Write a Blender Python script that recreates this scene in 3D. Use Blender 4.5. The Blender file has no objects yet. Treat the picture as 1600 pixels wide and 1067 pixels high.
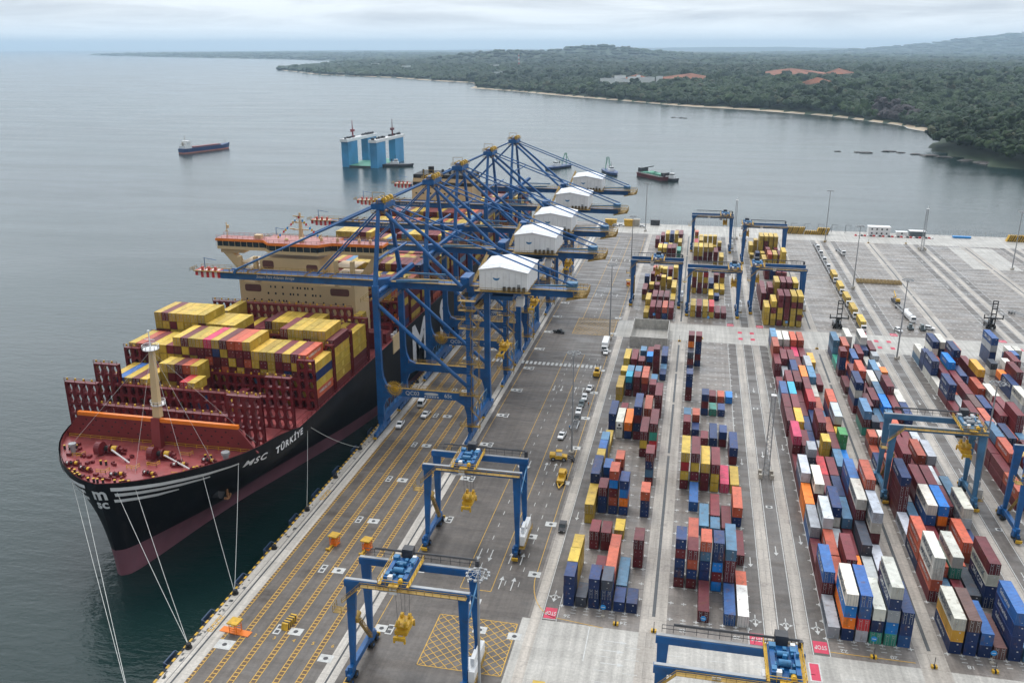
import bpy, bmesh, math, random, re
import numpy as np
from mathutils import Vector, Matrix
R = math.radians
sc = bpy.context.scene
COL = sc.collection

# ---------------------------------------------------------------- camera
H_CAM = 121.5
cam = bpy.data.cameras.new('camera'); camo = bpy.data.objects.new('camera', cam); COL.objects.link(camo)
cam.sensor_width = 36.0; cam.lens = 36.0 * 1372.0 / 1600.0
cam.clip_start = 1.0; cam.clip_end = 90000.0
camo.location = (0, 0, H_CAM)
camo.rotation_euler = (R(90 - 18.478786), 0, R(11.860435))
sc.camera = camo
sc.render.resolution_x = 1024; sc.render.resolution_y = 682
sc.view_settings.view_transform = 'Standard'; sc.view_settings.look = 'None'
sc.view_settings.exposure = 0.5; sc.view_settings.gamma = 1.0

# ---------------------------------------------------------------- world: overcast sky
SUN_EL, SUN_AZ = 62.0, 335.0      # azimuth measured clockwise from +Y
w = bpy.data.worlds.new('World'); sc.world = w; w.use_nodes = True
nt = w.node_tree; nt.nodes.clear()
def N(tree, typ, **kw):
    n = tree.nodes.new(typ)
    for k, v in kw.items():
        if k.startswith('i_'): n.inputs[k[2:].replace('_', ' ')].default_value = v
        else: setattr(n, k, v)
    return n
wo = N(nt, 'ShaderNodeOutputWorld')
sky = N(nt, 'ShaderNodeTexSky', sky_type='NISHITA'); sky.sun_disc = False
sky.sun_elevation = R(SUN_EL); sky.sun_rotation = R(SUN_AZ); sky.air_density = 1.0; sky.dust_density = 2.0
bg1 = N(nt, 'ShaderNodeBackground'); bg1.inputs[1].default_value = 0.08
nt.links.new(sky.outputs[0], bg1.inputs[0])
bg2 = N(nt, 'ShaderNodeBackground'); bg2.inputs[1].default_value = 1.0
tc = N(nt, 'ShaderNodeTexCoord'); sep = N(nt, 'ShaderNodeSeparateXYZ'); nt.links.new(tc.outputs['Generated'], sep.inputs[0])
# project the view direction onto a cloud layer so that streaks flatten towards the horizon
mx = N(nt, 'ShaderNodeMath', operation='MAXIMUM'); mx.inputs[1].default_value = 0.0; nt.links.new(sep.outputs[2], mx.inputs[0])
ad = N(nt, 'ShaderNodeMath', operation='ADD'); ad.inputs[1].default_value = 0.07; nt.links.new(mx.outputs[0], ad.inputs[0])
dx = N(nt, 'ShaderNodeMath', operation='DIVIDE'); nt.links.new(sep.outputs[0], dx.inputs[0]); nt.links.new(ad.outputs[0], dx.inputs[1])
dy = N(nt, 'ShaderNodeMath', operation='DIVIDE'); nt.links.new(sep.outputs[1], dy.inputs[0]); nt.links.new(ad.outputs[0], dy.inputs[1])
cmb = N(nt, 'ShaderNodeCombineXYZ'); nt.links.new(dx.outputs[0], cmb.inputs[0]); nt.links.new(dy.outputs[0], cmb.inputs[1])
n1 = N(nt, 'ShaderNodeTexNoise'); n1.inputs['Scale'].default_value = 0.42; n1.inputs['Detail'].default_value = 9; n1.inputs['Roughness'].default_value = 0.62; n1.inputs['Distortion'].default_value = 0.5
nt.links.new(cmb.outputs[0], n1.inputs['Vector'])
cr = N(nt, 'ShaderNodeValToRGB'); nt.links.new(n1.outputs[0], cr.inputs[0])
e = cr.color_ramp.elements
e[0].position = 0.36; e[0].color = (0.44, 0.47, 0.51, 1); e[1].position = 0.60; e[1].color = (0.70, 0.735, 0.765, 1)
# paler towards the horizon
hz = N(nt, 'ShaderNodeMapRange'); nt.links.new(sep.outputs[2], hz.inputs[0])
hz.inputs[1].default_value = 0.0; hz.inputs[2].default_value = 0.030; hz.inputs[3].default_value = 1.0; hz.inputs[4].default_value = 0.0
mh = N(nt, 'ShaderNodeMixRGB'); nt.links.new(hz.outputs[0], mh.inputs[0]); nt.links.new(cr.outputs[0], mh.inputs[1]); mh.inputs[2].default_value = (0.93, 0.985, 1.02, 1)
nt.links.new(mh.outputs[0], bg2.inputs[0])
# an overcast sky is brightest overhead
zb = N(nt, 'ShaderNodeMapRange'); nt.links.new(sep.outputs[2], zb.inputs[0]); 
zb.interpolation_type = 'SMOOTHSTEP'
zb.inputs[1].default_value = 0.03; zb.inputs[2].default_value = 0.30; zb.inputs[3].default_value = 1.14; zb.inputs[4].default_value = 2.15
# sky dimmed behind the camera, added to darken the faces turned that way
db = N(nt, 'ShaderNodeMapRange'); nt.links.new(sep.outputs[1], db.inputs[0]); db.interpolation_type = 'SMOOTHSTEP'
db.inputs[1].default_value = -0.9; db.inputs[2].default_value = 0.75; db.inputs[3].default_value = 0.36; db.inputs[4].default_value = 1.0
zm = N(nt, 'ShaderNodeMath', operation='MULTIPLY'); nt.links.new(zb.outputs[0], zm.inputs[0]); nt.links.new(db.outputs[0], zm.inputs[1])
nt.links.new(zm.outputs[0], bg2.inputs[1])
mxs = N(nt, 'ShaderNodeMixShader'); mxs.inputs[0].default_value = 0.92
nt.links.new(bg1.outputs[0], mxs.inputs[1]); nt.links.new(bg2.outputs[0], mxs.inputs[2]); nt.links.new(mxs.outputs[0], wo.inputs[0])
# ---------------------------------------------------------------- sun behind thin cloud
sl = bpy.data.lights.new('sun', 'SUN'); sl.energy = 0.9; sl.angle = R(20); sl.color = (1.0, 0.97, 0.92)
so = bpy.data.objects.new('sun', sl); COL.objects.link(so)
az = R(SUN_AZ); el = R(SUN_EL)
sd = Vector((math.sin(az) * math.cos(el), math.cos(az) * math.cos(el), math.sin(el)))
so.rotation_euler = sd.to_track_quat('Z', 'Y').to_euler()

# ---------------------------------------------------------------- helpers
def T_(o, label=None, cat=None, group=None, kind=None):
    if label: o['label'] = label
    if cat: o['category'] = cat
    if group: o['group'] = group
    if kind: o['kind'] = kind
    return o
def empty(name, loc=(0, 0, 0), label=None, cat=None, group=None, rz=0.0):
    o = bpy.data.objects.new(name, None); COL.objects.link(o); o.location = loc; o.rotation_euler[2] = rz
    o.empty_display_size = 1.0
    return T_(o, label, cat, group)
def copy_tree(o, parent=None):
    c = o.copy(); COL.objects.link(c); c.parent = parent
    for ch in list(o.children): copy_tree(ch, c)
    return c
class MB:
    def __init__(s): s.v = []; s.f = []; s.m = []
    def add(s, vs, fs, mi=0):
        b = len(s.v); s.v += [tuple(q) for q in vs]; s.f += [tuple(b + i for i in q) for q in fs]; s.m += [mi] * len(fs); return s
    def box(s, x0, x1, y0, y1, z0, z1, mi=0):
        return s.add([(x0,y0,z0),(x1,y0,z0),(x1,y1,z0),(x0,y1,z0),(x0,y0,z1),(x1,y0,z1),(x1,y1,z1),(x0,y1,z1)],
                     [(0,3,2,1),(4,5,6,7),(0,1,5,4),(1,2,6,5),(2,3,7,6),(3,0,4,7)], mi)
    def cb(s, c, sx, sy, sz, mi=0):
        return s.box(c[0]-sx/2, c[0]+sx/2, c[1]-sy/2, c[1]+sy/2, c[2]-sz/2, c[2]+sz/2, mi)
    def beam(s, p, q, wd, ht, w2=None, h2=None, mi=0):
        p = Vector(p); q = Vector(q); d = (q - p).normalized()
        up = Vector((0, 0, 1)) if abs(d.z) < 0.9 else Vector((0, 1, 0))
        a = d.cross(up).normalized(); b = a.cross(d).normalized()
        w2 = wd if w2 is None else w2; h2 = ht if h2 is None else h2
        vs = []
        for c, ww, hh in ((p, wd, ht), (q, w2, h2)):
            for i, j in ((-1,-1),(1,-1),(1,1),(-1,1)): vs.append(c + a*i*ww/2 + b*j*hh/2)
        return s.add(vs, [(3,2,1,0),(4,5,6,7),(0,1,5,4),(1,2,6,5),(2,3,7,6),(3,0,4,7)], mi)
    def tube(s, p, q, r, n=8, r2=None, cap=True, mi=0):
        p = Vector(p); q = Vector(q); d = (q - p).normalized(); r2 = r if r2 is None else r2
        up = Vector((0, 0, 1)) if abs(d.z) < 0.9 else Vector((1, 0, 0))
        a = d.cross(up).normalized(); b = a.cross(d)
        vs = []
        for c, rr in ((p, r), (q, r2)):
            for i in range(n):
                t = 2 * math.pi * i / n; vs.append(c + a*math.cos(t)*rr + b*math.sin(t)*rr)
        fs = [(i, (i+1) % n, n + (i+1) % n, n + i) for i in range(n)]
        if cap: fs += [tuple(range(n-1, -1, -1)), tuple(range(n, 2*n))]
        return s.add(vs, fs, mi)
    def path(s, pts, r, n=5, mi=0):
        for a, b in zip(pts[:-1], pts[1:]): s.tube(a, b, r, n, cap=False, mi=mi)
        return s
    def rail(s, p, q, h=1.1, step=2.5, r=0.05, mi=0):
        r *= 0.72
        p = Vector(p); q = Vector(q); n = max(1, int((q - p).length / step)); up = Vector((0, 0, h))
        for k in (0.5, 1.0): s.beam(p + up*k, q + up*k, r*2, r*2, mi=mi)
        for i in range(n + 1):
            c = p.lerp(q, i / n); s.beam(c, c + up, r*2, r*2, mi=mi)
        return s
    def prism(s, pts, y0, y1, axis='y', mi=0):
        n = len(pts); vs = []
        for y in (y0, y1):
            for a, b in pts: vs.append({'y': (a, y, b), 'x': (y, a, b), 'z': (a, b, y)}[axis])
        return s.add(vs, [tuple(range(n)), tuple(range(2*n-1, n-1, -1))] + [(i, i+n, (i+1) % n + n, (i+1) % n) for i in range(n)], mi)
    def dome(s, c, r, n=10, m=4, sz=1.0, mi=0):
        vs = []; 
        for j in range(m + 1):
            ph = math.pi/2 * j / m
            for i in range(n):
                t = 2*math.pi*i/n; vs.append((c[0]+r*math.cos(ph)*math.cos(t), c[1]+r*math.cos(ph)*math.sin(t), c[2]+r*sz*math.sin(ph)))
        return s.add(vs, [(j*n+i, j*n+(i+1) % n, (j+1)*n+(i+1) % n, (j+1)*n+i) for j in range(m) for i in range(n)], mi)
    def mesh(s, name, mats):
        me = bpy.data.meshes.new(name); me.from_pydata(s.v, [], s.f)
        mats = mats if isinstance(mats, (list, tuple)) else [mats]
        for m in mats: me.materials.append(m)
        if len(mats) > 1: me.polygons.foreach_set('material_index', s.m)
        bm = bmesh.new(); bm.from_mesh(me); bmesh.ops.recalc_face_normals(bm, faces=bm.faces); bm.to_mesh(me); bm.free()
        return me
    def build(s, name, mats, parent=None, loc=(0, 0, 0), smooth=False):
        me = s.mesh(name, mats); o = bpy.data.objects.new(name, me); COL.objects.link(o)
        if parent: o.parent = parent
        o.location = loc
        if smooth: me.polygons.foreach_set('use_smooth', [True]*len(me.polygons))
        return o
def link_mesh(name, me, parent=None, loc=(0, 0, 0)):
    o = bpy.data.objects.new(name, me); COL.objects.link(o); o.parent = parent; o.location = loc; return o

# ---------------------------------------------------------------- materials
def mat(name, col, rough=0.5, var=0.12, scale=0.6, metallic=0.0, bump=0.0, dirt=0.0, dirtcol=(0.06, 0.045, 0.035), spec=0.5, stretch=None):
    m = bpy.data.materials.new(name); m.use_nodes = True; t = m.node_tree
    b = t.nodes['Principled BSDF']; b.inputs['Roughness'].default_value = rough; b.inputs['Metallic'].default_value = metallic
    b.inputs['Specular IOR Level'].default_value = spec
    geo = N(t, 'ShaderNodeNewGeometry'); nz = N(t, 'ShaderNodeTexNoise'); nz.inputs['Scale'].default_value = scale; nz.inputs['Detail'].default_value = 5
    t.links.new(geo.outputs['Position'], nz.inputs['Vector'])
    mr = N(t, 'ShaderNodeMapRange'); t.links.new(nz.outputs[0], mr.inputs[0]); mr.inputs[1].default_value = 0.3; mr.inputs[2].default_value = 0.7
    mr.inputs[3].default_value = 1 - var; mr.inputs[4].default_value = 1 + var
    mu = N(t, 'ShaderNodeVectorMath', operation='SCALE'); mu.inputs[0].default_value = col[:3]; t.links.new(mr.outputs[0], mu.inputs['Scale'])
    out = mu.outputs[0]
    if dirt > 0:
        n2 = N(t, 'ShaderNodeTexNoise'); n2.inputs['Scale'].default_value = scale * 2.3; n2.inputs['Detail'].default_value = 6; n2.inputs['Roughness'].default_value = 0.7
        if stretch:
            mp = N(t, 'ShaderNodeMapping'); mp.inputs['Scale'].default_value = stretch; t.links.new(geo.outputs['Position'], mp.inputs['Vector']); t.links.new(mp.outputs[0], n2.inputs['Vector'])
        else: t.links.new(geo.outputs['Position'], n2.inputs['Vector'])
        m2 = N(t, 'ShaderNodeMapRange'); t.links.new(n2.outputs[0], m2.inputs[0]); m2.inputs[1].default_value = 0.52; m2.inputs[2].default_value = 0.72; m2.inputs[3].default_value = 0; m2.inputs[4].default_value = dirt
        mm = N(t, 'ShaderNodeMixRGB'); t.links.new(m2.outputs[0], mm.inputs[0]); t.links.new(out, mm.inputs[1]); mm.inputs[2].default_value = (*dirtcol, 1); out = mm.outputs[0]
    t.links.new(out, b.inputs['Base Color'])
    if bump > 0:
        bp = N(t, 'ShaderNodeBump'); bp.inputs['Strength'].default_value = bump; bp.inputs['Distance'].default_value = 0.3
        t.links.new(nz.outputs[0], bp.inputs['Height']); t.links.new(bp.outputs[0], b.inputs['Normal'])
    return m
M = {}
M['blue'] = mat('crane_blue_paint', (0.004, 0.092, 0.28), 0.40, 0.25, 0.25, dirt=0.55, dirtcol=(0.03, 0.05, 0.09))
M['lblue'] = mat('faded_blue_paint', (0.055, 0.17, 0.30), 0.5, 0.2, 0.3, dirt=0.3)
M['cyan'] = mat('light_blue_machinery_paint', (0.035, 0.17, 0.34), 0.4, 0.3, 0.8, dirt=.4, dirtcol=(.02,.06,.12))
M['yellow'] = mat('safety_yellow_paint', (0.62, 0.36, 0.02), 0.5, 0.25, 0.5, dirt=0.5, dirtcol=(0.14, 0.07, 0.02))
M['yrail'] = mat('walkway_yellow_paint', (0.34, 0.21, 0.04), 0.6, 0.3, 0.4, dirt=0.5, dirtcol=(0.10, 0.07, 0.04))
M['white'] = mat('white_paint', (0.78, 0.78, 0.77), 0.45, 0.06, 0.3, dirt=0.18, dirtcol=(0.35, 0.31, 0.27))
M['vwhite'] = mat('vehicle_white_paint', (0.80, 0.80, 0.80), 0.25, 0.03, 0.5)
M['red'] = mat('signal_red_paint', (0.55, 0.02, 0.02), 0.45)
M['black'] = mat('black_rubber', (0.015, 0.015, 0.016), 0.7)
M['dark'] = mat('dark_steel', (0.045, 0.045, 0.05), 0.5, 0.3, 0.8)
M['steel'] = mat('galvanised_steel', (0.33, 0.34, 0.35), 0.45, 0.15, 0.4, metallic=0.3)
M['glass'] = mat('dark_glass', (0.02, 0.03, 0.035), 0.08, 0.05)
M['hull'] = mat('hull_black_paint', (0.005, 0.0055, 0.008), 0.5, 0.35, 0.12, dirt=0.6, dirtcol=(0.026, 0.021, 0.022), spec=0.22, stretch=(1.2, 1.2, 0.18))
M['boot'] = mat('antifouling_red_paint', (0.17, 0.065, 0.085), 0.6, 0.2, 0.12, dirt=0.35, dirtcol=(0.085, 0.07, 0.09), stretch=(.5, .5, .25))
M['deck'] = mat('deck_red_paint', (0.34, 0.085, 0.085), 0.30, 0.2, 0.28, dirt=0.9, dirtcol=(0.25, 0.022, 0.018))
M['mred'] = mat('maroon_steel_paint', (0.15, 0.014, 0.018), 0.42, 0.2, 0.3, dirt=0.3, dirtcol=(0.07, 0.01, 0.01))
M['bw'] = mat('breakwater_paint', (0.23, 0.035, 0.036), 0.45, 0.12, 0.2, dirt=0.15, dirtcol=(0.12, 0.02, 0.02))
M['orange'] = mat('orange_paint', (0.80, 0.20, 0.015), 0.4, 0.08)
M['beige'] = mat('superstructure_beige_paint', (0.62, 0.46, 0.25), 0.45, 0.08, 0.12, dirt=0.15, dirtcol=(0.45, 0.32, 0.17))
M['pink'] = mat('roof_red_deck_paint', (0.42, 0.15, 0.13), 0.4, 0.3, 1.0)
M['tan'] = mat('concrete_block', (0.42, 0.38, 0.32), 0.8, 0.15, 0.5)
M['sand'] = mat('beach_sand', (0.50, 0.40, 0.28), 0.9, 0.15, 0.01)
M['laterite'] = mat('red_earth', (0.30, 0.115, 0.065), 0.9, 0.4, 0.03, dirt=.6, dirtcol=(.08, .09, .04))
M['rock'] = mat('wet_rock', (0.05, 0.042, 0.038), 0.6, 0.3, 0.2)
M['rope'] = mat('mooring_rope_fibre', (0.66, 0.66, 0.63), 0.8)
M['lead'] = mat('red_white_plate_red', (0.60, 0.03, 0.04), 0.4)
M['roadwhite'] = mat('road_marking_white', (0.55, 0.55, 0.53), 0.6, 0.15, 0.8, dirt=0.8, dirtcol=(0.25, 0.24, 0.23))
M['roadyellow'] = mat('road_marking_yellow', (0.62, 0.36, 0.05), 0.6, 0.15, 0.8, dirt=0.5, dirtcol=(0.25, 0.17, 0.08))
M['rung'] = mat('brown_lane_paving', (0.13, 0.085, 0.055), 0.8, 0.2, 0.8)
M['stopred'] = mat('road_marking_red', (0.58, 0.04, 0.09), 0.6, 0.12, 0.6, dirt=0.3, dirtcol=(0.3, 0.08, 0.09))
M['signblue'] = mat('blue_sign_face', (0.01, 0.25, 0.62), 0.4)
M['groove'] = mat('drain_groove', (0.06, 0.065, 0.07), 0.5, 0.3, 0.6)
M['dock'] = mat('floating_dock_blue_paint', (0.05, 0.27, 0.50), 0.45, 0.25, 0.06, dirt=0.35, dirtcol=(0.10, 0.33, 0.50))
M['green'] = mat('deck_green_paint', (0.10, 0.32, 0.22), 0.6, 0.2, 0.1)
# ================================================================ SETTING
def water_mat():
    m = bpy.data.materials.new('sea_water'); m.use_nodes = True; t = m.node_tree; b = t.nodes['Principled BSDF']
    b.inputs['Roughness'].default_value = 0.19; b.inputs['IOR'].default_value = 1.38
    geo = N(t, 'ShaderNodeNewGeometry')
    nz = N(t, 'ShaderNodeTexNoise'); nz.inputs['Scale'].default_value = 0.004; nz.inputs['Detail'].default_value = 4
    mp0 = N(t, 'ShaderNodeMapping'); mp0.inputs['Scale'].default_value = (0.6, 1.6, 1); t.links.new(geo.outputs['Position'], mp0.inputs['Vector']); t.links.new(mp0.outputs[0], nz.inputs['Vector'])
    cr = N(t, 'ShaderNodeValToRGB'); t.links.new(nz.outputs[0], cr.inputs[0]); e = cr.color_ramp.elements
    e[0].position = 0.35; e[0].color = (0.004, 0.019, 0.018, 1); e[1].position = 0.65; e[1].color = (0.010, 0.033, 0.031, 1)
    t.links.new(cr.outputs[0], b.inputs['Base Color'])
    n6 = N(t, 'ShaderNodeTexNoise'); n6.inputs['Scale'].default_value = 0.011; n6.inputs['Detail'].default_value = 6; n6.inputs['Roughness'].default_value = 0.6; n6.inputs['Distortion'].default_value = 0.6
    mp6 = N(t, 'ShaderNodeMapping'); mp6.inputs['Scale'].default_value = (0.35, 1.6, 1); mp6.inputs['Rotation'].default_value = (0, 0, R(-10)); t.links.new(geo.outputs['Position'], mp6.inputs['Vector']); t.links.new(mp6.outputs[0], n6.inputs['Vector'])
    m6 = N(t, 'ShaderNodeMapRange'); t.links.new(n6.outputs[0], m6.inputs[0]); m6.inputs[1].default_value = .36; m6.inputs[2].default_value = .64; m6.inputs[3].default_value = .14; m6.inputs[4].default_value = .24
    t.links.new(m6.outputs[0], b.inputs['Roughness'])
    h = None
    for sc_, st, amp, det in ((0.045, (0.55, 1.5, 1), 0.75, 3), (0.20, (0.6, 1.6, 1), 0.70, 4), (0.8, (0.7, 1.4, 1), 0.30, 3)):
        mp = N(t, 'ShaderNodeMapping'); mp.inputs['Scale'].default_value = st; mp.inputs['Rotation'].default_value = (0, 0, R(-14))
        t.links.new(geo.outputs['Position'], mp.inputs['Vector'])
        n = N(t, 'ShaderNodeTexNoise'); n.inputs['Scale'].default_value = sc_; n.inputs['Detail'].default_value = det; n.inputs['Distortion'].default_value = 0.3; t.links.new(mp.outputs[0], n.inputs['Vector'])
        k = N(t, 'ShaderNodeMath', operation='MULTIPLY'); k.inputs[1].default_value = amp; t.links.new(n.outputs[0], k.inputs[0])
        if h is None: h = k.outputs[0]
        else:
            a = N(t, 'ShaderNodeMath', operation='ADD'); t.links.new(h, a.inputs[0]); t.links.new(k.outputs[0], a.inputs[1]); h = a.outputs[0]
    bp = N(t, 'ShaderNodeBump'); bp.inputs['Strength'].default_value = 0.40; bp.inputs['Distance'].default_value = 0.9
    t.links.new(h, bp.inputs['Height']); t.links.new(bp.outputs[0], b.inputs['Normal'])
    return m
def ground_mat(name, base, bx, by, joint, jointf, wet=0.35, var=0.18, rough=0.6, streak=None, patch=0.0, patchcol=(0.06, 0.055, 0.05), bump=0.0):
    """paving: noise-varied slabs with joints; damp patches are glossier and darker"""
    m = bpy.data.materials.new(name); m.use_nodes = True; t = m.node_tree; b = t.nodes['Principled BSDF']
    geo = N(t, 'ShaderNodeNewGeometry')
    br = N(t, 'ShaderNodeTexBrick'); br.offset = 0.5
    br.inputs['Scale'].default_value = 1.0; br.inputs['Brick Width'].default_value = bx; br.inputs['Row Height'].default_value = by
    br.inputs['Mortar Size'].default_value = joint; br.inputs['Mortar Smooth'].default_value = 0.4; br.inputs['Bias'].default_value = 0.0
    c = Vector(base); br.inputs['Color1'].default_value = (*(c*(1-var*0.6)), 1); br.inputs['Color2'].default_value = (*(c*(1+var*0.6)), 1); br.inputs['Mortar'].default_value = (*(c*jointf), 1)
    t.links.new(geo.outputs['Position'], br.inputs['Vector'])
    n1 = N(t, 'ShaderNodeTexNoise'); n1.inputs['Scale'].default_value = 0.09; n1.inputs['Detail'].default_value = 8; n1.inputs['Roughness'].default_value = 0.68
    mp = N(t, 'ShaderNodeMapping'); mp.inputs['Scale'].default_value = streak or (0.6, 1.5, 1); t.links.new(geo.outputs['Position'], mp.inputs['Vector']); t.links.new(mp.outputs[0], n1.inputs['Vector'])
    mr = N(t, 'ShaderNodeMapRange'); t.links.new(n1.outputs[0], mr.inputs[0]); mr.inputs[1].default_value = 0.3; mr.inputs[2].default_value = 0.7; mr.inputs[3].default_value = 1-var*1.6; mr.inputs[4].default_value = 1+var*1.6
    mu = N(t, 'ShaderNodeVectorMath', operation='SCALE'); t.links.new(br.outputs['Color'], mu.inputs[0]); t.links.new(mr.outputs[0], mu.inputs['Scale'])
    n3 = N(t, 'ShaderNodeTexNoise'); n3.inputs['Scale'].default_value = 1.6; n3.inputs['Detail'].default_value = 5; n3.inputs['Roughness'].default_value = 0.75; t.links.new(geo.outputs['Position'], n3.inputs['Vector'])
    mr3 = N(t, 'ShaderNodeMapRange'); t.links.new(n3.outputs[0], mr3.inputs[0]); mr3.inputs[1].default_value = 0.3; mr3.inputs[2].default_value = 0.7; mr3.inputs[3].default_value = 0.78; mr3.inputs[4].default_value = 1.22
    mu3 = N(t, 'ShaderNodeVectorMath', operation='SCALE'); t.links.new(mu.outputs[0], mu3.inputs[0]); t.links.new(mr3.outputs[0], mu3.inputs['Scale'])
    n5 = N(t, 'ShaderNodeTexNoise'); n5.inputs['Scale'].default_value = 0.55; n5.inputs['Detail'].default_value = 4
    mp5 = N(t, 'ShaderNodeMapping'); mp5.inputs['Scale'].default_value = (1.6, 0.05, 1); t.links.new(geo.outputs['Position'], mp5.inputs['Vector']); t.links.new(mp5.outputs[0], n5.inputs['Vector'])
    mr5 = N(t, 'ShaderNodeMapRange'); t.links.new(n5.outputs[0], mr5.inputs[0]); mr5.inputs[1].default_value = 0.32; mr5.inputs[2].default_value = 0.68; mr5.inputs[3].default_value = 0.82; mr5.inputs[4].default_value = 1.16
    mu5 = N(t, 'ShaderNodeVectorMath', operation='SCALE'); t.links.new(mu3.outputs[0], mu5.inputs[0]); t.links.new(mr5.outputs[0], mu5.inputs['Scale'])
    out = mu5.outputs[0]
    if patch > 0:
        n2 = N(t, 'ShaderNodeTexNoise'); n2.inputs['Scale'].default_value = 0.22; n2.inputs['Detail'].default_value = 7; n2.inputs['Roughness'].default_value = 0.7; t.links.new(geo.outputs['Position'], n2.inputs['Vector'])
        m2 = N(t, 'ShaderNodeMapRange'); t.links.new(n2.outputs[0], m2.inputs[0]); m2.inputs[1].default_value = 0.58; m2.inputs[2].default_value = 0.68; m2.inputs[3].default_value = 0; m2.inputs[4].default_value = patch
        mm = N(t, 'ShaderNodeMixRGB'); t.links.new(m2.outputs[0], mm.inputs[0]); t.links.new(out, mm.inputs[1]); mm.inputs[2].default_value = (*patchcol, 1); out = mm.outputs[0]
    t.links.new(out, b.inputs['Base Color'])
    n4 = N(t, 'ShaderNodeTexNoise'); n4.inputs['Scale'].default_value = 0.16; n4.inputs['Detail'].default_value = 5
    mp4 = N(t, 'ShaderNodeMapping'); mp4.inputs['Scale'].default_value = (0.35, 1.8, 1); t.links.new(geo.outputs['Position'], mp4.inputs['Vector']); t.links.new(mp4.outputs[0], n4.inputs['Vector'])
    mr4 = N(t, 'ShaderNodeMapRange'); t.links.new(n4.outputs[0], mr4.inputs[0]); mr4.inputs[1].default_value = 0.42; mr4.inputs[2].default_value = 0.62; mr4.inputs[3].default_value = rough; mr4.inputs[4].default_value = wet
    t.links.new(mr4.outputs[0], b.inputs['Roughness'])
    return m
M['asph'] = ground_mat('dark_block_paving', (0.112, 0.096, 0.084), 2.4, 1.2, 0.04, 0.8, wet=0.28, patch=0.35, patchcol=(0.05, 0.046, 0.044))
M['yardpave'] = ground_mat('grey_block_paving', (0.205, 0.180, 0.160), 6.2, 3.1, 0.08, 0.85, wet=0.26, patch=0.4, patchcol=(0.085, 0.078, 0.072), var=0.2)
M['conc'] = ground_mat('pale_concrete_slabs', (0.42, 0.40, 0.365), 5.0, 5.0, 0.04, 0.8, wet=0.45, var=0.10, patch=0.2, patchcol=(0.28, 0.27, 0.25))
M['strip'] = ground_mat('runway_beam_concrete', (0.40, 0.36, 0.315), 9.0, 5.0, 0.06, 0.6, wet=0.5, var=0.16, streak=(1.6, 0.25, 1), patch=0.55, patchcol=(0.15, 0.13, 0.12))
M['cope'] = ground_mat('quay_cope_concrete', (0.50, 0.46, 0.41), 9.0, 6.0, 0.06, 0.6, wet=0.5, var=0.12, streak=(1.6, 0.4, 1), patch=0.3, patchcol=(0.28, 0.25, 0.22))

# --- water: one sheet to the horizon
WZ = -4.0
mb = MB(); n = 64; rings = [30, 700, 3000, 12000, 42000]
vs = [(0, 0, WZ)] + [(r*math.cos(2*math.pi*i/n), r*math.sin(2*math.pi*i/n), WZ) for r in rings for i in range(n)]
fs = [(0, 1+i, 1+(i+1) % n) for i in range(n)]
for k in range(len(rings)-1):
    a = 1+k*n; b = a+n; fs += [(a+i, b+i, b+(i+1) % n, a+(i+1) % n) for i in range(n)]
mb.add(vs, fs); T_(mb.build('water', water_mat()), kind='structure')

# --- quay body and paving sheets
QX0, QY0, QY1, QX1 = -100.8, 60.0, 641.0, 430.0
mb = MB(); mb.box(QX0, QX1, QY0, QY1, -9, -0.02); T_(mb.build('quay_wall', M['cope']), kind='structure')
def sheet(name, rects, m, z):
    mb = MB()
    for x0, x1, y0, y1 in rects: mb.add([(x0,y0,z),(x1,y0,z),(x1,y1,z),(x0,y1,z)], [(0,1,2,3)])
    return T_(mb.build(name, m), kind='structure')
sheet('apron_paving', [(QX0, -31.0, QY0, QY1)], M['asph'], 0.0)
sheet('yard_paving', [(-31.0, QX1, QY0, QY1)], M['yardpave'], 0.0)
sheet('quay_cope', [(QX0, -94.95, QY0, QY1), (-69.0, -65.2, QY0, QY1)], M['cope'], 0.012)
sheet('concrete_road', [(-32.2, QX1, QY0, 164.8), (-31.8, QX1, 372.3, 397.6), (-56.0, QX1, 604.0, QY1)], M['conc'], 0.010)
strips = [(-30.4, -28.1)]
for k in range(4):
    c = 25.65 + 57.9*k; g = -3.3 + 57.9*k
    strips += [(c-4.6, c-2.1), (c+2.1, c+4.6), (g-2.9, g+2.9)]
YS = [(60, 164.8), (164.8, 372.3), (397.6, 604)]
sheet('runway_strips', [(a, b, y0, y1) for a, b in strips for y0, y1 in YS], M['strip'], 0.016)
gr = MB()
for k in range(4):
    g = -3.3 + 57.9*k
    for y0, y1 in ((171, 255), (257, 298), (300, 330), (332, 366), (401, 470), (472, 540), (542, 600)):
        gr.add([(g-0.38,y0,0.024),(g+0.38,y0,0.024),(g+0.38,y1,0.024),(g-0.38,y1,0.024)], [(0,1,2,3)])
for x in (-97.5, -67.0):
    gr.add([(x-0.22,QY0,0.022),(x+0.22,QY0,0.022),(x+0.22,QY1,0.022),(x-0.22,QY1,0.022)], [(0,1,2,3)])
    gr.box(x-0.045, x+0.045, QY0, QY1, 0.02, 0.07)
gr.add([(-98.75,QY0,0.022),(-98.6,QY0,0.022),(-98.6,QY1,0.022),(-98.75,QY1,0.022)], [(0,1,2,3)])
T_(gr.build('drains_and_rails', M['groove']), kind='structure')
# asphalt lanes between the strips read darker than the yard paving
sheet('truck_lanes', [(a, b, y0, y1) for k in range(4) for a, b in ((25.65+57.9*k-8.3, 25.65+57.9*k-4.7), (25.65+57.9*k-1.9, 25.65+57.9*k+1.9), (25.65+57.9*k+4.7, 25.65+57.9*k+8.3)) for y0, y1 in YS[1:]] + [(-27.9, -24.6, 164.8, 372.3)], M['asph'], 0.008)
sheet('new_concrete_bay', [(160, 186, 540, 600)], M['conc'], 0.013)

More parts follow.
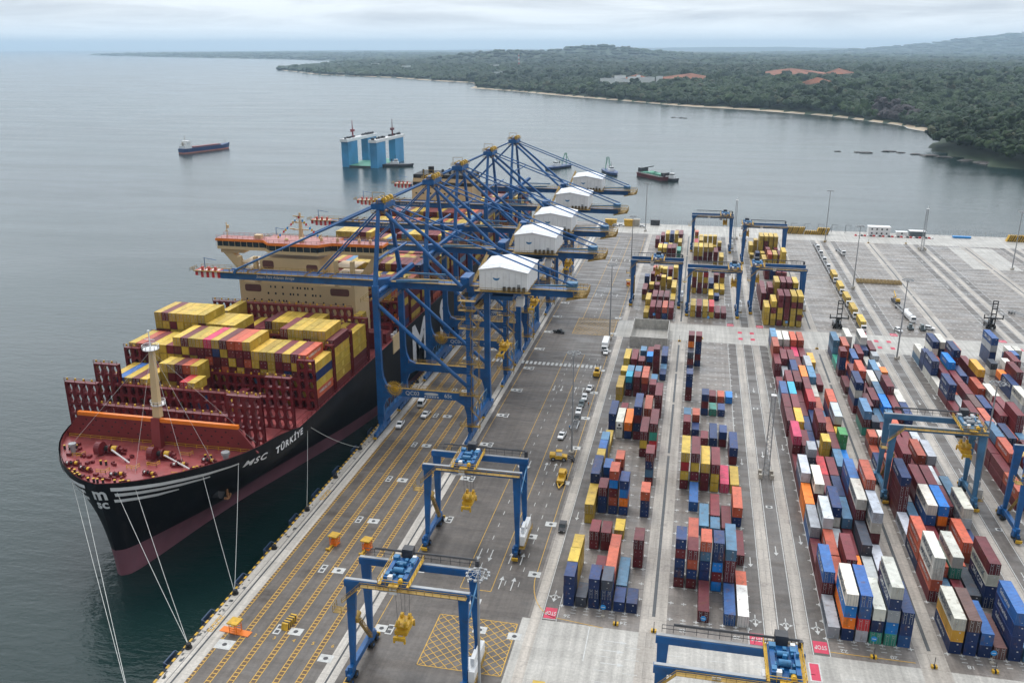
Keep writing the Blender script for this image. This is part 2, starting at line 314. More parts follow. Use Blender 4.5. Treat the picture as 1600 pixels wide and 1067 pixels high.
# --- painted markings
wm = MB(); ym = MB(); rg = MB(); rm = MB(); rf = MB()
def q4(mb, x0, x1, y0, y1, z): mb.add([(x0,y0,z),(x1,y0,z),(x1,y1,z),(x0,y1,z)], [(0,1,2,3)])
ZM = 0.034
for x0 in (-91.0, -86.5, -82.0, -77.5, -73.0):
    q4(ym, x0, x0+0.16, QY0, 600, ZM); q4(ym, x0+1.1, x0+1.26, QY0, 600, ZM)
    q4(rg, x0+0.16, x0+1.1, QY0, 600, 0.026)
    y = 100.0
    while y < 600: q4(ym, x0+0.16, x0+1.1, y, y+0.22, ZM); y += 1.15
y = 100.0
while y < 600:
    q4(ym, -94.95, -94.2, y, y+0.25, ZM); y += 1.1
q4(ym, -94.3, -94.15, QY0, 600, ZM); q4(rg, -94.9, -94.3, QY0, 600, 0.026)
for x in (-63.5,): q4(ym, x, x+0.15, 120, 600, ZM)
for x, spans in ((-49.0, ((173, 225), (262, 345), (395, 590))), (-41.5, ((173, 345), (395, 590))), (-32.2, ((182, 345), (395, 590)))):
    for a, b in spans: q4(ym, x, x+0.16, a, b, ZM)
for a, b in ((225, 262),): q4(ym, -49.0, -48.84, a, b, ZM)
# curved yellow line in front of the first block
pts = [(-32.2, 182)] + [(-32.2 + 8*(1-math.cos(t)), 182 - 16*math.sin(t)) for t in [i*math.pi/20 for i in range(1, 11)]] + [(-14, 164.6)]
for (xa, ya), (xb, yb) in zip(pts[:-1], pts[1:]):
    d = Vector((xb-xa, yb-ya, 0)).normalized(); nn = Vector((-d.y, d.x, 0))*0.09
    ym.add([(xa-nn.x, ya-nn.y, ZM), (xb-nn.x, yb-nn.y, ZM), (xb+nn.x, yb+nn.y, ZM), (xa+nn.x, ya+nn.y, ZM)], [(0,1,2,3)])
# dashes and arrows of the apron lanes
def arrow(mb, x, y, L=5.5, up=True, z=ZM, ang=0.0, head='one'):
    s = 1 if up else -1; ca, sa = math.cos(ang), math.sin(ang)
    def P(a, b): return (x + (a*ca - b*sa), y + (a*sa + b*ca), z)
    mb.add([P(-0.12, -s*L/2), P(0.12, -s*L/2), P(0.12, s*L*0.2), P(-0.12, s*L*0.2)], [(0,1,2,3)])
    mb.add([P(-0.6, s*L*0.2), P(0.6, s*L*0.2), P(0, s*L/2)], [(0,1,2)])
    if head == 'two':
        for e in (-1, 1):
            mb.add([P(0, -s*L*0.2), P(e*0.9, s*L*0.0), P(e*0.75, s*L*0.05), P(0, -s*L*0.1)], [(0,1,2,3)])
            mb.add([P(e*0.6, -s*L*0.06), P(e*1.5, s*L*0.02), P(e*0.7, s*L*0.16)], [(0,1,2)])
for x in (-46.3, -38.9, -35.6, -44.0):
    y = 176.0 if x != -44.0 else 400.0
    while y < (345 if x != -44.0 else 590): q4(wm, x, x+0.16, y, y+2.0, ZM); y += 6.5
for y in (188, 240, 305, 440, 520):
    arrow(wm, -47.8, y, up=False); arrow(wm, -44.9, y, up=False); arrow(wm, -39.8, y); arrow(wm, -36.9, y)
for x in (-47.6, -44.8): arrow(wm, x, 178, head='two', up=False)
for x in (-39.9, -37.0): arrow(wm, x, 177)
q4(wm, -49, -33, 345.2, 345.5, ZM); q4(ym, -48.8, -41.4, 172.8, 173.0, ZM)
x = -90.0
while x < -32.8: q4(wm, x, x+1.0, 329.2, 332.6, 0.045); x += 1.75
# white service squares
def square(x, y, s=1.5):
    q4(wm, x-s, x+s, y-s*0.8, y+s*0.8, ZM+0.006); 
    rf.add([(x+0.55*math.cos(i*math.pi/4), y+0.55*math.sin(i*math.pi/4), ZM+0.02) for i in range(8)], [tuple(range(8))])
def domino(x, y):
    q4(wm, x-0.75, x+0.75, y-1.7, y+1.7, ZM+0.006); q4(rf, x-0.45, x+0.45, y-1.3, y-0.25, ZM+0.02); q4(rf, x-0.45, x+0.45, y+0.25, y+1.3, ZM+0.02)
square(-93.0, 142.3, 1.9); square(-69.9, 142.5)
for k in range(12):
    y = 149.5 + 24.25*k; square(-79.9, y); domino(-84.0, y)
    square(-61.9, y+5); domino(-59.9, y+5)
    if k: square(-33.0+0.4, y-16)
square(-40.5, 158.4); square(-44.2, 168.3); square(-36.6, 199)
# yellow hatched boxes
def hatch(x0, x1, y0, y1):
    for a, b, c, d in ((x0, x1, y0, y0+.2), (x0, x1, y1-.2, y1), (x0, x0+.2, y0, y1), (x1-.2, x1, y0, y1)): q4(ym, a, b, c, d, ZM)
    st = 2.25; n_ = int((x1-x0+y1-y0)/st)
    for s in (1, -1):
        for k in range(1, n_+1):
            c = k*st; a0 = max(0, c-(y1-y0)); a1 = min(x1-x0, c)
            pa = (a0, c-a0); pb = (a1, c-a1)
            if s < 0: pa = (pa[0], (y1-y0)-pa[1]); pb = (pb[0], (y1-y0)-pb[1])
            d = Vector((pb[0]-pa[0], pb[1]-pa[1], 0)); 
            if d.length < .5: continue
            d.normalize(); nn = Vector((-d.y, d.x, 0))*0.08
            ym.add([(x0+pa[0]-nn.x, y0+pa[1]-nn.y, ZM-.004*s), (x0+pb[0]-nn.x, y0+pb[1]-nn.y, ZM-.004*s), (x0+pb[0]+nn.x, y0+pb[1]+nn.y, ZM-.004*s), (x0+pa[0]+nn.x, y0+pa[1]+nn.y, ZM-.004*s)], [(0,1,2,3)])
hatch(-50.7, -32.7, 144.5, 162.2); hatch(-50.7, -32.6, 372.3, 397.0)
# yard lanes: white lines, arrows and the STOP boxes that face the crossing roads
for k in range(4):
    c = 25.65 + 57.9*k
    for dx_ in (-8.3, -4.85, -1.75, 1.75, 4.85, 8.3):
        for y0, y1 in YS[1:]: q4(wm, c+dx_-0.09, c+dx_+0.09, y0, y1, ZM)
    for y in (205, 262, 318, 440, 500, 560):
        for dx_ in (-6.6, 0, 6.6): arrow(wm, c+dx_, y+dx_, 4.5, up=(y > 400))
    for y in (228, 300, 480): square(c+(1 if k % 2 else -0.2), y, 0.9)
    for dx_ in (-6.6, 0, 6.6): arrow(wm, c+dx_, 174.2, 4.6, up=False, head='two')
    for dx_ in (-6.6, 6.6): q4(rm, c+dx_-1.5, c+dx_+1.5, 165.6, 169.6, ZM); q4(rm, c+dx_-1.5, c+dx_+1.5, 398.0, 401.5, ZM)
    for dx_ in (-2.6, 2.6): q4(rm, c+dx_-0.9, c+dx_+0.9, 378.5, 381.5, ZM); q4(rm, c+dx_-0.9, c+dx_+0.9, 387.5, 390.5, ZM)
q4(wm, -28.0, -27.82, 164.8, 372.3, ZM); q4(wm, -24.65, -24.5, 164.8, 177, ZM); q4(rm, -27.6, -24.9, 165.6, 169.6, ZM); q4(wm, -28, -24.5, 165.3, 165.5, ZM)
for y in (174.2,): arrow(wm, -26.3, y, 4.6, up=False, head='two')
for y in (212, 246, 270, 300): arrow(wm, -26.2, y, 4.5, up=False)
# crossing road, bottom of the picture
q4(wm, -17.1, -16.85, 152.8, 164.4, ZM)
for y in (160.3, 157.2, 153.0): arrow(wm, -10.8 if y != 157.2 else -11.2, y, 5.0, ang=R(-90))
for y in (158.9, 155.0, 147, 150.5):
    for x in (-14.5, -8.5): q4(wm, x, x+3.0, y, y+0.16, ZM)
for x in range(0, 200, 9):
    for y in (146.5, 151, 158.2, 380.5, 385, 389.6): q4(wm, x, x+3.2, y, y+0.16, ZM)
q4(rm, 29.3, 31.1, 156.5, 161.8, ZM); q4(wm, 29.0, 31.4, 156.2, 162.1, ZM-.008)
q4(ym, 34, 51, 166.3, 166.5, ZM)
# slot corner marks under and around the stacks
def slots(b, y0, n_, pitch, x0):
    for i in range(n_+1):
        y = y0 + pitch*i - 0.12
        for j in range(7):
            x = x0 + 2.88*j - 1.44
            q4(wm, x-0.6, x+0.6, y-0.14, y+0.14, ZM); q4(wm, x-0.11, x+0.11, y-0.55, y+0.55, ZM+.003)
for b in range(8):
    g = (-3.3, 54.6, 112.5, 170.4)[b//2]; x0 = g-19.45 if b % 2 == 0 else g+5.05
    slots(b, 171.0, 32, 6.25, x0); slots(b, 402.8, 32, 6.25, x0)
    for dy in (-1.2, -2.4):
        for j in range(1, 6): q4(wm, x0+2.88*j-1.44-0.6, x0+2.88*j-1.44+0.6, 171+dy-0.1, 171+dy+0.1, ZM)
T_(wm.build('white_road_markings', M['roadwhite']), kind='structure')
T_(ym.build('yellow_road_markings', M['roadyellow']), kind='structure')
T_(rg.build('brown_lane_markings', M['rung']), kind='structure')
T_(rm.build('red_road_markings', M['stopred']), kind='structure')
T_(rf.build('manhole_covers', M['dark']), kind='structure')
def text_mesh(s, size, name='lettering', align='CENTER', extrude=0.0, shear=0.0, res=3, space=1.0, bold=0.012):
    c = bpy.data.curves.new(name, 'FONT'); c.body = s; c.size = size; c.align_x = align; c.align_y = 'CENTER'; c.extrude = extrude; c.shear = shear; c.resolution_u = res; c.space_character = space; c.offset = bold*size
    o = bpy.data.objects.new(name, c); COL.objects.link(o)
    dg = bpy.context.evaluated_depsgraph_get(); me = bpy.data.meshes.new_from_object(o.evaluated_get(dg), depsgraph=dg)
    bpy.data.objects.remove(o); bpy.data.curves.remove(c); return me
def place_text(name, s, size, loc, rx, ry, rz, m, parent=None, align='CENTER', shear=0.0, sx=1.0, kind=None, space=1.0):
    me = text_mesh(s, size, name, align, shear=shear, space=space); me.materials.clear(); me.materials.append(m)
    mt = Matrix.Translation(loc) @ Matrix.Rotation(rz, 4, 'Z') @ Matrix.Rotation(ry, 4, 'Y') @ Matrix.Rotation(rx, 4, 'X') @ Matrix.Diagonal((sx, 1, 1, 1))
    me.transform(mt); o = bpy.data.objects.new(name, me); COL.objects.link(o); o.parent = parent
    if kind: o['kind'] = kind
    return o
for x, y in [(-26.25, 167.6)] + [(25.65+57.9*k+d, yy) for k in range(3) for d in (-6.6, 6.6) for yy in (167.6, 399.7)]:
    place_text('road_lettering', 'STOP', 1.9, (x, y, ZM+0.012), 0, 0, math.pi, M['roadwhite'], sx=0.55, kind='structure')
for x, s in ((-22.5, '26'), (-9.8, '24'), (3.2, '22'), (14.8, '20'), (37, '22'), (47, '20'), (62, '18')):
    place_text('road_lettering', s, 1.6, (x, 167.3, ZM+0.012), 0, 0, math.pi, M['roadwhite'], kind='structure')
for i, s in enumerate(('2', '3', '4', '5', '6')):
    place_text('road_lettering', s, 1.4, (-88.0+4.5*i, 146.5, ZM+0.012), 0, 0, 0, M['roadyellow'], kind='structure')

# --- land beyond the bay
COAST = [(-2455,5030),(-1853,4225),(-1324,3840),(-1080,3560),(-847,3335),(-760,3100),(-739,2906),(-498,2647),(-256,2348),(-54,2119),(110,1997),(246,1837),(328,1656),(363,1515),(350,1420),(290,1264),(298,1184),(317,1093),(343,1048),(430,975),(560,930),(900,900),(1600,800)]
LAND = [(40000, 600), (40000, 40000), (-14000, 40000), (-10900, 14900), (-10553, 14208), (-8708,12696), (-6710,11173), (-4747,9782), (-3600,8600), (-2900,7000), (-2650,5700)] + COAST
LP = np.array(LAND, float)
def inside(x, y):
    x = np.asarray(x, float); y = np.asarray(y, float); c = np.zeros(x.shape, bool); n_ = len(LP)
    for i in range(n_):
        x1, y1 = LP[i]; x2, y2 = LP[(i+1) % n_]
        cond = ((y1 > y) != (y2 > y)); 
        if y2 == y1: continue
        xi = (x2-x1)*(y-y1)/(y2-y1)+x1; c ^= cond & (x < xi)
    return c
def cdist(x, y):
    d = np.full(np.asarray(x).shape, 1e9); P = LP[4:]
    for i in range(len(P)-1):
        a = P[i]; b = P[i+1]; ab = b-a; L2 = (ab**2).sum()
        t = np.clip(((x-a[0])*ab[0]+(y-a[1])*ab[1])/L2, 0, 1); d = np.minimum(d, np.hypot(x-a[0]-t*ab[0], y-a[1]-t*ab[1]))
    return d
BUMPS = [(-937,7945,800,700,75),(-1468,6332,420,500,48),(-1150,6500,500,450,22),(-300,8300,1500,900,12),(5600,15600,1900,2600,290),(3400,15900,1500,1500,55),(8500,17000,3000,3000,200),(1631,25949,3500,2500,80),(-2500,26000,6000,3000,50)]
def hgt(x, y):
    d = cdist(x, y); h = 30*(1-np.exp(-d/700.0)) + 3*np.minimum(d/60.0, 1)
    h = h + 9*np.sin(x/310.0+1.3)*np.sin(y/270.0)*(1-np.exp(-d/500.0)) + 5*np.sin(x/120.0)*np.sin(y/150.0+2)*(1-np.exp(-d/400.0))
    for bx, by, sx, sy, a in BUMPS: h = h + a*np.exp(-((x-bx)/sx)**2-((y-by)/sy)**2)
    return h
def np_mesh(name, V, Fc, mats, col=None, smooth=False):
    me = bpy.data.meshes.new(name); nv = len(V); nf, k = Fc.shape
    me.vertices.add(nv); me.vertices.foreach_set('co', V.astype(np.float32).ravel())
    me.loops.add(nf*k); me.loops.foreach_set('vertex_index', Fc.astype(np.int32).ravel())
    me.polygons.add(nf); me.polygons.foreach_set('loop_start', np.arange(0, nf*k, k, dtype=np.int32)); me.polygons.foreach_set('loop_total', np.full(nf, k, dtype=np.int32))
    if smooth: me.polygons.foreach_set('use_smooth', np.ones(nf, bool))
    if not smooth: me.polygons.foreach_set('use_smooth', np.zeros(nf, bool))
    me.update(calc_edges=True)
    if col is not None:
        at = me.color_attributes.new('Col', 'FLOAT_COLOR', 'CORNER' if len(col) == nf*k else 'POINT'); at.data.foreach_set('color', col.astype(np.float32).ravel())
    for m in mats: me.materials.append(m)
    o = bpy.data.objects.new(name, me); COL.objects.link(o); return o
# terrain in polar cells around the bay, near rows finer
rs = np.concatenate([np.arange(820, 4000, 45), np.geomspace(4000, 36000, 90)]); th = np.linspace(R(-46), R(28), 420)
RR, TT = np.meshgrid(rs, th, indexing='ij'); X = -np.sin(-TT)*RR; Y = np.cos(TT)*RR
ins = inside(X, Y); Z = np.where(ins, hgt(X, Y)-2.0, -9.0)
V = np.stack([X, Y, Z], -1).reshape(-1, 3); nr, nth = X.shape
idx = np.arange(nr*nth).reshape(nr, nth); ok = (ins[:-1, :-1] | ins[1:, :-1] | ins[:-1, 1:] | ins[1:, 1:])
Fc = np.stack([idx[:-1, :-1], idx[:-1, 1:], idx[1:, 1:], idx[1:, :-1]], -1)[ok]
M['land'] = mat('forest_floor', (0.030, 0.050, 0.022), 0.9, 0.5, 0.006)
T_(np_mesh('terrain', V, Fc, [M['land']], smooth=True), kind='structure')
# beach along the near coast
mb = MB(); fo = MB(); C_ = COAST[:15]; pts = []
for (xa, ya), (xb, yb) in zip(C_[:-1], C_[1:]):
    L = math.hypot(xb-xa, yb-ya); k = max(1, int(L/30))
    for i in range(k): pts.append((xa+(xb-xa)*i/k, ya+(yb-ya)*i/k))
pts.append(C_[-1]); rn = random.Random(4); L_ = []
for i, (x, y) in enumerate(pts):
    a = pts[max(0, i-1)]; b = pts[min(len(pts)-1, i+1)]; d = Vector((b[0]-a[0], b[1]-a[1])).normalized(); nrm = Vector((-d.y, d.x))
    wv = (8 + 4*math.sin(i*0.31) + rn.uniform(-2, 2)) * (1.0 if i > 25 else 0.45); jit = rn.uniform(-1.5, 1.5)
    if i > len(pts)-14 and i < len(pts)-6: wv *= 0.3
    L_.append(((x-nrm.x*(wv+jit), y-nrm.y*(wv+jit)), (x+nrm.x*9, y+nrm.y*9), (x-nrm.x*(wv+jit+2.2), y-nrm.y*(wv+jit+2.2))))
for a, b in zip(L_[:-1], L_[1:]):
    mb.add([(*a[0], WZ+0.15), (*b[0], WZ+0.15), (*b[1], WZ+2.2), (*a[1], WZ+2.2)], [(0,1,2,3)])
    fo.add([(*a[2], WZ+0.06), (*b[2], WZ+0.06), (*b[0], WZ+0.18), (*a[0], WZ+0.18)], [(0,1,2,3)])
T_(mb.build('beach', M['sand']), kind='structure')
T_(fo.build('surf', mat('surf_foam', (0.55, 0.55, 0.53), 0.8, 0.4, 0.02)), kind='structure')
def blob(cx_, cy_, rx, ry, z, n_, seed, rz=0.0):
    r_ = random.Random(seed); ph = [r_.uniform(0.75, 1.2) for _ in range(n_)]; out = []
    for i in range(n_):
        t = 2*math.pi*i/n_; a = rx*math.cos(t)*ph[i]; b = ry*math.sin(t)*ph[i]; out.append((cx_+a*math.cos(rz)-b*math.sin(rz), cy_+a*math.sin(rz)+b*math.cos(rz)))
    return out
CLEAR = [(-45, 3080, 105, 45), (300, 3420, 120, 80), (450, 3330, 60, 40), (300, 2600, 55, 30), (-215, 3000, 60, 35)]
mb = MB()
for i, (x, y, rx, ry) in enumerate(CLEAR):
    P_ = blob(x, y, rx, ry, 0, 22, 5+i); zz = [float(hgt(np.array([a]), np.array([b]))[0])+8 for a, b in P_]
    c = (x, y, float(hgt(np.array([x]), np.array([y]))[0])+26)
    mb.add([c]+[(a, b, z_) for (a, b), z_ in zip(P_, zz)], [(0, 1+k, 1+(k+1) % 22) for k in range(22)])
T_(mb.build('bare_earth', M['laterite']), kind='structure')

# --- forest: every crown a handful of leaf clumps, spacing grows with distance
def forest():
    rg_ = np.random.default_rng(7); cx_, cy_, cs = [], [], []
    r = 880.0
    while r < 17000:
        s = max(9.5, r*0.0078) if r < 5000 else r*0.0085; nth_ = int((R(74))*r/s)
        t = np.linspace(R(-46), R(28), nth_) + rg_.uniform(-.5, .5, nth_)*s/r; rr = r + rg_.uniform(-.5, .5, nth_)*s
        cx_.append(np.sin(t)*rr); cy_.append(np.cos(t)*rr); cs.append(np.full(nth_, s)); r += s*0.9*(1 if r < 2600 else 1.7 if r < 6000 else 3.0)
    x = np.concatenate(cx_); y = np.concatenate(cy_); s = np.concatenate(cs)
    k = inside(x, y)
    k &= ~((cdist(x, y) < np.where(y > 1300, 8, 3)) & (y < 6000))
    for a, b, rx, ry in CLEAR: k &= ((x-a)/rx)**2+((y-b+45)/(ry+75))**2 > 1
    k &= ((x+215)/140)**2+((y-2850)/105)**2 > 1
    # keep what the camera's surroundings could see
    k &= ~((x > 0.95*y + 120))
    x, y, s = x[k], y[k], s[k]; n_ = len(x)
    z = hgt(x, y); ht = (10 + 7*rg_.random(n_) + 11*((rg_.random(n_) > .93) & (s < 28)))*np.where(s > 12, np.minimum(1+0.05*(s/12-1),1.3), 1)
    ht = np.where((y < 1320), ht*1.25, ht); big = 0.5+0.5*np.sin(x/170.0+2*np.sin(y/210.0)); ht *= 0.75+0.45*big
    # clumps
    ico_v = []; p_ = (1+5**.5)/2
    for a in (-1, 1):
        for b in (-p_, p_): ico_v += [(0, a, b), (a, b, 0), (b, 0, a)]
    ico_v = np.array(ico_v, float); ico_v /= np.linalg.norm(ico_v[0])
    bm = bmesh.new(); vv = [bm.verts.new(q) for q in ico_v]; bmesh.ops.convex_hull(bm, input=vv); bm.verts.index_update()
    fc = np.array([[q.index for q in f.verts] for f in bm.faces]); bm.free()
    Vs, Fs, Cs = [], [], []; base = 0
    NB = 4
    for j in range(NB):
        m_ = np.ones(n_, bool) if j < 2 else (s < 40)
        xx, yy, zz, ss, hh = x[m_], y[m_], z[m_], s[m_], ht[m_]; q = len(xx)
        rad = ss*(0.62 if j == 0 else 0.36)*rg_.uniform(0.75, 1.25, q)
        off = np.zeros((q, 3)) if j == 0 else rg_.normal(0, 1, (q, 3))*np.stack([ss*.32, ss*.32, hh*.10], -1)
        c = np.stack([xx, yy, zz+hh-np.minimum(rad, hh)*.55], -1)+off
        jit = rg_.uniform(0.68, 1.3, (q, 12, 1)); rot = rg_.uniform(0, 6.28, q); ca, sa = np.cos(rot), np.sin(rot)
        bv = np.broadcast_to(ico_v, (q, 12, 3)).copy(); bx = bv[..., 0]*ca[:, None]-bv[..., 1]*sa[:, None]; by = bv[..., 0]*sa[:, None]+bv[..., 1]*ca[:, None]; bv[..., 0] = bx; bv[..., 1] = by
        sc3 = np.stack([rad, rad, np.minimum(rad*.85, hh*.62)], -1)[:, None, :]
        v = c[:, None, :]+bv*jit*sc3
        f_ = fc[None]+(np.arange(q)*12)[:, None, None]+base
        tone = rg_.random(q); patch = 0.5+0.5*np.sin(xx/90.0+np.sin(yy/60.0)*2)
        g0 = np.array([0.007, 0.017, 0.007]); g1 = np.array([0.034, 0.064, 0.010]); g2 = np.array([0.055, 0.060, 0.026]); g3 = np.array([0.055, 0.044, 0.045])
        lo = 0.5+0.5*np.sin(xx/640.0+1.1*np.sin(yy/900.0)+np.cos(yy/410.0)); tt = (0.45*tone+0.3*patch+0.25*lo)[:, None]**1.25; col = g0*(1-tt)+g1*tt
        col = np.where((rg_.random(q) > .96)[:, None], g2, col)
        dd = ((xx-345)/40)**2+((yy-1750)/90)**2; col = np.where((dd < 1)[:, None], g3, col)
        Vs.append(v.reshape(-1, 3)); Fs.append(f_.reshape(-1, 3)); Cs.append(np.repeat(np.concatenate([col, np.ones((q, 1))], -1), 12, axis=0)); base += q*12
    m = bpy.data.materials.new('foliage'); m.use_nodes = True; t = m.node_tree; b = t.nodes['Principled BSDF']; b.inputs['Roughness'].default_value = 0.75; b.inputs['Specular IOR Level'].default_value = 0.25
    a = N(t, 'ShaderNodeAttribute', attribute_name='Col'); geo = N(t, 'ShaderNodeNewGeometry'); nz = N(t, 'ShaderNodeTexNoise'); nz.inputs['Scale'].default_value = 0.45; nz.inputs['Detail'].default_value = 3
    t.links.new(geo.outputs['Position'], nz.inputs['Vector']); mr = N(t, 'ShaderNodeMapRange'); t.links.new(nz.outputs[0], mr.inputs[0]); mr.inputs[1].default_value = .3; mr.inputs[2].default_value = .7; mr.inputs[3].default_value = .35; mr.inputs[4].default_value = 1.7
    mu = N(t, 'ShaderNodeVectorMath', operation='SCALE'); t.links.new(a.outputs['Color'], mu.inputs[0]); t.links.new(mr.outputs[0], mu.inputs['Scale']); t.links.new(mu.outputs[0], b.inputs['Base Color'])
    print('forest faces', sum(len(q) for q in Fs))
    T_(np_mesh('forest', np.concatenate(Vs), np.concatenate(Fs), [m], np.concatenate(Cs)), kind='stuff')
forest()
# ================================================================ CONTAINERS
CC = {'m': ((0.115,0.011,0.016),'dark maroon'), 'y': ((0.44,0.295,0.035),'mustard yellow'), 'n': ((0.008,0.028,0.105),'navy blue'), 'b': ((0.02,0.085,0.25),'mid blue'),
 'B': ((0.008,0.17,0.52),'bright blue'), 'k': ((0.07,0.165,0.27),'steel blue'), 'R': ((0.42,0.02,0.025),'bright red'), 'P': ((0.48,0.03,0.09),'magenta red'), 'o': ((0.76,0.18,0.012),'vivid orange'),
 'O': ((0.38,0.075,0.035),'coral red'), 'w': ((0.56,0.54,0.48),'off white'), 'g': ((0.36,0.38,0.40),'pale grey'), 'G': ((0.05,0.24,0.07),'leaf green'), 't': ((0.03,0.22,0.16),'teal green'),
 'd': ((0.045,0.055,0.075),'charcoal grey'), 'c': ((0.02,0.32,0.48),'cyan blue'), 'x': ((0.11,0.055,0.045),'rusty brown'), 'a': ((0.66,0.36,0.04),'amber yellow')}
CODES = 'mynbBkRPoOwgGtdcxa'
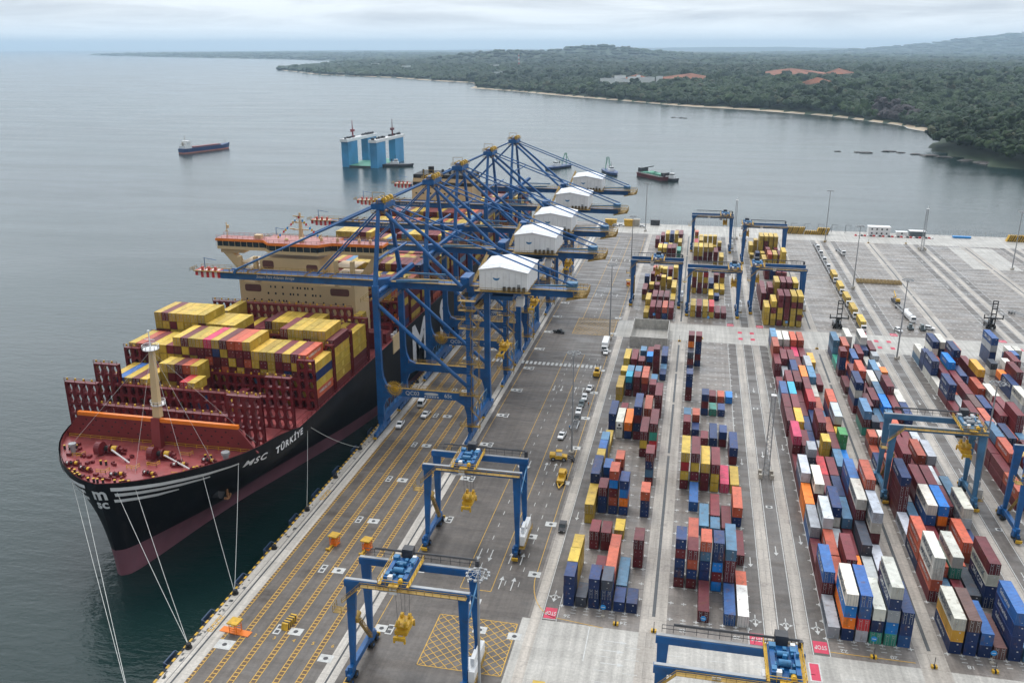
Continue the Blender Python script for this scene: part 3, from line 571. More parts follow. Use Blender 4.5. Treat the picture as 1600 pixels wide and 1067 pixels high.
YARD = [
(0,0,[(0,1,2,2,2), (1,1,1,1,1), (2,1,1,1,1), (6,2,1,1), (8,2,2,2,2), (10,1,1,1,1), (11,1,3,2,2), (12,1,5,1,1), (13,2,1), (16,2,2,2), (20,2,1,1), (23,1,1,1), (24,1,5), (25,2,1,1), (105,2,0,1), (108,1,2,2,0), (125,2,0,0)]),
(0,1,[(0,1,14), (4,1,0,0), (7,1,0,2,2), (9,1,3,2,0), (15,2,10,10), (18,1,0), (21,1,15,2,0), (22,1,5,5,5), (25,2,0,0), (100,2,1), (102,2,1,1), (107,1,1,0), (109,1,0,0,0), (113,1,9,0), (121,2,1,0), (123,1,0,0), (127,2,0,0)]),
(0,2,[(0,1,2,2,2), (2,1,0), (4,1,0,0), (7,1,9,4,0,9,2), (10,1,9,0,2), (15,2,8,2), (21,1,0,0,0), (22,1,5,0,0), (25,1,0,0), (26,1,0), (27,1,5,2), (100,2,0,0), (103,2,0,0), (107,1,0,0), (110,1,0,1), (113,1,1,0), (121,2,1,0), (123,1,3,0), (128,2,1,1)]),
(0,3,[(0,1,14,2,2), (1,2,9,9), (3,1,9,9), (5,1,1), (7,1,2,4,8,2), (15,2,2,0,2,0), (21,1,9,0,0), (22,1,9,0,0), (26,1,4,0), (27,1,0,0), (100,2,0,0), (103,2,0,0), (108,1,1,1,1), (111,1,1,0,0), (121,2,0,0), (123,1,1,1), (128,2,2,2)]),
(0,4,[(0,1,2), (1,2,5), (13,2,0,1,0), (16,2,9,0,0), (21,1,0,0), (23,1,5), (25,1,0,0,0,0), (100,2,9,2), (103,2,0,0), (109,1,1,1), (111,1,0,0,0), (119,2,0,0,1), (128,2,1,1), (132,1,0)]),
(0,5,[(0,1,2), (3,1,0,0,0), (7,1,9,2,2), (10,1,0,2,5,0), (13,2,0,13,6,0), (18,2,0,0,0), (24,1,2), (25,1,5), (26,2,2,2), (100,2,0,0), (104,2,1), (106,2,1,1), (108,1,1,1), (111,2,1,1,0), (120,2,13,13), (124,2,1,1), (128,2,0,0), (132,1,0)]),
(1,0,[(2,1,2,0,2,2,0), (10,2,1,6,1,0), (16,1,0,0), (18,1,5), (21,1,2,2,0,0), (26,1,14,0,2), (27,1,0,8,0,2,0), (101,2,1,1), (108,2,1,0,0,1), (120,2,1,1,0), (122,2,6,1,1), (128,1,9,1,1)]),
(1,1,[(2,1,0,9,2,0), (3,2,9,0,2), (8,2,3), (10,2,0,1,0,1), (16,1,2), (17,1,9,0), (27,1,0,2,2,0,2), (101,2,0,0), (108,2,1,1,0,0), (120,2,1,1,0), (123,2,1,1,1), (128,1,1,1)]),
(1,2,[(0,2,0), (2,1,9,5,2,2,2), (6,2,5), (10,2,1,0,0), (15,1,0), (19,1,2,0,2), (101,2,1,1), (108,2,6,1,0,1), (120,2,1,0,0), (128,1,1,1)]),
(1,3,[(2,1,2,2,4,0,4), (6,1,5), (7,2,0), (10,2,0,1,1), (15,2,2), (19,1,13), (21,1,0), (101,2,6,1), (106,2,1), (108,2,2,0), (120,2,1,0,0), (126,1,1,1,1)]),
(1,4,[(0,2,3), (2,2,5,0,0,2), (6,2,0), (10,2,7), (15,1,2,0), (19,1,2), (21,1,9), (101,2,0), (106,1,2), (108,2,1), (111,2,0,0), (118,2,0,0,1), (125,1,1), (126,1,1,1,1)]),
(1,5,[(0,2,10), (2,1,9), (4,2,0), (7,2,9,2), (10,2,1), (13,2,2,0), (21,1,4), (101,2,0), (108,2,1), (110,2,0,1,1), (116,2,1,1,0), (125,1,1,0)]),
(2,0,[(0,2,11), (2,2,3,0,0), (4,2,0), (6,2,11,3), (8,2,8,8), (10,2,11,2,0), (12,2,0), (14,2,7,0,0), (17,2,0,0), (19,2,0,0), (21,2,3,11), (23,2,0), (26,2,0,0), (28,2,9,9,10), (30,2,5,2,10), (100,2,1,1,1), (104,2,0,0,0), (106,2,0,0,0), (108,2,0,0), (122,1,1), (124,2,1,1)]),
(2,1,[(0,2,10,4,8,2), (2,2,9,9), (4,2,9,9), (6,2,11,11,0), (9,2,10,0,2), (12,1,11,14,14,0), (14,2,0,0), (17,2,17,0), (19,2,0,0), (21,2,15,0), (23,2,0,0), (25,2,11), (27,2,0,0), (29,2,0), (31,2,10,10), (100,2,1,0,1,1), (104,2,0,0,0,0), (121,1,2,0), (125,1,1,1,1)]),
(2,2,[(0,2,3,3,6,11), (3,2,0,0,0), (5,2,11), (7,2,2,10,0), (9,2,0,0), (11,2,6,6), (13,2,0), (15,2,2), (17,2,2), (19,2,0), (21,2,0), (23,2,0,0), (25,2,2,2), (27,2,0,0), (29,2,0), (31,2,10,10), (100,2,0,0,1,1,0), (104,2,1,1,1,1,1), (114,2,0,0), (118,2,1,1), (121,1,1,1), (124,2,1,1,1,1)]),
(2,3,[(0,2,10,2,13), (3,2,8), (5,2,0), (7,2,5,0), (9,2,2,2), (11,2,0,0), (14,1,1,1,1), (15,1,11), (16,2,0,0,0), (18,2,2), (20,2,6,6), (22,2,0,0), (24,2,8,8), (27,2,0), (29,2,7), (31,2,9,9), (100,2,0,0,0,0,1), (104,2,0,0,0,0,0), (114,2,2,2), (118,2,9,1,1), (121,1,0,0,0), (124,2,1,0,0,0)]),
(2,4,[(0,2,10,2,11,4,13), (3,2,11), (5,2,14,14), (7,2,10,0,0,0), (9,2,3,2,0,0), (12,2,5,2), (14,2,0,9), (16,2,9,0), (18,2,5), (20,2,9), (22,2,10), (24,2,5,5), (26,2,11,14), (29,2,0), (31,2,9,9), (100,2,1,0,1,1,1), (104,2,0,0,0,0,0), (113,2,0,0), (118,2,1,1,1), (124,2,1,1,1,1)]),
(2,5,[(0,2,2,2,3), (2,2,0,0), (4,2,11), (6,2,11,10,0,0), (8,2,9,0,0,0,0), (10,2,0,0), (13,2,4), (15,1,12,12,0), (16,1,1,1), (17,2,11,0,0), (19,2,9,2,2), (24,2,0), (28,2,17), (100,2,1,0,1,0,1), (104,2,1,3,0,0,0), (106,1,3,0,0), (113,2,0,0), (115,2,1,1,1,1,1), (118,2,0,0,0), (123,1,0,0), (124,2,1,1,1,1)]),
(3,0,[(0,2,10,17,2), (3,2,10,10,9,0), (5,2,9,9,2), (7,2,11), (9,2,2,0,0,0,0), (11,2,9,9,9), (13,2,2), (15,1,9), (16,1,9,0), (18,2,5,0,13), (21,2,2,10,2,0), (24,2,0), (27,1,0,2,2,0), (28,2,13), (30,2,5,5,2)]),
(3,1,[(0,2,16,2,2), (2,2,5), (4,2,9,5), (6,2,5), (8,2,5), (10,2,11), (12,2,0,9), (14,2,0,11), (16,1,10,0), (18,1,14,10), (20,2,0,0), (23,2,9,0,0,0), (25,2,0,2), (27,2,9), (29,2,9,9,2)]),
(3,2,[(0,2,3,2), (2,2,0), (4,2,10,13,0), (6,2,0), (8,2,10,3,0), (10,2,0,0,0), (13,2,0,0,0), (15,2,0), (17,2,0), (19,2,5), (21,2,0,0), (23,2,0), (25,2,11), (28,2,3,10), (31,2,10,11,2)]),
(3,3,[(0,2,16), (3,2,14), (5,2,9), (8,2,4,8,0), (10,2,0,0,0), (12,2,0), (14,2,0), (16,2,0), (18,1,9,0), (19,1,5,3), (20,2,4,11), (22,2,5,9), (24,2,10,0), (26,2,0), (29,2,0,0)]),
(3,4,[(0,2,3,2,2,2), (3,2,0,10,2,2), (6,2,9,9), (9,2,0,0), (11,2,11,11), (14,2,9,0), (16,2,0), (19,1,0,0), (20,2,0,0), (22,2,0,0,0), (24,2,14,11), (26,2,5,5), (28,2,10), (30,1,2,0), (31,2,10,11,2)]),
(3,5,[(0,2,5), (2,2,0), (4,2,9), (6,2,2), (8,2,10,11,0), (10,2,5,9), (12,2,0), (14,2,11,0), (16,2,11), (19,2,2,2), (21,2,10,0), (23,2,5), (25,1,4), (26,1,8,0), (27,2,10), (29,1,11,0), (30,2,0,0)]),
(4,0,[(11,2,9,0), (13,2,0,0), (15,2,0,0), (17,2,11,0), (19,2,0), (21,2,0), (23,2,2,2,0), (25,2,10), (27,2,2,2,10), (29,1,2,2,2), (30,2,10,5)]),
(4,1,[(11,2,11), (14,2,9,0,0), (16,2,5,0,0), (18,2,0,0), (20,2,0,0), (22,2,11), (24,2,9), (26,2,0,0), (28,2,0,11)]),
(4,2,[(11,2,0), (13,2,11), (15,2,0), (17,2,11), (19,2,9,9), (21,2,16,2), (23,2,0,0), (25,2,0,9), (27,2,4,13,8), (29,2,9), (31,2,2,10,2)]),
(4,3,[(11,2,0), (13,2,0,0), (15,1,1,0), (17,2,2,0), (19,2,11), (21,2,2,0), (24,2,0), (26,2,2,2), (28,2,2,0,0,0), (31,2,10,2,2)]),
(4,4,[(11,2,0,0), (13,2,2), (15,2,0,9), (18,2,9), (20,2,0,0), (22,2,0), (24,2,9,9), (26,2,2), (28,2,0), (31,1,5,3)]),
(4,5,[(11,2,11,0), (13,2,11,0), (15,2,9), (17,2,5), (19,2,0,0,0), (21,2,0,0), (23,2,10,0), (26,2,17,0,0), (28,2,0,0), (31,2,9,9)]),
(5,0,[(23,2,10,11), (25,2,2,2), (27,1,8,0), (29,1,14,10)]),
(5,1,[(26,2,0,0,0), (28,1,10,10,10), (31,2,3,11,2,2)]),
(5,2,[(28,2,0,0,0)]),
(5,3,[(30,1,0,0)]),
(5,4,[(31,1,3,2), (32,1,10,2)]),
(5,5,[(32,1,10,2)])
]
SHIP=[
(208.2,1,['yyym','bmmy','ymym','mmmy','ymyc']),
(208.2,10,['Rmmm','ymnn'],6.06),
(208.2,14,['y','mm'],6.06,1),
(208.2,6,['yyyym','ymyym','mmmmy','OmmyO','yymmn'],6.06,1),
(222.5,0,['yymmyy','Omymmm','mmmmym','yymmym','yyymmm','mymmmy']),
(222.5,6,['ymymmyO','mymymmm','ymyymmy','ymmyyOm','PmOmmym','ynmmymm','mymOyym','OmymmmO','OmmyOmy','ymOmmym']),
(222.5,16,['yymkmm','ymymyn','yyymmm','mmmyym','ymnmmy','mymymm','Oymmym']),
(222.5,23,['ynyOm']),
(236.8,0,['yymyymmy','mymmyymm','ymymmymy','yyymmymm','yymmymym','yymymymm','ymmyymmy']),
(236.8,7,['yymmymy','ymymmym','yymymmm','ymmmyym']),
(236.8,11,['mmy','yymm','mmm','mmy','ym','mmmy']),
(236.8,17,['mmymymy','yymmymm','yyymmym','ymymmyy','yymymmm','yymymmy']),
(236.8,23,['myyyym']),
(251.1,3,['yymmy','mmymmm','yymmym','yymymmmy'[:7]]),
(251.1,7,['mmmym','mymmy','ymmym','mymym','mmymy']),
(251.1,12,['mymmym','yymymm','yymmym','yymmmy','mymymm','yymymm','ymymym']),
(251.1,19,['yymym','mmymy','ymmym','mymmy']),
(251.1,23,['yyymm']),
(265.2,2,['mym','mmy','ymm','mmm','my','ym','mm','mm','my','mm','mm','ym','mm','my','mm','mm','my','ymmm','mymm','ymmym']),
]

GUT=(-3.3,54.6,112.5,170.4)
def row_x(b,r):
    g=GUT[b//2]
    return g-19.45+2.88*r if b%2==0 else g+5.05+2.88*r
def yard_boxes():
    # YARD rows: block, row, then stacks (slot, 20 ft = 1 or 40 ft = 2, colour numbers from the top down)
    out=[]
    for b,r,row in YARD:
        for t in row:
            k=t[0]; L=6.06 if t[1]==1 else 12.19; c=[CODES[q] for q in t[2:]]
            Y=(171.2+6.25*k) if k<100 else (402.9+6.25*(k-100))
            h=2.6 if L<7 or c==list('nmmmm') else 2.9
            for i in range(len(c)):
                out.append(dict(X=row_x(b,r),Y=Y,z=0.03+i*h,L=L,h=h,c=c[len(c)-1-i],w='yard',b=b,r=r,k=k,i=i,n=len(c)))
    return out
def ship_boxes():
    rng=random.Random(11); out=[]
    def st(Y,c0,cols,L=12.19,half=0):
        for j,s in enumerate(cols):
            if s=='-': continue
            n=len(s)
            for i in range(n):
                out.append(dict(X=-135.2+(c0+j-11.5)*2.5,Y=Y+half*6.15,z=20.9+i*2.7,L=L,h=2.7,c=s[n-1-i],w='ship',b=10,r=c0+j,k=round(Y),i=i,n=n))
    for t in SHIP: st(*t)
    # bays aft of the bridge house
    y=296.2; bi=0
    while y<548:
        if not(455<y<486):
            base=rng.choice([5,6,6,7]); grp=0; n=base
            for j in range(24):
                if grp<=0: grp=rng.choice([3,4,5,7]); n=min(7,max(4,base+rng.choice([-1,0,0,1])))
                grp-=1
                cs=''.join(rng.choice('yyymmmmO' if rng.random()<.93 else 'nk') for _ in range(n))
                if j<22:
                    # only the top tiers and the faces towards the bow can be seen
                    cs=cs
                st(y,j,[cs])
        y+=14.4; bi+=1
    return out

# containers that show largest from the photographer's side are separate objects
NEAR = [
0, 1, 2, 5, 8, 10, 13, 25, 27, 40, 42, 45, 50, 76, 77, 78, 81, 86, 89, 91, 120, 121, 123, 125, 126,
130, 134, 161, 162, 165, 168, 191, 194, 197, 201, 205, 208, 234, 238, 272, 275, 276, 280, 303, 308, 309, 312, 332, 333, 334,
337, 338, 352, 354, 355, 356, 357, 358, 375, 376, 377, 379, 380, 382, 394, 396, 397, 398, 400, 402, 405, 409, 411, 413, 418,
439, 440, 441, 442, 444, 446, 449, 452, 456, 458, 460, 486, 487, 488, 489, 492, 496, 500, 507, 535, 536, 537, 541, 543, 545,
548, 552, 555, 586, 587, 588, 589, 590, 591, 593, 596, 597, 601, 603, 605, 612, 637, 638, 639, 642, 645, 646, 651, 657, 662,
665, 697, 698, 699, 700, 701, 702, 703, 704, 705, 706, 707, 709, 710, 711, 712, 715, 716, 719, 721, 722, 726, 727, 735, 736,
737, 738, 748, 758, 765, 766, 769, 770, 773, 774, 777, 780, 785, 793, 794, 798, 801, 806, 810, 818, 819, 820, 821, 822, 823,
824, 825, 827, 829, 833, 838, 841, 851, 857, 858, 860, 863, 866, 878, 879, 880, 881, 882, 883, 885, 886, 887, 889, 890, 894,
903, 906, 910, 924, 926, 931, 935, 942, 945, 952, 963, 966, 978, 979, 983, 986, 992, 994, 1001, 1008, 1011, 1023, 1027, 1031, 1035,
1036, 1037, 1038, 1039, 1043, 1044, 1045, 1046, 1047, 1049, 1050, 1055, 1060, 1065, 1070, 1075, 1081, 1087, 1093, 1099, 1118, 1125, 1132, 1139, 1146,
1153, 1160, 1167, 1174, 1181, 1187, 1193, 1199, 1205, 1211, 1217, 1223, 1224, 1225, 1226, 1227, 1228, 1236, 1244, 1252, 1260, 1268, 1276, 1284, 1312,
1338, 1345, 1352, 1359, 1366, 1373, 1374, 1375, 1376, 1377, 1378, 1379, 1403, 1434, 1440, 1491, 1492, 1493, 1494, 1495, 1546, 1630, 1708, 1709, 2016
]
def cont_mat(stuff):
    m = bpy.data.materials.new('container_paint_far' if stuff else 'container_paint'); m.use_nodes = True; t = m.node_tree; b = t.nodes['Principled BSDF']
    b.inputs['Roughness'].default_value = 0.45; b.inputs['Specular IOR Level'].default_value = 0.35
    geo = N(t, 'ShaderNodeNewGeometry')
    if stuff: a = N(t, 'ShaderNodeAttribute', attribute_name='Col'); col = a.outputs['Color']
    else: a = N(t, 'ShaderNodeObjectInfo'); col = a.outputs['Color']
    n1 = N(t, 'ShaderNodeTexNoise'); n1.inputs['Scale'].default_value = 0.35; n1.inputs['Detail'].default_value = 4; t.links.new(geo.outputs['Position'], n1.inputs['Vector'])
    mr = N(t, 'ShaderNodeMapRange'); t.links.new(n1.outputs[0], mr.inputs[0]); mr.inputs[1].default_value = .3; mr.inputs[2].default_value = .7; mr.inputs[3].default_value = .84; mr.inputs[4].default_value = 1.16
    mu = N(t, 'ShaderNodeVectorMath', operation='SCALE'); t.links.new(col, mu.inputs[0]); t.links.new(mr.outputs[0], mu.inputs['Scale'])
    # upward faces lightened: wet roof sheen painted into the colour, with patchy chalky fading
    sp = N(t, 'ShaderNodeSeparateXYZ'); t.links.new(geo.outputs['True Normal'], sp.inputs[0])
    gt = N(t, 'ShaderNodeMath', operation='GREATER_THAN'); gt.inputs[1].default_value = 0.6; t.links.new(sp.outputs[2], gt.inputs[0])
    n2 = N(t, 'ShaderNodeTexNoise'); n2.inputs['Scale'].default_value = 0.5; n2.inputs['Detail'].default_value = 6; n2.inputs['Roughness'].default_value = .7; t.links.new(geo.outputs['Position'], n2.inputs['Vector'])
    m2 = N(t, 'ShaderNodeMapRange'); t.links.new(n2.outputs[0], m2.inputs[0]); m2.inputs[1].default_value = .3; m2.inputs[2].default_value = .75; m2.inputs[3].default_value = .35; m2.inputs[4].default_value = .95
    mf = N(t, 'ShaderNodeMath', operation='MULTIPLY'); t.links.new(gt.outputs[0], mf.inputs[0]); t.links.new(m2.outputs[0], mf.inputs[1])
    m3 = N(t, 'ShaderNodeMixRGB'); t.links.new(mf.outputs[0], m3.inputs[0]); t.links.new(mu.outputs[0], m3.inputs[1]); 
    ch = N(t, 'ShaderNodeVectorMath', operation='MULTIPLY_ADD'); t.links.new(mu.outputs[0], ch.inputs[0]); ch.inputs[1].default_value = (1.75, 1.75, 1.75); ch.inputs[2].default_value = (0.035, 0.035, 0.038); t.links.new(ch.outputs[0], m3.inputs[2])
    # rust blooms, streaked down the walls
    mp = N(t, 'ShaderNodeMapping'); mp.inputs['Scale'].default_value = (1, 1, 0.35); t.links.new(geo.outputs['Position'], mp.inputs['Vector'])
    n4 = N(t, 'ShaderNodeTexNoise'); n4.inputs['Scale'].default_value = 0.75; n4.inputs['Detail'].default_value = 8; n4.inputs['Roughness'].default_value = .72; t.links.new(mp.outputs[0], n4.inputs['Vector'])
    m4 = N(t, 'ShaderNodeMapRange'); t.links.new(n4.outputs[0], m4.inputs[0]); m4.inputs[1].default_value = .545; m4.inputs[2].default_value = .72; m4.inputs[3].default_value = 0; m4.inputs[4].default_value = .8
    m5 = N(t, 'ShaderNodeMixRGB'); t.links.new(m4.outputs[0], m5.inputs[0]); t.links.new(m3.outputs[0], m5.inputs[1]); m5.inputs[2].default_value = (0.16, 0.075, 0.035, 1)
    t.links.new(m5.outputs[0], b.inputs['Base Color'])
    return m
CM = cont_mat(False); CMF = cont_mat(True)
M['mark'] = mat('container_white_print', (0.52, 0.53, 0.53), 0.5, 0.05); M['markd'] = mat('container_dark_print', (0.05, 0.07, 0.10), 0.5, 0.05)
def body_mesh(L, h):
    mb = MB(); W = 1.219; d = 0.045; t0 = 0.14
    # end posts, rails
    for x in (-W, W-0.12):
        for y in (0, L-0.14): mb.box(x, x+0.12, y, y+0.14, 0, h)
        mb.box(x, x+0.12, 0.14, L-0.14, 0, 0.16); mb.box(x, x+0.12, 0.14, L-0.14, h-0.09, h)
    for y in (0, L-0.14): mb.box(-W+0.12, W-0.12, y+0.01, y+0.13, 0, 0.16); mb.box(-W+0.12, W-0.12, y+0.01, y+0.13, h-0.12, h)
    n = int((L-0.28)/0.56)
    ys = []
    for i in range(n):
        a = 0.14+(L-0.28)*i/n; p_ = (L-0.28)/n; ys += [(a, 0), (a+p_*.35, 0), (a+p_*.5, 1), (a+p_*.85, 1)]
    ys.append((L-0.14, 0))
    for s in (-1, 1):
        vs = []
        for y, k in ys: x = s*(W-0.02-d*k); vs += [(x, y, 0.16), (x, y, h-0.09)]
        mb.add(vs, [(2*i, 2*i+1, 2*i+3, 2*i+2) for i in range(len(ys)-1)])
    vs = []
    for y, k in ys: z = h-0.015-0.03*k; vs += [(-W+0.12, y, z), (W-0.12, y, z)]
    mb.add(vs, [(2*i, 2*i+1, 2*i+3, 2*i+2) for i in range(len(ys)-1)])
    # far and near end panels with vertical folds
    for y, s in ((0.06, 1), (L-0.06, -1)):
        xs = np.linspace(-W+0.12, W-0.12, 17); vs = []
        for i, x in enumerate(xs): yy = y+s*(0.04 if (i//1) % 2 else 0); vs += [(x, yy, 0.16), (x, yy, h-0.12)]
        mb.add(vs, [(2*i, 2*i+1, 2*i+3, 2*i+2) for i in range(16)])
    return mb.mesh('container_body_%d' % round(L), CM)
def door_mesh(h):
    mb = MB()
    for x0, x1 in ((-1.09, -0.01), (0.01, 1.09)): mb.box(x0, x1, -0.005, 0.05, 0.17, h-0.13, 0)
    for x in (-0.85, -0.35, 0.35, 0.85):
        mb.box(x-0.03, x+0.03, -0.06, -0.01, 0.12, h-0.10, 1)
        for z in (0.35, h*0.5, h-0.35): mb.box(x-0.09, x+0.09, -0.05, -0.008, z-0.04, z+0.04, 1)
    for x, z, sx, sz in ((0.62, h-0.5, .26, .1), (0.62, h-0.95, .22, .12), (-0.60, h-0.62, .16, .16), (-0.62, 1.15, .14, .08)):
        mb.box(x-sx/2, x+sx/2, -0.02, -0.006, z-sz/2, z+sz/2, 2)
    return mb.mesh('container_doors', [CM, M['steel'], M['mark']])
def endmark_mesh(h):
    mb = MB()
    for x, z, sx, sz in ((0.35, h-0.6, .32, .26), (0.1, 0.6, .16, .16)): mb.box(x-sx/2, x+sx/2, 0.045, 0.056, z-sz/2, z+sz/2)
    return mb.mesh('end_marks', M['mark'])
def reefer_mesh(h):
    mb = MB(); mb.box(-0.95, 0.95, -0.012, 0.05, 0.2, h-0.2, 0)
    mb.tube((0, -0.03, h*0.62), (0, 0.02, h*0.62), 0.42, 12, mi=1); mb.box(-0.8, 0.8, -0.03, -0.01, 0.35, 1.0, 1); mb.box(-0.5, 0.5, -0.045, -0.028, 0.5, 0.85, 2)
    return mb.mesh('refrigeration_unit', [M['white'], M['black'], M['steel']])
BODY = {(L, h): body_mesh(L, h) for L in (6.06, 12.19) for h in (2.6, 2.7, 2.9)}
DOOR = {h: door_mesh(h-0.0) for h in (2.6, 2.7, 2.9)}; ENDM = {h: endmark_mesh(h) for h in (2.6, 2.7, 2.9)}; REEF = reefer_mesh(2.9)
def side_text(s, size, m, L, h, side, cx_=0.5, shear=0.0, star=False, box=False):
    """lettering laid 1 cm proud of one long wall; side -1 is the wall towards -X"""
    me = text_mesh(s, size, 'side_lettering', shear=shear) if s else bpy.data.meshes.new('side_lettering')
    bm = bmesh.new(); bm.from_mesh(me)
    if star:
        pts = [( -L*0.40 + (0.75 if i % 2 == 0 else 0.42)*math.cos(math.pi*i/7), (0.75 if i % 2 == 0 else 0.42)*math.sin(math.pi*i/7)) for i in range(14)]
        bm.faces.new([bm.verts.new((a, b, 0)) for a, b in pts])
    if box:
        for a, b, w_, h_ in ((0, 0, 1.5, 1.6),): bm.faces.new([bm.verts.new(q) for q in ((a-w_/2, b-h_/2, 0), (a+w_/2, b-h_/2, 0), (a+w_/2, b+h_/2, 0), (a-w_/2, b+h_/2, 0))])
    bm.to_mesh(me); bm.free(); me.materials.clear(); me.materials.append(m)
    if side < 0: mt = Matrix.Translation((-1.235, L*cx_, h*0.55)) @ Matrix.Rotation(R(-90), 4, 'Z') @ Matrix.Rotation(R(90), 4, 'X')
    else: mt = Matrix.Translation((1.235, L*cx_, h*0.55)) @ Matrix.Rotation(R(90), 4, 'Z') @ Matrix.Rotation(R(90), 4, 'X')
    me.transform(mt); return me
SIDE = {}
def get_side(c, L, h, side, v):
    k = (c, L, h, side, v)
    if k in SIDE: return SIDE[k]
    if c in 'gw' and L > 7: me = side_text('MAERSK', 2.3, M['markd'], L, h, side, 0.5, star=True)
    elif c in 'nb' and L > 7: me = side_text('CMA CGM', 1.9, M['mark'], L, h, side, 0.52, shear=0.25) if v else side_text('Safmarine', 1.6, M['mark'], L, h, side, 0.6)
    elif c == 'B' and L > 7: me = side_text('MAERSK', 1.6, M['mark'], L, h, side, 0.5)
    elif c == 'O' and L > 7 and v: me = side_text('HAMBURG SÜD', 1.2, M['mark'], L, h, side, 0.5)
    elif c == 'y':
        me = side_text('m', 1.3, CMY, L, h, side, 0.5); b2 = side_text('', 1, M['markd'], L, h, side, 0.5, box=True)
        b3 = side_text('sc', 0.85, CMY, L, h, side, 0.5)
        me.transform(Matrix.Translation((0.015*side, 0, 0.32))); b3.transform(Matrix.Translation((0.015*side, 0, -0.4)))
        bm = bmesh.new(); bm.from_mesh(me)
        for f in bm.faces: f.material_index = 0
        n0 = len(bm.faces); bm.from_mesh(b3); n1_ = len(bm.faces); bm.from_mesh(b2); bm.faces.ensure_lookup_table()
        for i, f in enumerate(bm.faces): f.material_index = 1 if i >= n1_ else 0
        bm.to_mesh(me); bm.free(); me.materials.clear(); me.materials.append(CMY); me.materials.append(M['markd'])
    else: me = None
    SIDE[k] = me; return me
CMY = mat('emblem_yellow_print', (0.52, 0.38, 0.07), 0.5, 0.05)
ORD = ['zeroth','first','second','third','fourth','fifth','sixth','seventh','eighth','ninth','tenth','eleventh','twelfth','thirteenth','fourteenth','fifteenth','sixteenth','seventeenth','eighteenth','nineteenth','twentieth','twenty-first','twenty-second','twenty-third','twenty-fourth','twenty-fifth','twenty-sixth','twenty-seventh','twenty-eighth','twenty-ninth','thirtieth','thirty-first','thirty-second','thirty-third','thirty-fourth']
BX = yard_boxes() + ship_boxes()
near = set(NEAR)
order = {}
for b in BX:
    if b['w'] == 'yard': order.setdefault((b['b'], b['r'], b['k'] >= 100), set()).add(b['k'])
shipbays = sorted({b['k'] for b in BX if b['w'] == 'ship'})
rc = random.Random(5); far = []
cont_root = {}
def make_container(b, label, group):
    L, h, c = b['L'], b['h'], b['c']
    v = rc.random(); base = CC[c][0]; k = rc.uniform(0.72, 1.22); col = tuple(min(1, q*k*rc.uniform(.96, 1.04)) for q in base)+(1,)
    o = bpy.data.objects.new('shipping_container', BODY[(L, h)]); COL.objects.link(o); o.location = (b['X']+rc.uniform(-.04, .04), b['Y']+rc.uniform(-.08, .08), b['z']); o.color = col
    o.scale = (1, 1, 0.996)
    T_(o, label, 'container', group)
    if c in 'w' and L > 7 and b['b'] == 0: d = link_mesh('refrigeration_unit', REEF, o)
    elif c in 'mRPytx' or (c in 'Onbk' and v < .3) or (c in 'gw' and v < .35): d = link_mesh('door_end', DOOR[h], o); d.color = col
    else: d = link_mesh('end_lettering', ENDM[h], o)
    side = -1 if b['X'] > 12 else 1
    me = get_side(c, L, h, side, v < .6)
    if me and not (c in 'gwnb' and b['w'] == 'ship'): link_mesh('side_lettering', me, o)
    return o
def tier(b):
    if b['n'] == 1: return 'alone'
    return 'top' if b['i'] == b['n']-1 else 'bottom' if b['i'] == 0 else ORD[b['i']+1]
for i, b in enumerate(BX):
    if i in near:
        cn = CC[b['c']][1]; tr = tier(b); trs = 'single tier' if tr == 'alone' else tr+' tier'
        if b['w'] == 'yard':
            o_ = sorted(order[(b['b'], b['r'], b['k'] >= 100)]).index(b['k'])+1
            make_container(b, '%s container, %s, %s row from left, %s bay from front, %s %s block' % (cn, trs, ORD[b['r']+1], ORD[o_], ORD[b['b']+1], 'far' if b['k'] >= 100 else 'near'), 'containers stacked in the yard')
        else:
            make_container(b, '%s container aboard ship, %s, %s column from seaward side, %s bay from bow' % (cn, trs, ORD[b['r']+1], ORD[shipbays.index(b['k'])+1]), 'containers stacked aboard the ship')
    else: far.append(b)
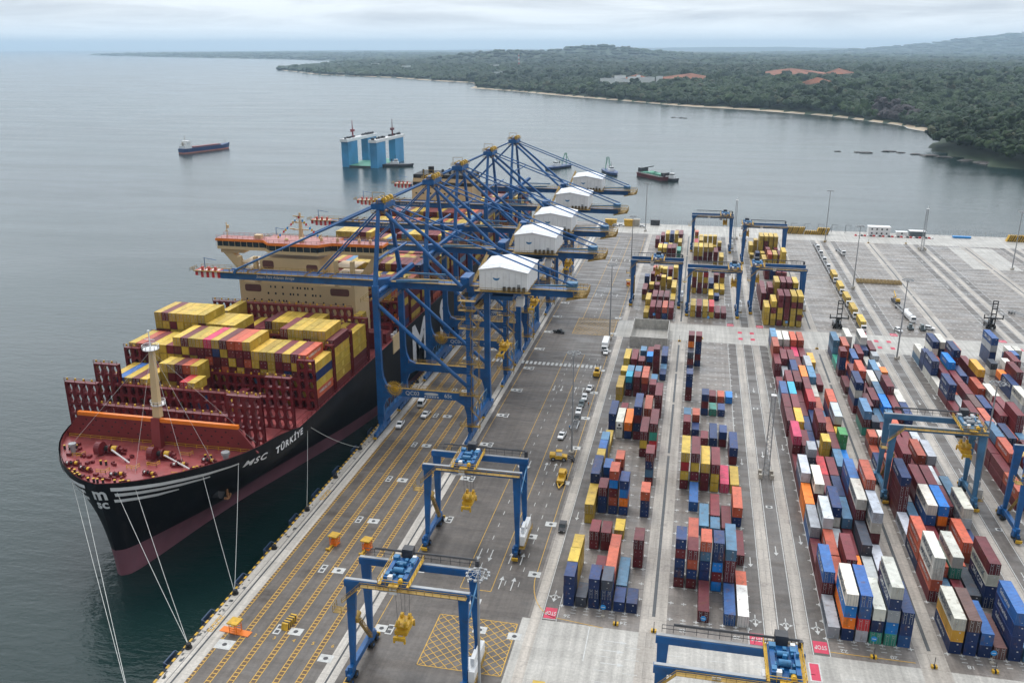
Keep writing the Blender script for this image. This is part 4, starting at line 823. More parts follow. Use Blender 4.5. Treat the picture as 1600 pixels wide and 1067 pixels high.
def far_mesh():
    V, Fq, C = [], [], []
    q = np.array([(0,3,2,1),(4,5,6,7),(0,1,5,4),(1,2,6,5),(2,3,7,6),(3,0,4,7)]); nv = 0
    def add(vs, fs, c): 
        nonlocal nv
        V.append(np.array(vs)); Fq.append(np.array(fs)+nv); C.append(np.array([c]*len(vs))); nv += len(vs)
    for b in far:
        W = 1.18; x0, x1, y0, y1, z0, z1 = b['X']-W, b['X']+W, b['Y']+.03, b['Y']+b['L']-.03, b['z']+.05, b['z']+b['h']-.03
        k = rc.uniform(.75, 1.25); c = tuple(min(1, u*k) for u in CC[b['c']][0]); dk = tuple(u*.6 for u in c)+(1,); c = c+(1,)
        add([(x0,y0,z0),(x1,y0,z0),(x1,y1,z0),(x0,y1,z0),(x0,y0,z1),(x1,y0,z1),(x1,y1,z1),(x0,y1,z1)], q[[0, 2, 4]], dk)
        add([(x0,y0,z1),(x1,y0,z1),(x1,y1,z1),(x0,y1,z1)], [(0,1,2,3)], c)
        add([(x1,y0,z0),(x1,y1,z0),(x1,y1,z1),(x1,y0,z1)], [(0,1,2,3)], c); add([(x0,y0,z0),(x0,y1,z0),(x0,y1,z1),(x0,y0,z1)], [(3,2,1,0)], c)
        # paler front panels over a darkened body, so box edges read as gap lines
        for a, e in ((x0+.12, b['X']-.03), (b['X']+.03, x1-.12)):
            add([(a,y0-.02,z0+.16),(e,y0-.02,z0+.16),(e,y0-.02,z1-.14),(a,y0-.02,z1-.14)], [(0,1,2,3)], c)
        if rc.random() < .6:
            for u, v in ((.55, z1-.7), (-.55, z1-.75), (.6, z0+.8)):
                s_ = rc.uniform(.06, .13); add([(b['X']+u-s_,y0-.035,v-s_),(b['X']+u+s_,y0-.035,v-s_),(b['X']+u+s_,y0-.035,v+s_),(b['X']+u-s_,y0-.035,v+s_)], [(0,1,2,3)], (.36, .36, .36, 1))
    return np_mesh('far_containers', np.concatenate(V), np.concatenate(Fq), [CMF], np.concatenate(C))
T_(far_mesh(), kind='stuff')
# ================================================================ CONTAINER SHIP
CX = -135.2; ZD = 20.7
_DS = [0, .6, 1.6, 3.5, 6.5, 10, 14, 19, 25, 33, 43]; _DB = [0, 2.6, 5.4, 8.9, 13.2, 17.0, 20.8, 24.4, 27.8, 30.0, 30.65]
_WS = [0, .6, 1.5, 4, 10.5, 26, 43, 58, 78, 96, 115, 140]; _WB = [0, 1.3, 2.1, 3.0, 4.3, 7.0, 10.6, 15.2, 21.0, 25.6, 28.6, 30.65]
def Y0(z): t = min(1, max(0, (z+4)/26.0)); return 166.2-3.8*t**1.5
def hb(Y, z):
    s = Y-Y0(z); t = min(1.0, max(0.0, (z+4)/25.5))
    if s <= 0: return 0.0
    d = float(np.interp(s, _DS, _DB)); w_ = float(np.interp(s, _WS, _WB))
    if Y > 520: w_ = w_*(1-((Y-520)/50)**2*0.5)
    q = min(1.0, t*1.12); sm = q*q*(3-2*q); k = min(1.0, s/32.0)
    return w_+(d-w_)*((1-k)*t**2.3+k*sm)
def ztop(Y): return 23.5 if Y < 200 else 20.8+2.7*max(0, 1-(Y-200)/10)**2 if Y < 210 else 20.8
ship = empty('container_ship', (CX, 166.0, WZ), 'huge black container ship with red deck moored along the quay', 'container ship')
def sl(x, y, z): return (x-CX, y-166.0, z-WZ)      # world to ship local
class SMB(MB):
    """builder in world coordinates, stored relative to the ship"""
    def build(s, name, mats, parent=ship, **k):
        s.v = [sl(*q) for q in s.v]; return super().build(name, mats, parent, **k)
ss = [0, .15, .4, .8, 1.4, 2.2, 3.5, 5, 7, 9.5, 12, 15, 19, 23, 28, 34, 40, 46, 54, 64, 76, 90, 105, 120, 140, 165, 200, 240, 280, 320, 350, 365, 380, 392, 398]
zs = [-8, -6, -4, -2.5, -1, .5, 2, 2.9, 4.5, 6.5, 8.5, 10.5, 12.5, 14.5, 16.5, 18.5, 20.8, 22.0, 23.5]
def zboot(s): return max(-2.6, 3.5-0.034*s)
def hull_grid(z0, z1, name, m):
    mb = SMB(); zz = [z for z in zs if z0 <= z <= z1]
    for sgn in (-1, 1):
        vs = []; nz = len(zz)
        for s in ss:
            for z in zz:
                zk = zboot(s); z_ = zk+(z-2.9)*(23.5-zk)/20.6 if z0 > 2 else -8+(z+8)*(zk+8)/10.9
                zz_ = z_; Y = Y0(z_)+s; zt = ztop(Y)
                if z_ > zt: zz_ = zt
                vs.append((CX+sgn*hb(Y0(zz_)+s, zz_), Y0(zz_)+s, zz_))
        mb.add(vs, [(i*nz+j, (i+1)*nz+j, (i+1)*nz+j+1, i*nz+j+1) for i in range(len(ss)-1) for j in range(nz-1)])
    # stern
    Ye = ss[-1]; vs = []
    for z in zz: Y = Y0(z)+Ye; vs += [(CX-hb(Y, z), Y, z), (CX+hb(Y, z), Y, z)]
    mb.add(vs, [(2*i, 2*i+1, 2*i+3, 2*i+2) for i in range(len(zz)-1)])
    return mb.build(name, m, smooth=True)
hull_grid(2.9, 23.5, 'hull', M['hull']); hull_grid(-8, 2.9, 'lower_hull', M['boot'])
# inner face of the bow bulwark
mb = SMB()
for sgn in (-1, 1):
    vs = []
    for s in ss[:17]:
        Y = Y0(22)+s; b_ = max(0, hb(Y, 22.5)-0.35); zt = ztop(Y)
        vs += [(CX+sgn*b_, Y+.3, 22.0), (CX+sgn*b_, Y+.3, min(zt, 23.5)-.02)]
        vs[-1] = (CX+sgn*b_, Y+.3, zt-.02)
    mb.add(vs, [(2*i, 2*i+2, 2*i+3, 2*i+1) for i in range(16)])
mb.build('bulwark', M['deck'])
# forecastle deck and main deck
def deckpoly(z, sa, sb, inset=0.3):
    vs = []; S = [s for s in ss if sa <= s <= sb]
    for s in S:
        Y = Y0(z)+s; b_ = max(0.0, hb(Y, z)-inset); vs += [(CX-b_, Y+.05, z), (CX+b_, Y+.05, z)]
    return vs, [(2*i, 2*i+1, 2*i+3, 2*i+2) for i in range(len(S)-1)]
mb = SMB(); mb.add(*deckpoly(22.0, 0, 28)); mb.add(*deckpoly(20.6, 23, 398, 0.12)); mb.build('deck', M['deck'])
for Yb in [194 + 14.4*k for k in range(24)]:
    if 262 < Yb < 290: continue
    mb = SMB()
    wd = min(27.5, hb(Yb, 20)-3.0); mb.box(CX-wd, CX+wd, Yb, Yb+12.4, 20.62, 20.88); mb.build('hatch_cover', M['deck'])
mb = SMB()
for sgn in (-1, 1):
    for a, b_ in ((205, 276), (300, 560)): mb.rail((CX+sgn*30.4, a, 20.7), (CX+sgn*30.4, b_, 20.7), 1.2, 3.0, 0.07)
mb.build('deck_rail', M['mred'])
# breakwater with orange cap and spotted openings
mb = SMB(); xb, xt, yb_, yt = 28.4, 23.0, 188.6, 187.2
mb.add([(CX-xb, yb_, 22), (CX+xb, yb_, 22), (CX+xt+1, yt, 29.2), (CX-xt+1, yt, 29.2), (CX-xb, yb_+.5, 22), (CX+xb, yb_+.5, 22), (CX+xt+1, yt+.5, 29.2), (CX-xt+1, yt+.5, 29.2)],
       [(0,1,2,3),(7,6,5,4),(0,4,5,1),(1,5,6,2),(2,6,7,3),(3,7,4,0)])
bwo = mb.build('breakwater', M['bw'])
mb = SMB(); mb.box(CX-xt-.1+1.0, CX+xt+.3+1.0, yt-.3, yt+.7, 29.0, 30.0); c_ = mb.build('cap_rail', M['orange'])
mb = SMB()
for r_ in range(3):
    for i in range(17):
        x = CX-23+i*2.9+(1.45 if r_ == 1 else 0); z = 24.5+r_*1.6; t_ = (z-22)/7.2; y = yb_+(yt-yb_)*t_-.03
        if abs(x-CX) > xb-2-(xb-xt)*t_: continue
        mb.add([(x+.28*math.cos(k*math.pi/3), y, z+.28*math.sin(k*math.pi/3)) for k in range(6)], [tuple(range(6))])
mb.build('breakwater_opening', M['black'])
# foremast
mb = SMB(); mb.beam((CX+1, 186.8, 22), (CX+1, 187.6, 30.0), 2.6, 2.0, 2.4, 1.8, mi=1); mb.beam((CX+1, 188.2, 30.0), (CX+1, 189.3, 48.4), 2.1, 1.6, 1.25, 1.0)
mb.build('foremast', [M['beige'], M['bw']])
for z, r_ in ((33.2, 1.9), (48.4, 2.1)):
    mb = SMB(); mb.tube((CX+1, 189.0, z), (CX+1, 189.0, z+.2), r_, 12)
    for k in range(12):
        a = 2*math.pi*k/12; a2 = 2*math.pi*(k+1)/12; p1 = (CX+1+r_*math.cos(a), 189+r_*math.sin(a), z); p2 = (CX+1+r_*math.cos(a2), 189+r_*math.sin(a2), z); mb.rail(p1, p2, 1.1, 3, .06)
    mb.build('mast_platform', M['white'])
mb = SMB()
mb.tube((CX+1, 189, 48.4), (CX+1, 189, 53.3), .14, 6); mb.beam((CX-.4, 189, 51), (CX+2.4, 189, 51), .15, .15); mb.dome((CX+1, 189, 53.2), .35)
mb.build('mast_light', M['white'])
# stays
mb = SMB()
for x, y in ((-20, 176), (21, 180), (4, 172)): mb.tube((CX+1, 189, 48), (CX+x, y, 22), .03, 4)
mb.tube((CX+1, 189, 48), (CX+27, 190.5, 24), .03, 4); mb.tube((CX+1, 189, 48), (CX+15, 176, 22.5), .03, 4)
mb.build('mast_stay', M['rope'])
# forecastle gear
def winch(x, y, rz=0.0, big=False):
    lim = max(1.0, hb(y, 23)-3.5); x = CX+max(-lim, min(lim, x-CX)); k = 1.35 if big else .72; mb = MB()
    for a, b_, r_, mi in ((-2.6, -2.4, .75, 0), (-2.4, -1.5, .45, 1), (-1.5, -1.3, .75, 0), (-1.1, -.9, .85, 0), (-.9, .2, .5, 2), (.2, .4, .85, 0), (.7, 1.7, .6, 3), (1.9, 2.1, .7, 0), (2.1, 2.9, .3, 0)):
        mb.tube((a*k, 0, 1.1*k), (b_*k, 0, 1.1*k), r_*k, 12, mi=mi)
    mb.box(-2.9*k, 2.6*k, -.7*k, .7*k, 0, .35, 0); 
    for a in (-2.5, -1.0, .55, 2.0): mb.box((a-.08)*k, (a+.08)*k, -.5*k, .5*k, .3, 1.1*k, 0)
    me_ = mb.mesh('mooring_winch', [M['mred'], M['rope'], M['black'], M['yellow']])
    o = link_mesh('anchor_windlass' if big else 'mooring_winch', me_, ship, sl(x, y, 22.02)); o.rotation_euler[2] = rz; return o
for x, y, a in ((-15, 172.5, .15), (-8.5, 170.5, -.2), (1, 169.5, .25), (8.5, 171.5, -.15), (13, 177.5, .3), (19, 181, 0)): winch(CX+x, y, a)
for x, y in ((-9, 180.5), (6, 180.5)):
    winch(CX+x, y, 0.05, True)
    mb = SMB(); mb.tube((CX+x-2.5, y-1.2, 24.0), (CX+x-1.0, y-1.2, 24.0), 1.7, 16); mb.build('cable_lifter', M['mred'])
    mb = SMB()
    for k in range(16): mb.cb((CX+x+2+k*.55*(1 if x > 0 else .8), y-1.5-k*.2, 23.9-k*.09), .48, .28, .28)
    mb.build('anchor_chain', M['white'])
def bollard_pair(x, y, r_=.3):
    lim = max(1.0, hb(y, 23)-2.0); x = CX+max(-lim, min(lim, x-CX))
    mb = MB()
    for dx_ in (-.75, .75): mb.tube((dx_, 0, 0), (dx_, 0, 1.05), r_, 10, mi=0); mb.tube((dx_, 0, 1.05), (dx_, 0, 1.15), r_*1.15, 10, mi=1)
    return link_mesh('bollard_pair', mb.mesh('bollard_pair', [M['black'], M['yellow']]), ship, sl(x, y, 22.02))
for x, y in ((-21.5, 180.5), (-20, 181.3), (-14.5, 168.9), (-11.8, 167.6), (-9.5, 166.8), (-3.5, 165.6), (-1, 165.6), (3.5, 165.9), (5.5, 166.3), (12.5, 169.3), (19.5, 176), (21, 176.6), (-6.5, 174.5), (17.5, 183)): bollard_pair(CX+x, y)
mb = SMB()
for x, y in ((-4, 170), (6, 176), (-16, 177), (11, 183), (-1, 184), (2, 173.5), (15, 172.5)):
    mb.rail((CX+x-1.3, y, 22), (CX+x+1.3, y, 22), 1.1, 1.3, .07); mb.rail((CX+x+1.3, y, 22), (CX+x+1.3, y+1.6, 22), 1.1, 1.3, .07)
mb.rail((CX-26, 187.4, 22), (CX+27, 188.0, 22), 1.1, 3, .06)
mb.build('yellow_guard_rail', M['yellow'])
for x, y, r_ in ((-18.5, 179.0, .8), (22.8, 182.5, .9)): mb = SMB(); mb.tube((CX+x, y, 22), (CX+x, y, 24.3), r_*.8, 12); mb.tube((CX+x, y, 24.0), (CX+x, y, 24.7), r_*1.2, 12); mb.build('deck_ventilator', M['steel'])
rn = random.Random(9)
for k in range(46):
    mb = SMB()
    s = rn.uniform(3, 21); Y = 164+s; x = rn.uniform(-1, 1)*(hb(Y, 22)-2.2); a = rn.uniform(.3, 1.4); mb.cb((CX+x, Y, 22.0+.35), a, rn.uniform(.3, 1.1), .7); mb.build('deck_fitting', M['mred'])
# ---- hull lettering and emblem, laid on the hull surface
def hullP(Y, z, off=0.22, sgn=1): return (CX+sgn*(hb(Y, z)+off), Y, z)
def bisect(me, step):
    bm = bmesh.new(); bm.from_mesh(me); xs = [v.co.x for v in bm.verts]; ys = [v.co.y for v in bm.verts]
    for a, lo, hi in ((0, min(xs), max(xs)), (1, min(ys), max(ys))):
        c = lo+step
        while c < hi:
            n_ = [0, 0, 0]; n_[a] = 1; p_ = [0, 0, 0]; p_[a] = c
            bmesh.ops.bisect_plane(bm, geom=bm.verts[:]+bm.edges[:]+bm.faces[:], plane_co=p_, plane_no=n_); c += step
    bm.to_mesh(me); bm.free()
def hull_text(s, size, Yc, z0, sx=1.0, slope=0.0, step=1.0, name='hull_lettering', shear=0.0, m=None, space=1.0):
    me = text_mesh(s, size, name, shear=shear, space=space, bold=.03); bisect(me, step)
    for v in me.vertices:
        Y = Yc+v.co.x*sx; z = z0+v.co.y+slope*v.co.x*sx; v.co = sl(*hullP(Y, z))
    me.materials.clear(); me.materials.append(m or M['mark']); return link_mesh(name, me, ship)
M['hullwhite'] = mat('hull_white_paint', (0.70, 0.70, 0.70), 0.5, 0.05)
hull_text('MSC  TÜRKİYE', 2.5, 197.5, 19.6, sx=1.22, slope=-0.03, name='ship_name', m=M['hullwhite'], shear=0.15, step=.8, space=1.25)
for s_, Yc in (('M', 318), ('S', 352), ('C', 386)): hull_text(s_, 24 if s_ != 'C' else 24, Yc, 9.2, sx=1.1, name='company_initial', m=M['hullwhite'], step=4)
# bow stripes (three each side) and the round emblem on the stem
def stem_pt(u, z, off=.18):
    """u = arc distance from the stem, negative to port"""
    s_ = abs(u); lo = 0.0; Y = Y0(z); x = 0; acc = 0.0; st = 0.25
    while acc < s_:
        Y2 = Y+0.06; b1 = hb(Y, z); b2 = hb(Y2, z); acc += math.hypot(0.06, b2-b1); Y = Y2
    return (CX+(1 if u >= 0 else -1)*(hb(Y, z)+off), Y-off, z)
for sgn in (-1, 1):
    for z0, hgt_, u0, u1 in ((21.5, 1.0, 3.3, 34), (19.8, .95, 3.9, 26), (18.0, .9, 3.3, 18)):
        vs = []; n_ = 26; mb = SMB()
        for i in range(n_+1):
            u = u0+(u1-u0)*i/n_; tap = min(1, (n_-i)/9.0); zc = z0 + (0.5-0.035*(u-u0))
            vs += [stem_pt(sgn*u, zc-hgt_/2*tap), stem_pt(sgn*u, zc+hgt_/2)]
        mb.add(vs, [(2*i, 2*i+1, 2*i+3, 2*i+2) for i in range(n_)]); mb.build('bow_stripe', M['hullwhite'])
def front_Y(x, z):
    lo, hi = Y0(z), Y0(z)+12.0
    for _ in range(30):
        m_ = (lo+hi)/2
        if hb(m_, z) < abs(x): lo = m_
        else: hi = m_
    return lo
def stem_text(s, size, zc, name, xc=.5, sx=1.0):
    me = text_mesh(s, size, name, bold=.03); bisect(me, .35)
    for v in me.vertices:
        x = xc+v.co.x*sx; z = zc+v.co.y; v.co = sl(CX+x, front_Y(x, z)-.3, z)
    me.materials.clear(); me.materials.append(M['hullwhite']); link_mesh(name, me, ship)
stem_text('m', 4.9, 20.6, 'emblem_letter'); stem_text('sc', 3.6, 17.6, 'emblem_letter')
# anchor in its pocket
mb = SMB(); Y_, z_ = 186.5, 11.0; P0 = Vector(hullP(Y_, z_, .1)); mb.tube(P0-Vector((2.5, 0, 0)), P0-Vector((.15, 0, 0)), 1.9, 16)
mb.build('anchor_pocket', M['dark'])
mb = SMB(); P1 = P0+Vector((.7, 1.2, -1)); mb.beam(P1+Vector((0, 0, 1.6)), P1-Vector((0, 0, 1.5)), .45, .45); mb.beam(P1+Vector((0, -1.4, -.9)), P1+Vector((0, 0, -1.7)), .6, .6); mb.beam(P1+Vector((0, 1.4, -.9)), P1+Vector((0, 0, -1.7)), .6, .6)
mb.build('anchor', mat('rusty_anchor', (0.25, 0.11, 0.045), 0.8, .3, 1.0))
# ---- lashing bridges: plated frames with arched openings
def hole_wall(mb, x0, x1, z0, z1, y0, y1):
    """one cell of plate with an eight-sided opening, both faces and the rim"""
    cx_, cz = (x0+x1)/2, (z0+z1)/2; a, b_ = (x1-x0)*.36, (z1-z0)*.40
    o = [(x0,z0),(cx_,z0),(x1,z0),(x1,cz),(x1,z1),(cx_,z1),(x0,z1),(x0,cz)]
    q = .62; i = [(cx_-a*q,cz-b_),(cx_,cz-b_),(cx_+a*q,cz-b_),(cx_+a,cz),(cx_+a*q,cz+b_*.95),(cx_,cz+b_*1.05),(cx_-a*q,cz+b_*.95),(cx_-a,cz)]
    for y in (y0, y1): mb.add([(p[0], y, p[1]) for p in o+i], [(k, (k+1) % 8, 8+(k+1) % 8, 8+k) for k in range(8)])
    mb.add([(p[0], y0, p[1]) for p in i]+[(p[0], y1, p[1]) for p in i], [(k, (k+1) % 8, 8+(k+1) % 8, 8+k) for k in range(8)])
def lashing_bridge(Y, mid=3, half=30.4, ends=3, top=5):
    mb = SMB(); rl = SMB(); n_ = 24; cw = 2*half/n_
    for j in range(n_):
        nt_ = top if (j < ends or j >= n_-ends) else mid
        for k in range(nt_): hole_wall(mb, CX-half+cw*j, CX-half+cw*(j+1), 20.9+3.0*k, 20.9+3.0*(k+1), Y, Y+1.3)
    zt = 20.9+3.0*top; zm = 20.9+3.0*mid
    for a, b_, z in ((-half, -half+ends*cw, zt), (half-ends*cw, half, zt), (-half+ends*cw, half-ends*cw, zm)):
        mb.box(CX+a, CX+b_, Y-.15, Y+1.45, z, z+.22); rl.rail((CX+a, Y-.1, z+.2), (CX+b_, Y-.1, z+.2), 1.1, 2.5, .07)
        x = a+1
        while x < b_: rl.cb((CX+x, Y-.1, z+1.1), .4, .35, .55, 1); x += 2.5
    for j in range(0, n_+1):
        hh = zt if (j <= ends or j >= n_-ends) else zm; mb.box(CX-half+cw*j-.12, CX-half+cw*j+.12, Y-.12, Y-.02, 20.9, hh)
    lb = mb.build('lashing_bridge', M['mred']); r2 = rl.build('walkway_rail', [M['mred'], M['yellow']]); r2.parent = lb; return lb
for Y, mid, ends, hf in ((192.0, 3, 4, 28.6), (206.3, 3, 3, 30.2), (220.7, 3, 2, 30.4), (235.0, 3, 1, 30.4), (249.4, 4, 1, 30.4), (263.6, 6, 2, 30.4)): lashing_bridge(Y, mid, hf, ends)
for k in range(18):
    Y = 294.4+14.4*k
    if 455 < Y < 486: continue
    lashing_bridge(Y, 4, 30.4, 1, 4)
# ---- bridge house
hx, hy0, hy1 = 21.6, 276.0, 289.0
mb = SMB(); mb.box(CX-hx, CX+hx, hy0, hy1, 20.8, 43.0); mb.box(CX-13.2, CX+9.2, hy0+.3, hy1-.5, 43.0, 52.0)
for sx_ in (-1, 1):
    # side decks as open galleries between pillars
    for z in (43.0, 46.2, 49.2): mb.box(CX+min(sx_*hx, sx_*13.2), CX+max(sx_*hx, sx_*13.2), hy0+2, hy1-1, z, z+.25)
    for x in (hx-1.2, hx-7.2): mb.box(CX+min(sx_*(x+1.2), sx_*x), CX+max(sx_*(x+1.2), sx_*x), hy0, hy0+1.6, 43, 52)
    # diagonal wing struts
    mb.add([(CX+sx_*30.0, hy0+5.5, 52), (CX+sx_*26.2, hy0+5.5, 52), (CX+sx_*(hx-.2), hy0+5.5, 45.5), (CX+sx_*(hx-.2), hy0+5.5, 42.0),
            (CX+sx_*30.0, hy0+8.5, 52), (CX+sx_*26.2, hy0+8.5, 52), (CX+sx_*(hx-.2), hy0+8.5, 45.5), (CX+sx_*(hx-.2), hy0+8.5, 42.0)],
           [(0,1,2,3),(4,7,6,5),(0,4,5,1),(1,5,6,2),(2,6,7,3),(3,7,4,0)])
    mb.box(CX+min(sx_*hx, sx_*30.5), CX+max(sx_*hx, sx_*30.5), hy0+5, hy0+10, 52.0, 53.5)
house = mb.build('bridge_house', M['beige'])
def child(mb, name, m, par): o = mb.build(name, m); o.parent = par; return o
rn = random.Random(21)
for z in (31.4, 36.3, 38.9, 41.3):
    for k in range(15):
        for dx_, w_, pr in ((0, .6, .8), (1.15, .5, .3)):
            if rn.random() < pr and not (z > 38.5 and (k < 3 or k > 10)):
                x = CX-19.5+k*2.8+dx_; mb = SMB(); mb.box(x, x+w_, hy0-.05, hy0, z, z+.75); child(mb, 'porthole', M['glass'], house)
M['recess'] = mat('recess_paint', (0.13, 0.05, 0.04), .6)
for x0, x1, z0, z1, dy_ in ((-19.6, -13.4, 39.6, 42.2, 0), (12.6, 19.6, 39.6, 42.2, 0), (-12.2, -8.0, 48.0, 51.0, .26), (4.2, 8.4, 47.4, 50.2, .26), (-10.5, -9.3, 44.2, 45.4, .26), (-7.5, -6.3, 44.2, 45.4, .26)):
    mb = SMB(); r_ = .7 if z1-z0 > 2 else .15; P_ = []
    for cx_, cz_, a0 in ((x1-r_, z1-r_, 0), (x0+r_, z1-r_, 90), (x0+r_, z0+r_, 180), (x1-r_, z0+r_, 270)):
        for a in (0, 30, 60, 90): P_.append((CX+cx_+r_*math.cos(R(a0+a)), cz_+r_*math.sin(R(a0+a))))
    mb.prism(P_, hy0-.04+dy_, hy0+.4); child(mb, 'wide_opening', M['recess'], house)
# navigation bridge with wings
W_ = [(-31, 5.2), (-12.5, 5.2), (-9, 1.2), (9, 1.2), (12.5, 5.2), (31, 5.2)]; yb = lambda: None
back = [(31, 10.5), (13, 10.5), (13, 14), (-13, 14), (-13, 10.5), (-31, 10.5)]
poly = [(CX+a, hy0-1.5+b_) for a, b_ in W_+back]
mb = SMB(); mb.prism(poly, 53.5, 54.6, 'z'); wh = child(mb, 'bridge_deck', M['beige'], house)
def inset(pl, d):
    c = (sum(p[0] for p in pl)/len(pl), sum(p[1] for p in pl)/len(pl)); return [(p[0]+(d if p[0] < CX else -d), p[1]+(d if p[1] < hy0+6 else -d)) for p in pl]
mb = SMB(); mb.prism(inset(poly, .15), 54.6, 56.5, 'z'); gl = child(mb, 'window_band', M['glass'], house)
mb = SMB()
for (xa, ya), (xb_, yb2) in zip(W_[:-1], W_[1:]):
    L = math.hypot(xb_-xa, yb2-ya); n_ = max(1, int(L/2.3))
    for k in range(n_+1): mb.cb((CX+xa+(xb_-xa)*k/n_, hy0-1.5+ya+(yb2-ya)*k/n_, 55.5), .13, .13, 1.95)
child(mb, 'window_mullion', M['beige'], house)
mb = SMB(); mb.prism(inset(poly, -.35), 56.5, 57.3, 'z'); child(mb, 'orange_fascia', M['orange'], house)
mb = SMB(); mb.prism(inset(poly, -.1), 57.3, 57.45, 'z'); child(mb, 'bridge_roof', M['pink'], house)
mb = SMB()
for (xa, ya), (xb_, yb2) in zip(W_[:-1], W_[1:]): mb.rail((CX+xa, hy0-1.5+ya, 57.4), (CX+xb_, hy0-1.5+yb2, 57.4), 1.1, 2.0, .06)
mb.rail((CX-31, hy0+9, 57.4), (CX+31, hy0+9, 57.4), 1.1, 2.0, .06)
child(mb, 'roof_rail', M['deck'], house)
mb = SMB()
mb.beam((CX, hy0+7, 57.4), (CX, hy0+7, 67), 1.4, 1.4, .5, .5); 
for z, l in ((61, 6), (63.5, 4), (65.5, 3)): mb.beam((CX-l/2, hy0+7, z), (CX+l/2, hy0+7, z), .35, .35); mb.cb((CX-l/2, hy0+6.6, z+.3), 1.8, .3, .35)
mb.dome((CX+1.8, hy0+3.5, 58.0), 1.1, 12, 5); mb.tube((CX+1.8, hy0+3.5, 57.4), (CX+1.8, hy0+3.5, 58.0), .7); mb.dome((CX-4.5, hy0+4.5, 57.6), .8, 10, 4)
mb.tube((CX-28.5, hy0+7, 57.4), (CX-28.5, hy0+7, 62.5), .16, 6); mb.cb((CX-28.5, hy0+7, 59.5), 1.2, .3, .3); mb.cb((CX-28.0, hy0+7, 61), .6, .8, 1.2); mb.box(CX-17, CX-14.5, hy0+5, hy0+7, 57.4, 58.8)
for x in (8, 14, 22, 26): mb.tube((CX+x, hy0+6, 57.4), (CX+x, hy0+6, 60), .12, 6); mb.cb((CX+x, hy0+6, 58.1), .9, .7, 1.2)
child(mb, 'radar_mast', M['beige'], house)
# dressing flags
for s_, (xa, za, xb_, zb) in enumerate(((0, 66, -9, 58), (0, 66, 8, 58.5))):
    mb = SMB(); n_ = 12
    for k in range(n_):
        t0 = k/n_; x = CX+xa+(xb_-xa)*t0; z = za+(zb-za)*t0; mb.add([(x, hy0+6.6, z), (x-.7, hy0+6.7, z-.3), (x-.6, hy0+6.5, z-1.1), (x+.05, hy0+6.6, z-.85)], [(0,1,2,3)], mi=k % 4)
    o = mb.build('signal_flag', [M['red'], M['white'], M['signblue'], M['yellow']]); o.parent = house
# lifeboat and embarkation recess on the quay side
mb = SMB(); x = CX+29.2
for a, r_ in ((-3.6, .5), (-2.6, 1.3), (0, 1.6), (2.4, 1.3), (3.6, .4)): pass
prev = None
for a, r_ in ((-3.8, .25), (-3.2, .95), (-2, 1.4), (0, 1.6), (2, 1.4), (3.2, .9), (3.8, .3)):
    if prev: mb.tube((x, 297+prev[0], 26), (x, 297+a, 26), prev[1], 12, r2=r_, cap=False)
    prev = (a, r_)
mb.box(x-.7, x+.7, 295.6, 298.2, 27.2, 28.2); mb.build('lifeboat', M['orange'])
mb = SMB(); mb.box(CX+30.5, CX+30.85, 287.0, 299.0, 15.6, 22.0); mb.build('embarkation_screen', M['beige'])
for y in (290, 293, 296): mb = SMB(); mb.cb((CX+29.5, y, 21.6), 1.0, 1.6, 1.4); mb.build('life_raft_canister', M['white'])
for sx_ in (-1, 1):
    for y, h_, w_ in ((277, 6.0, 5.5), (283.5, 3.6, 6.5), (291, 4.4, 4.0)):
        mb = SMB(); x_ = CX+sx_*26.3; mb.box(x_-w_/2, x_+w_/2, y, y+4.6, 20.7, 20.7+h_); mb.rail((x_-w_/2, y, 20.7+h_), (x_+w_/2, y, 20.7+h_), 1.1, 1.5, .07); mb.build('side_deckhouse', M['mred'])
# ---- funnel casing aft
fy0, fy1 = 459.0, 479.0
mb = SMB(); mb.box(CX-17, CX+17, fy0, fy1, 20.8, 50.5); fn = mb.build('funnel_casing', M['beige'])
mb = SMB(); mb.box(CX-16.5, CX+16.5, fy0+.5, fy1-.5, 50.5, 52.4); mb.box(CX-16.2, CX+16.2, fy0+.8, fy1-1, 54.4, 56.4); child(mb, 'black_band', M['black'], fn)
mb = SMB(); mb.box(CX-16.4, CX+16.4, fy0+.6, fy1-.8, 52.4, 54.4); child(mb, 'white_band', M['beige'], fn)
for x, r_, h_ in ((-7.5, 1.6, 3.8), (-12, .5, 2.2), (-1, .7, 2.4), (3, .6, 3.0), (6, 1.0, 2.6), (10, .5, 3.4)): mb = SMB(); mb.tube((CX+x, fy0+6, 56.4), (CX+x, fy0+6, 56.4+h_), r_, 12); child(mb, 'exhaust_pipe', M['black'], fn)
for z in (41, 46):
    for k in range(8): mb = SMB(); mb.box(CX-15+k*4, CX-14+k*4, fy0-.05, fy0, z, z+.8); child(mb, 'porthole', M['glass'], fn)
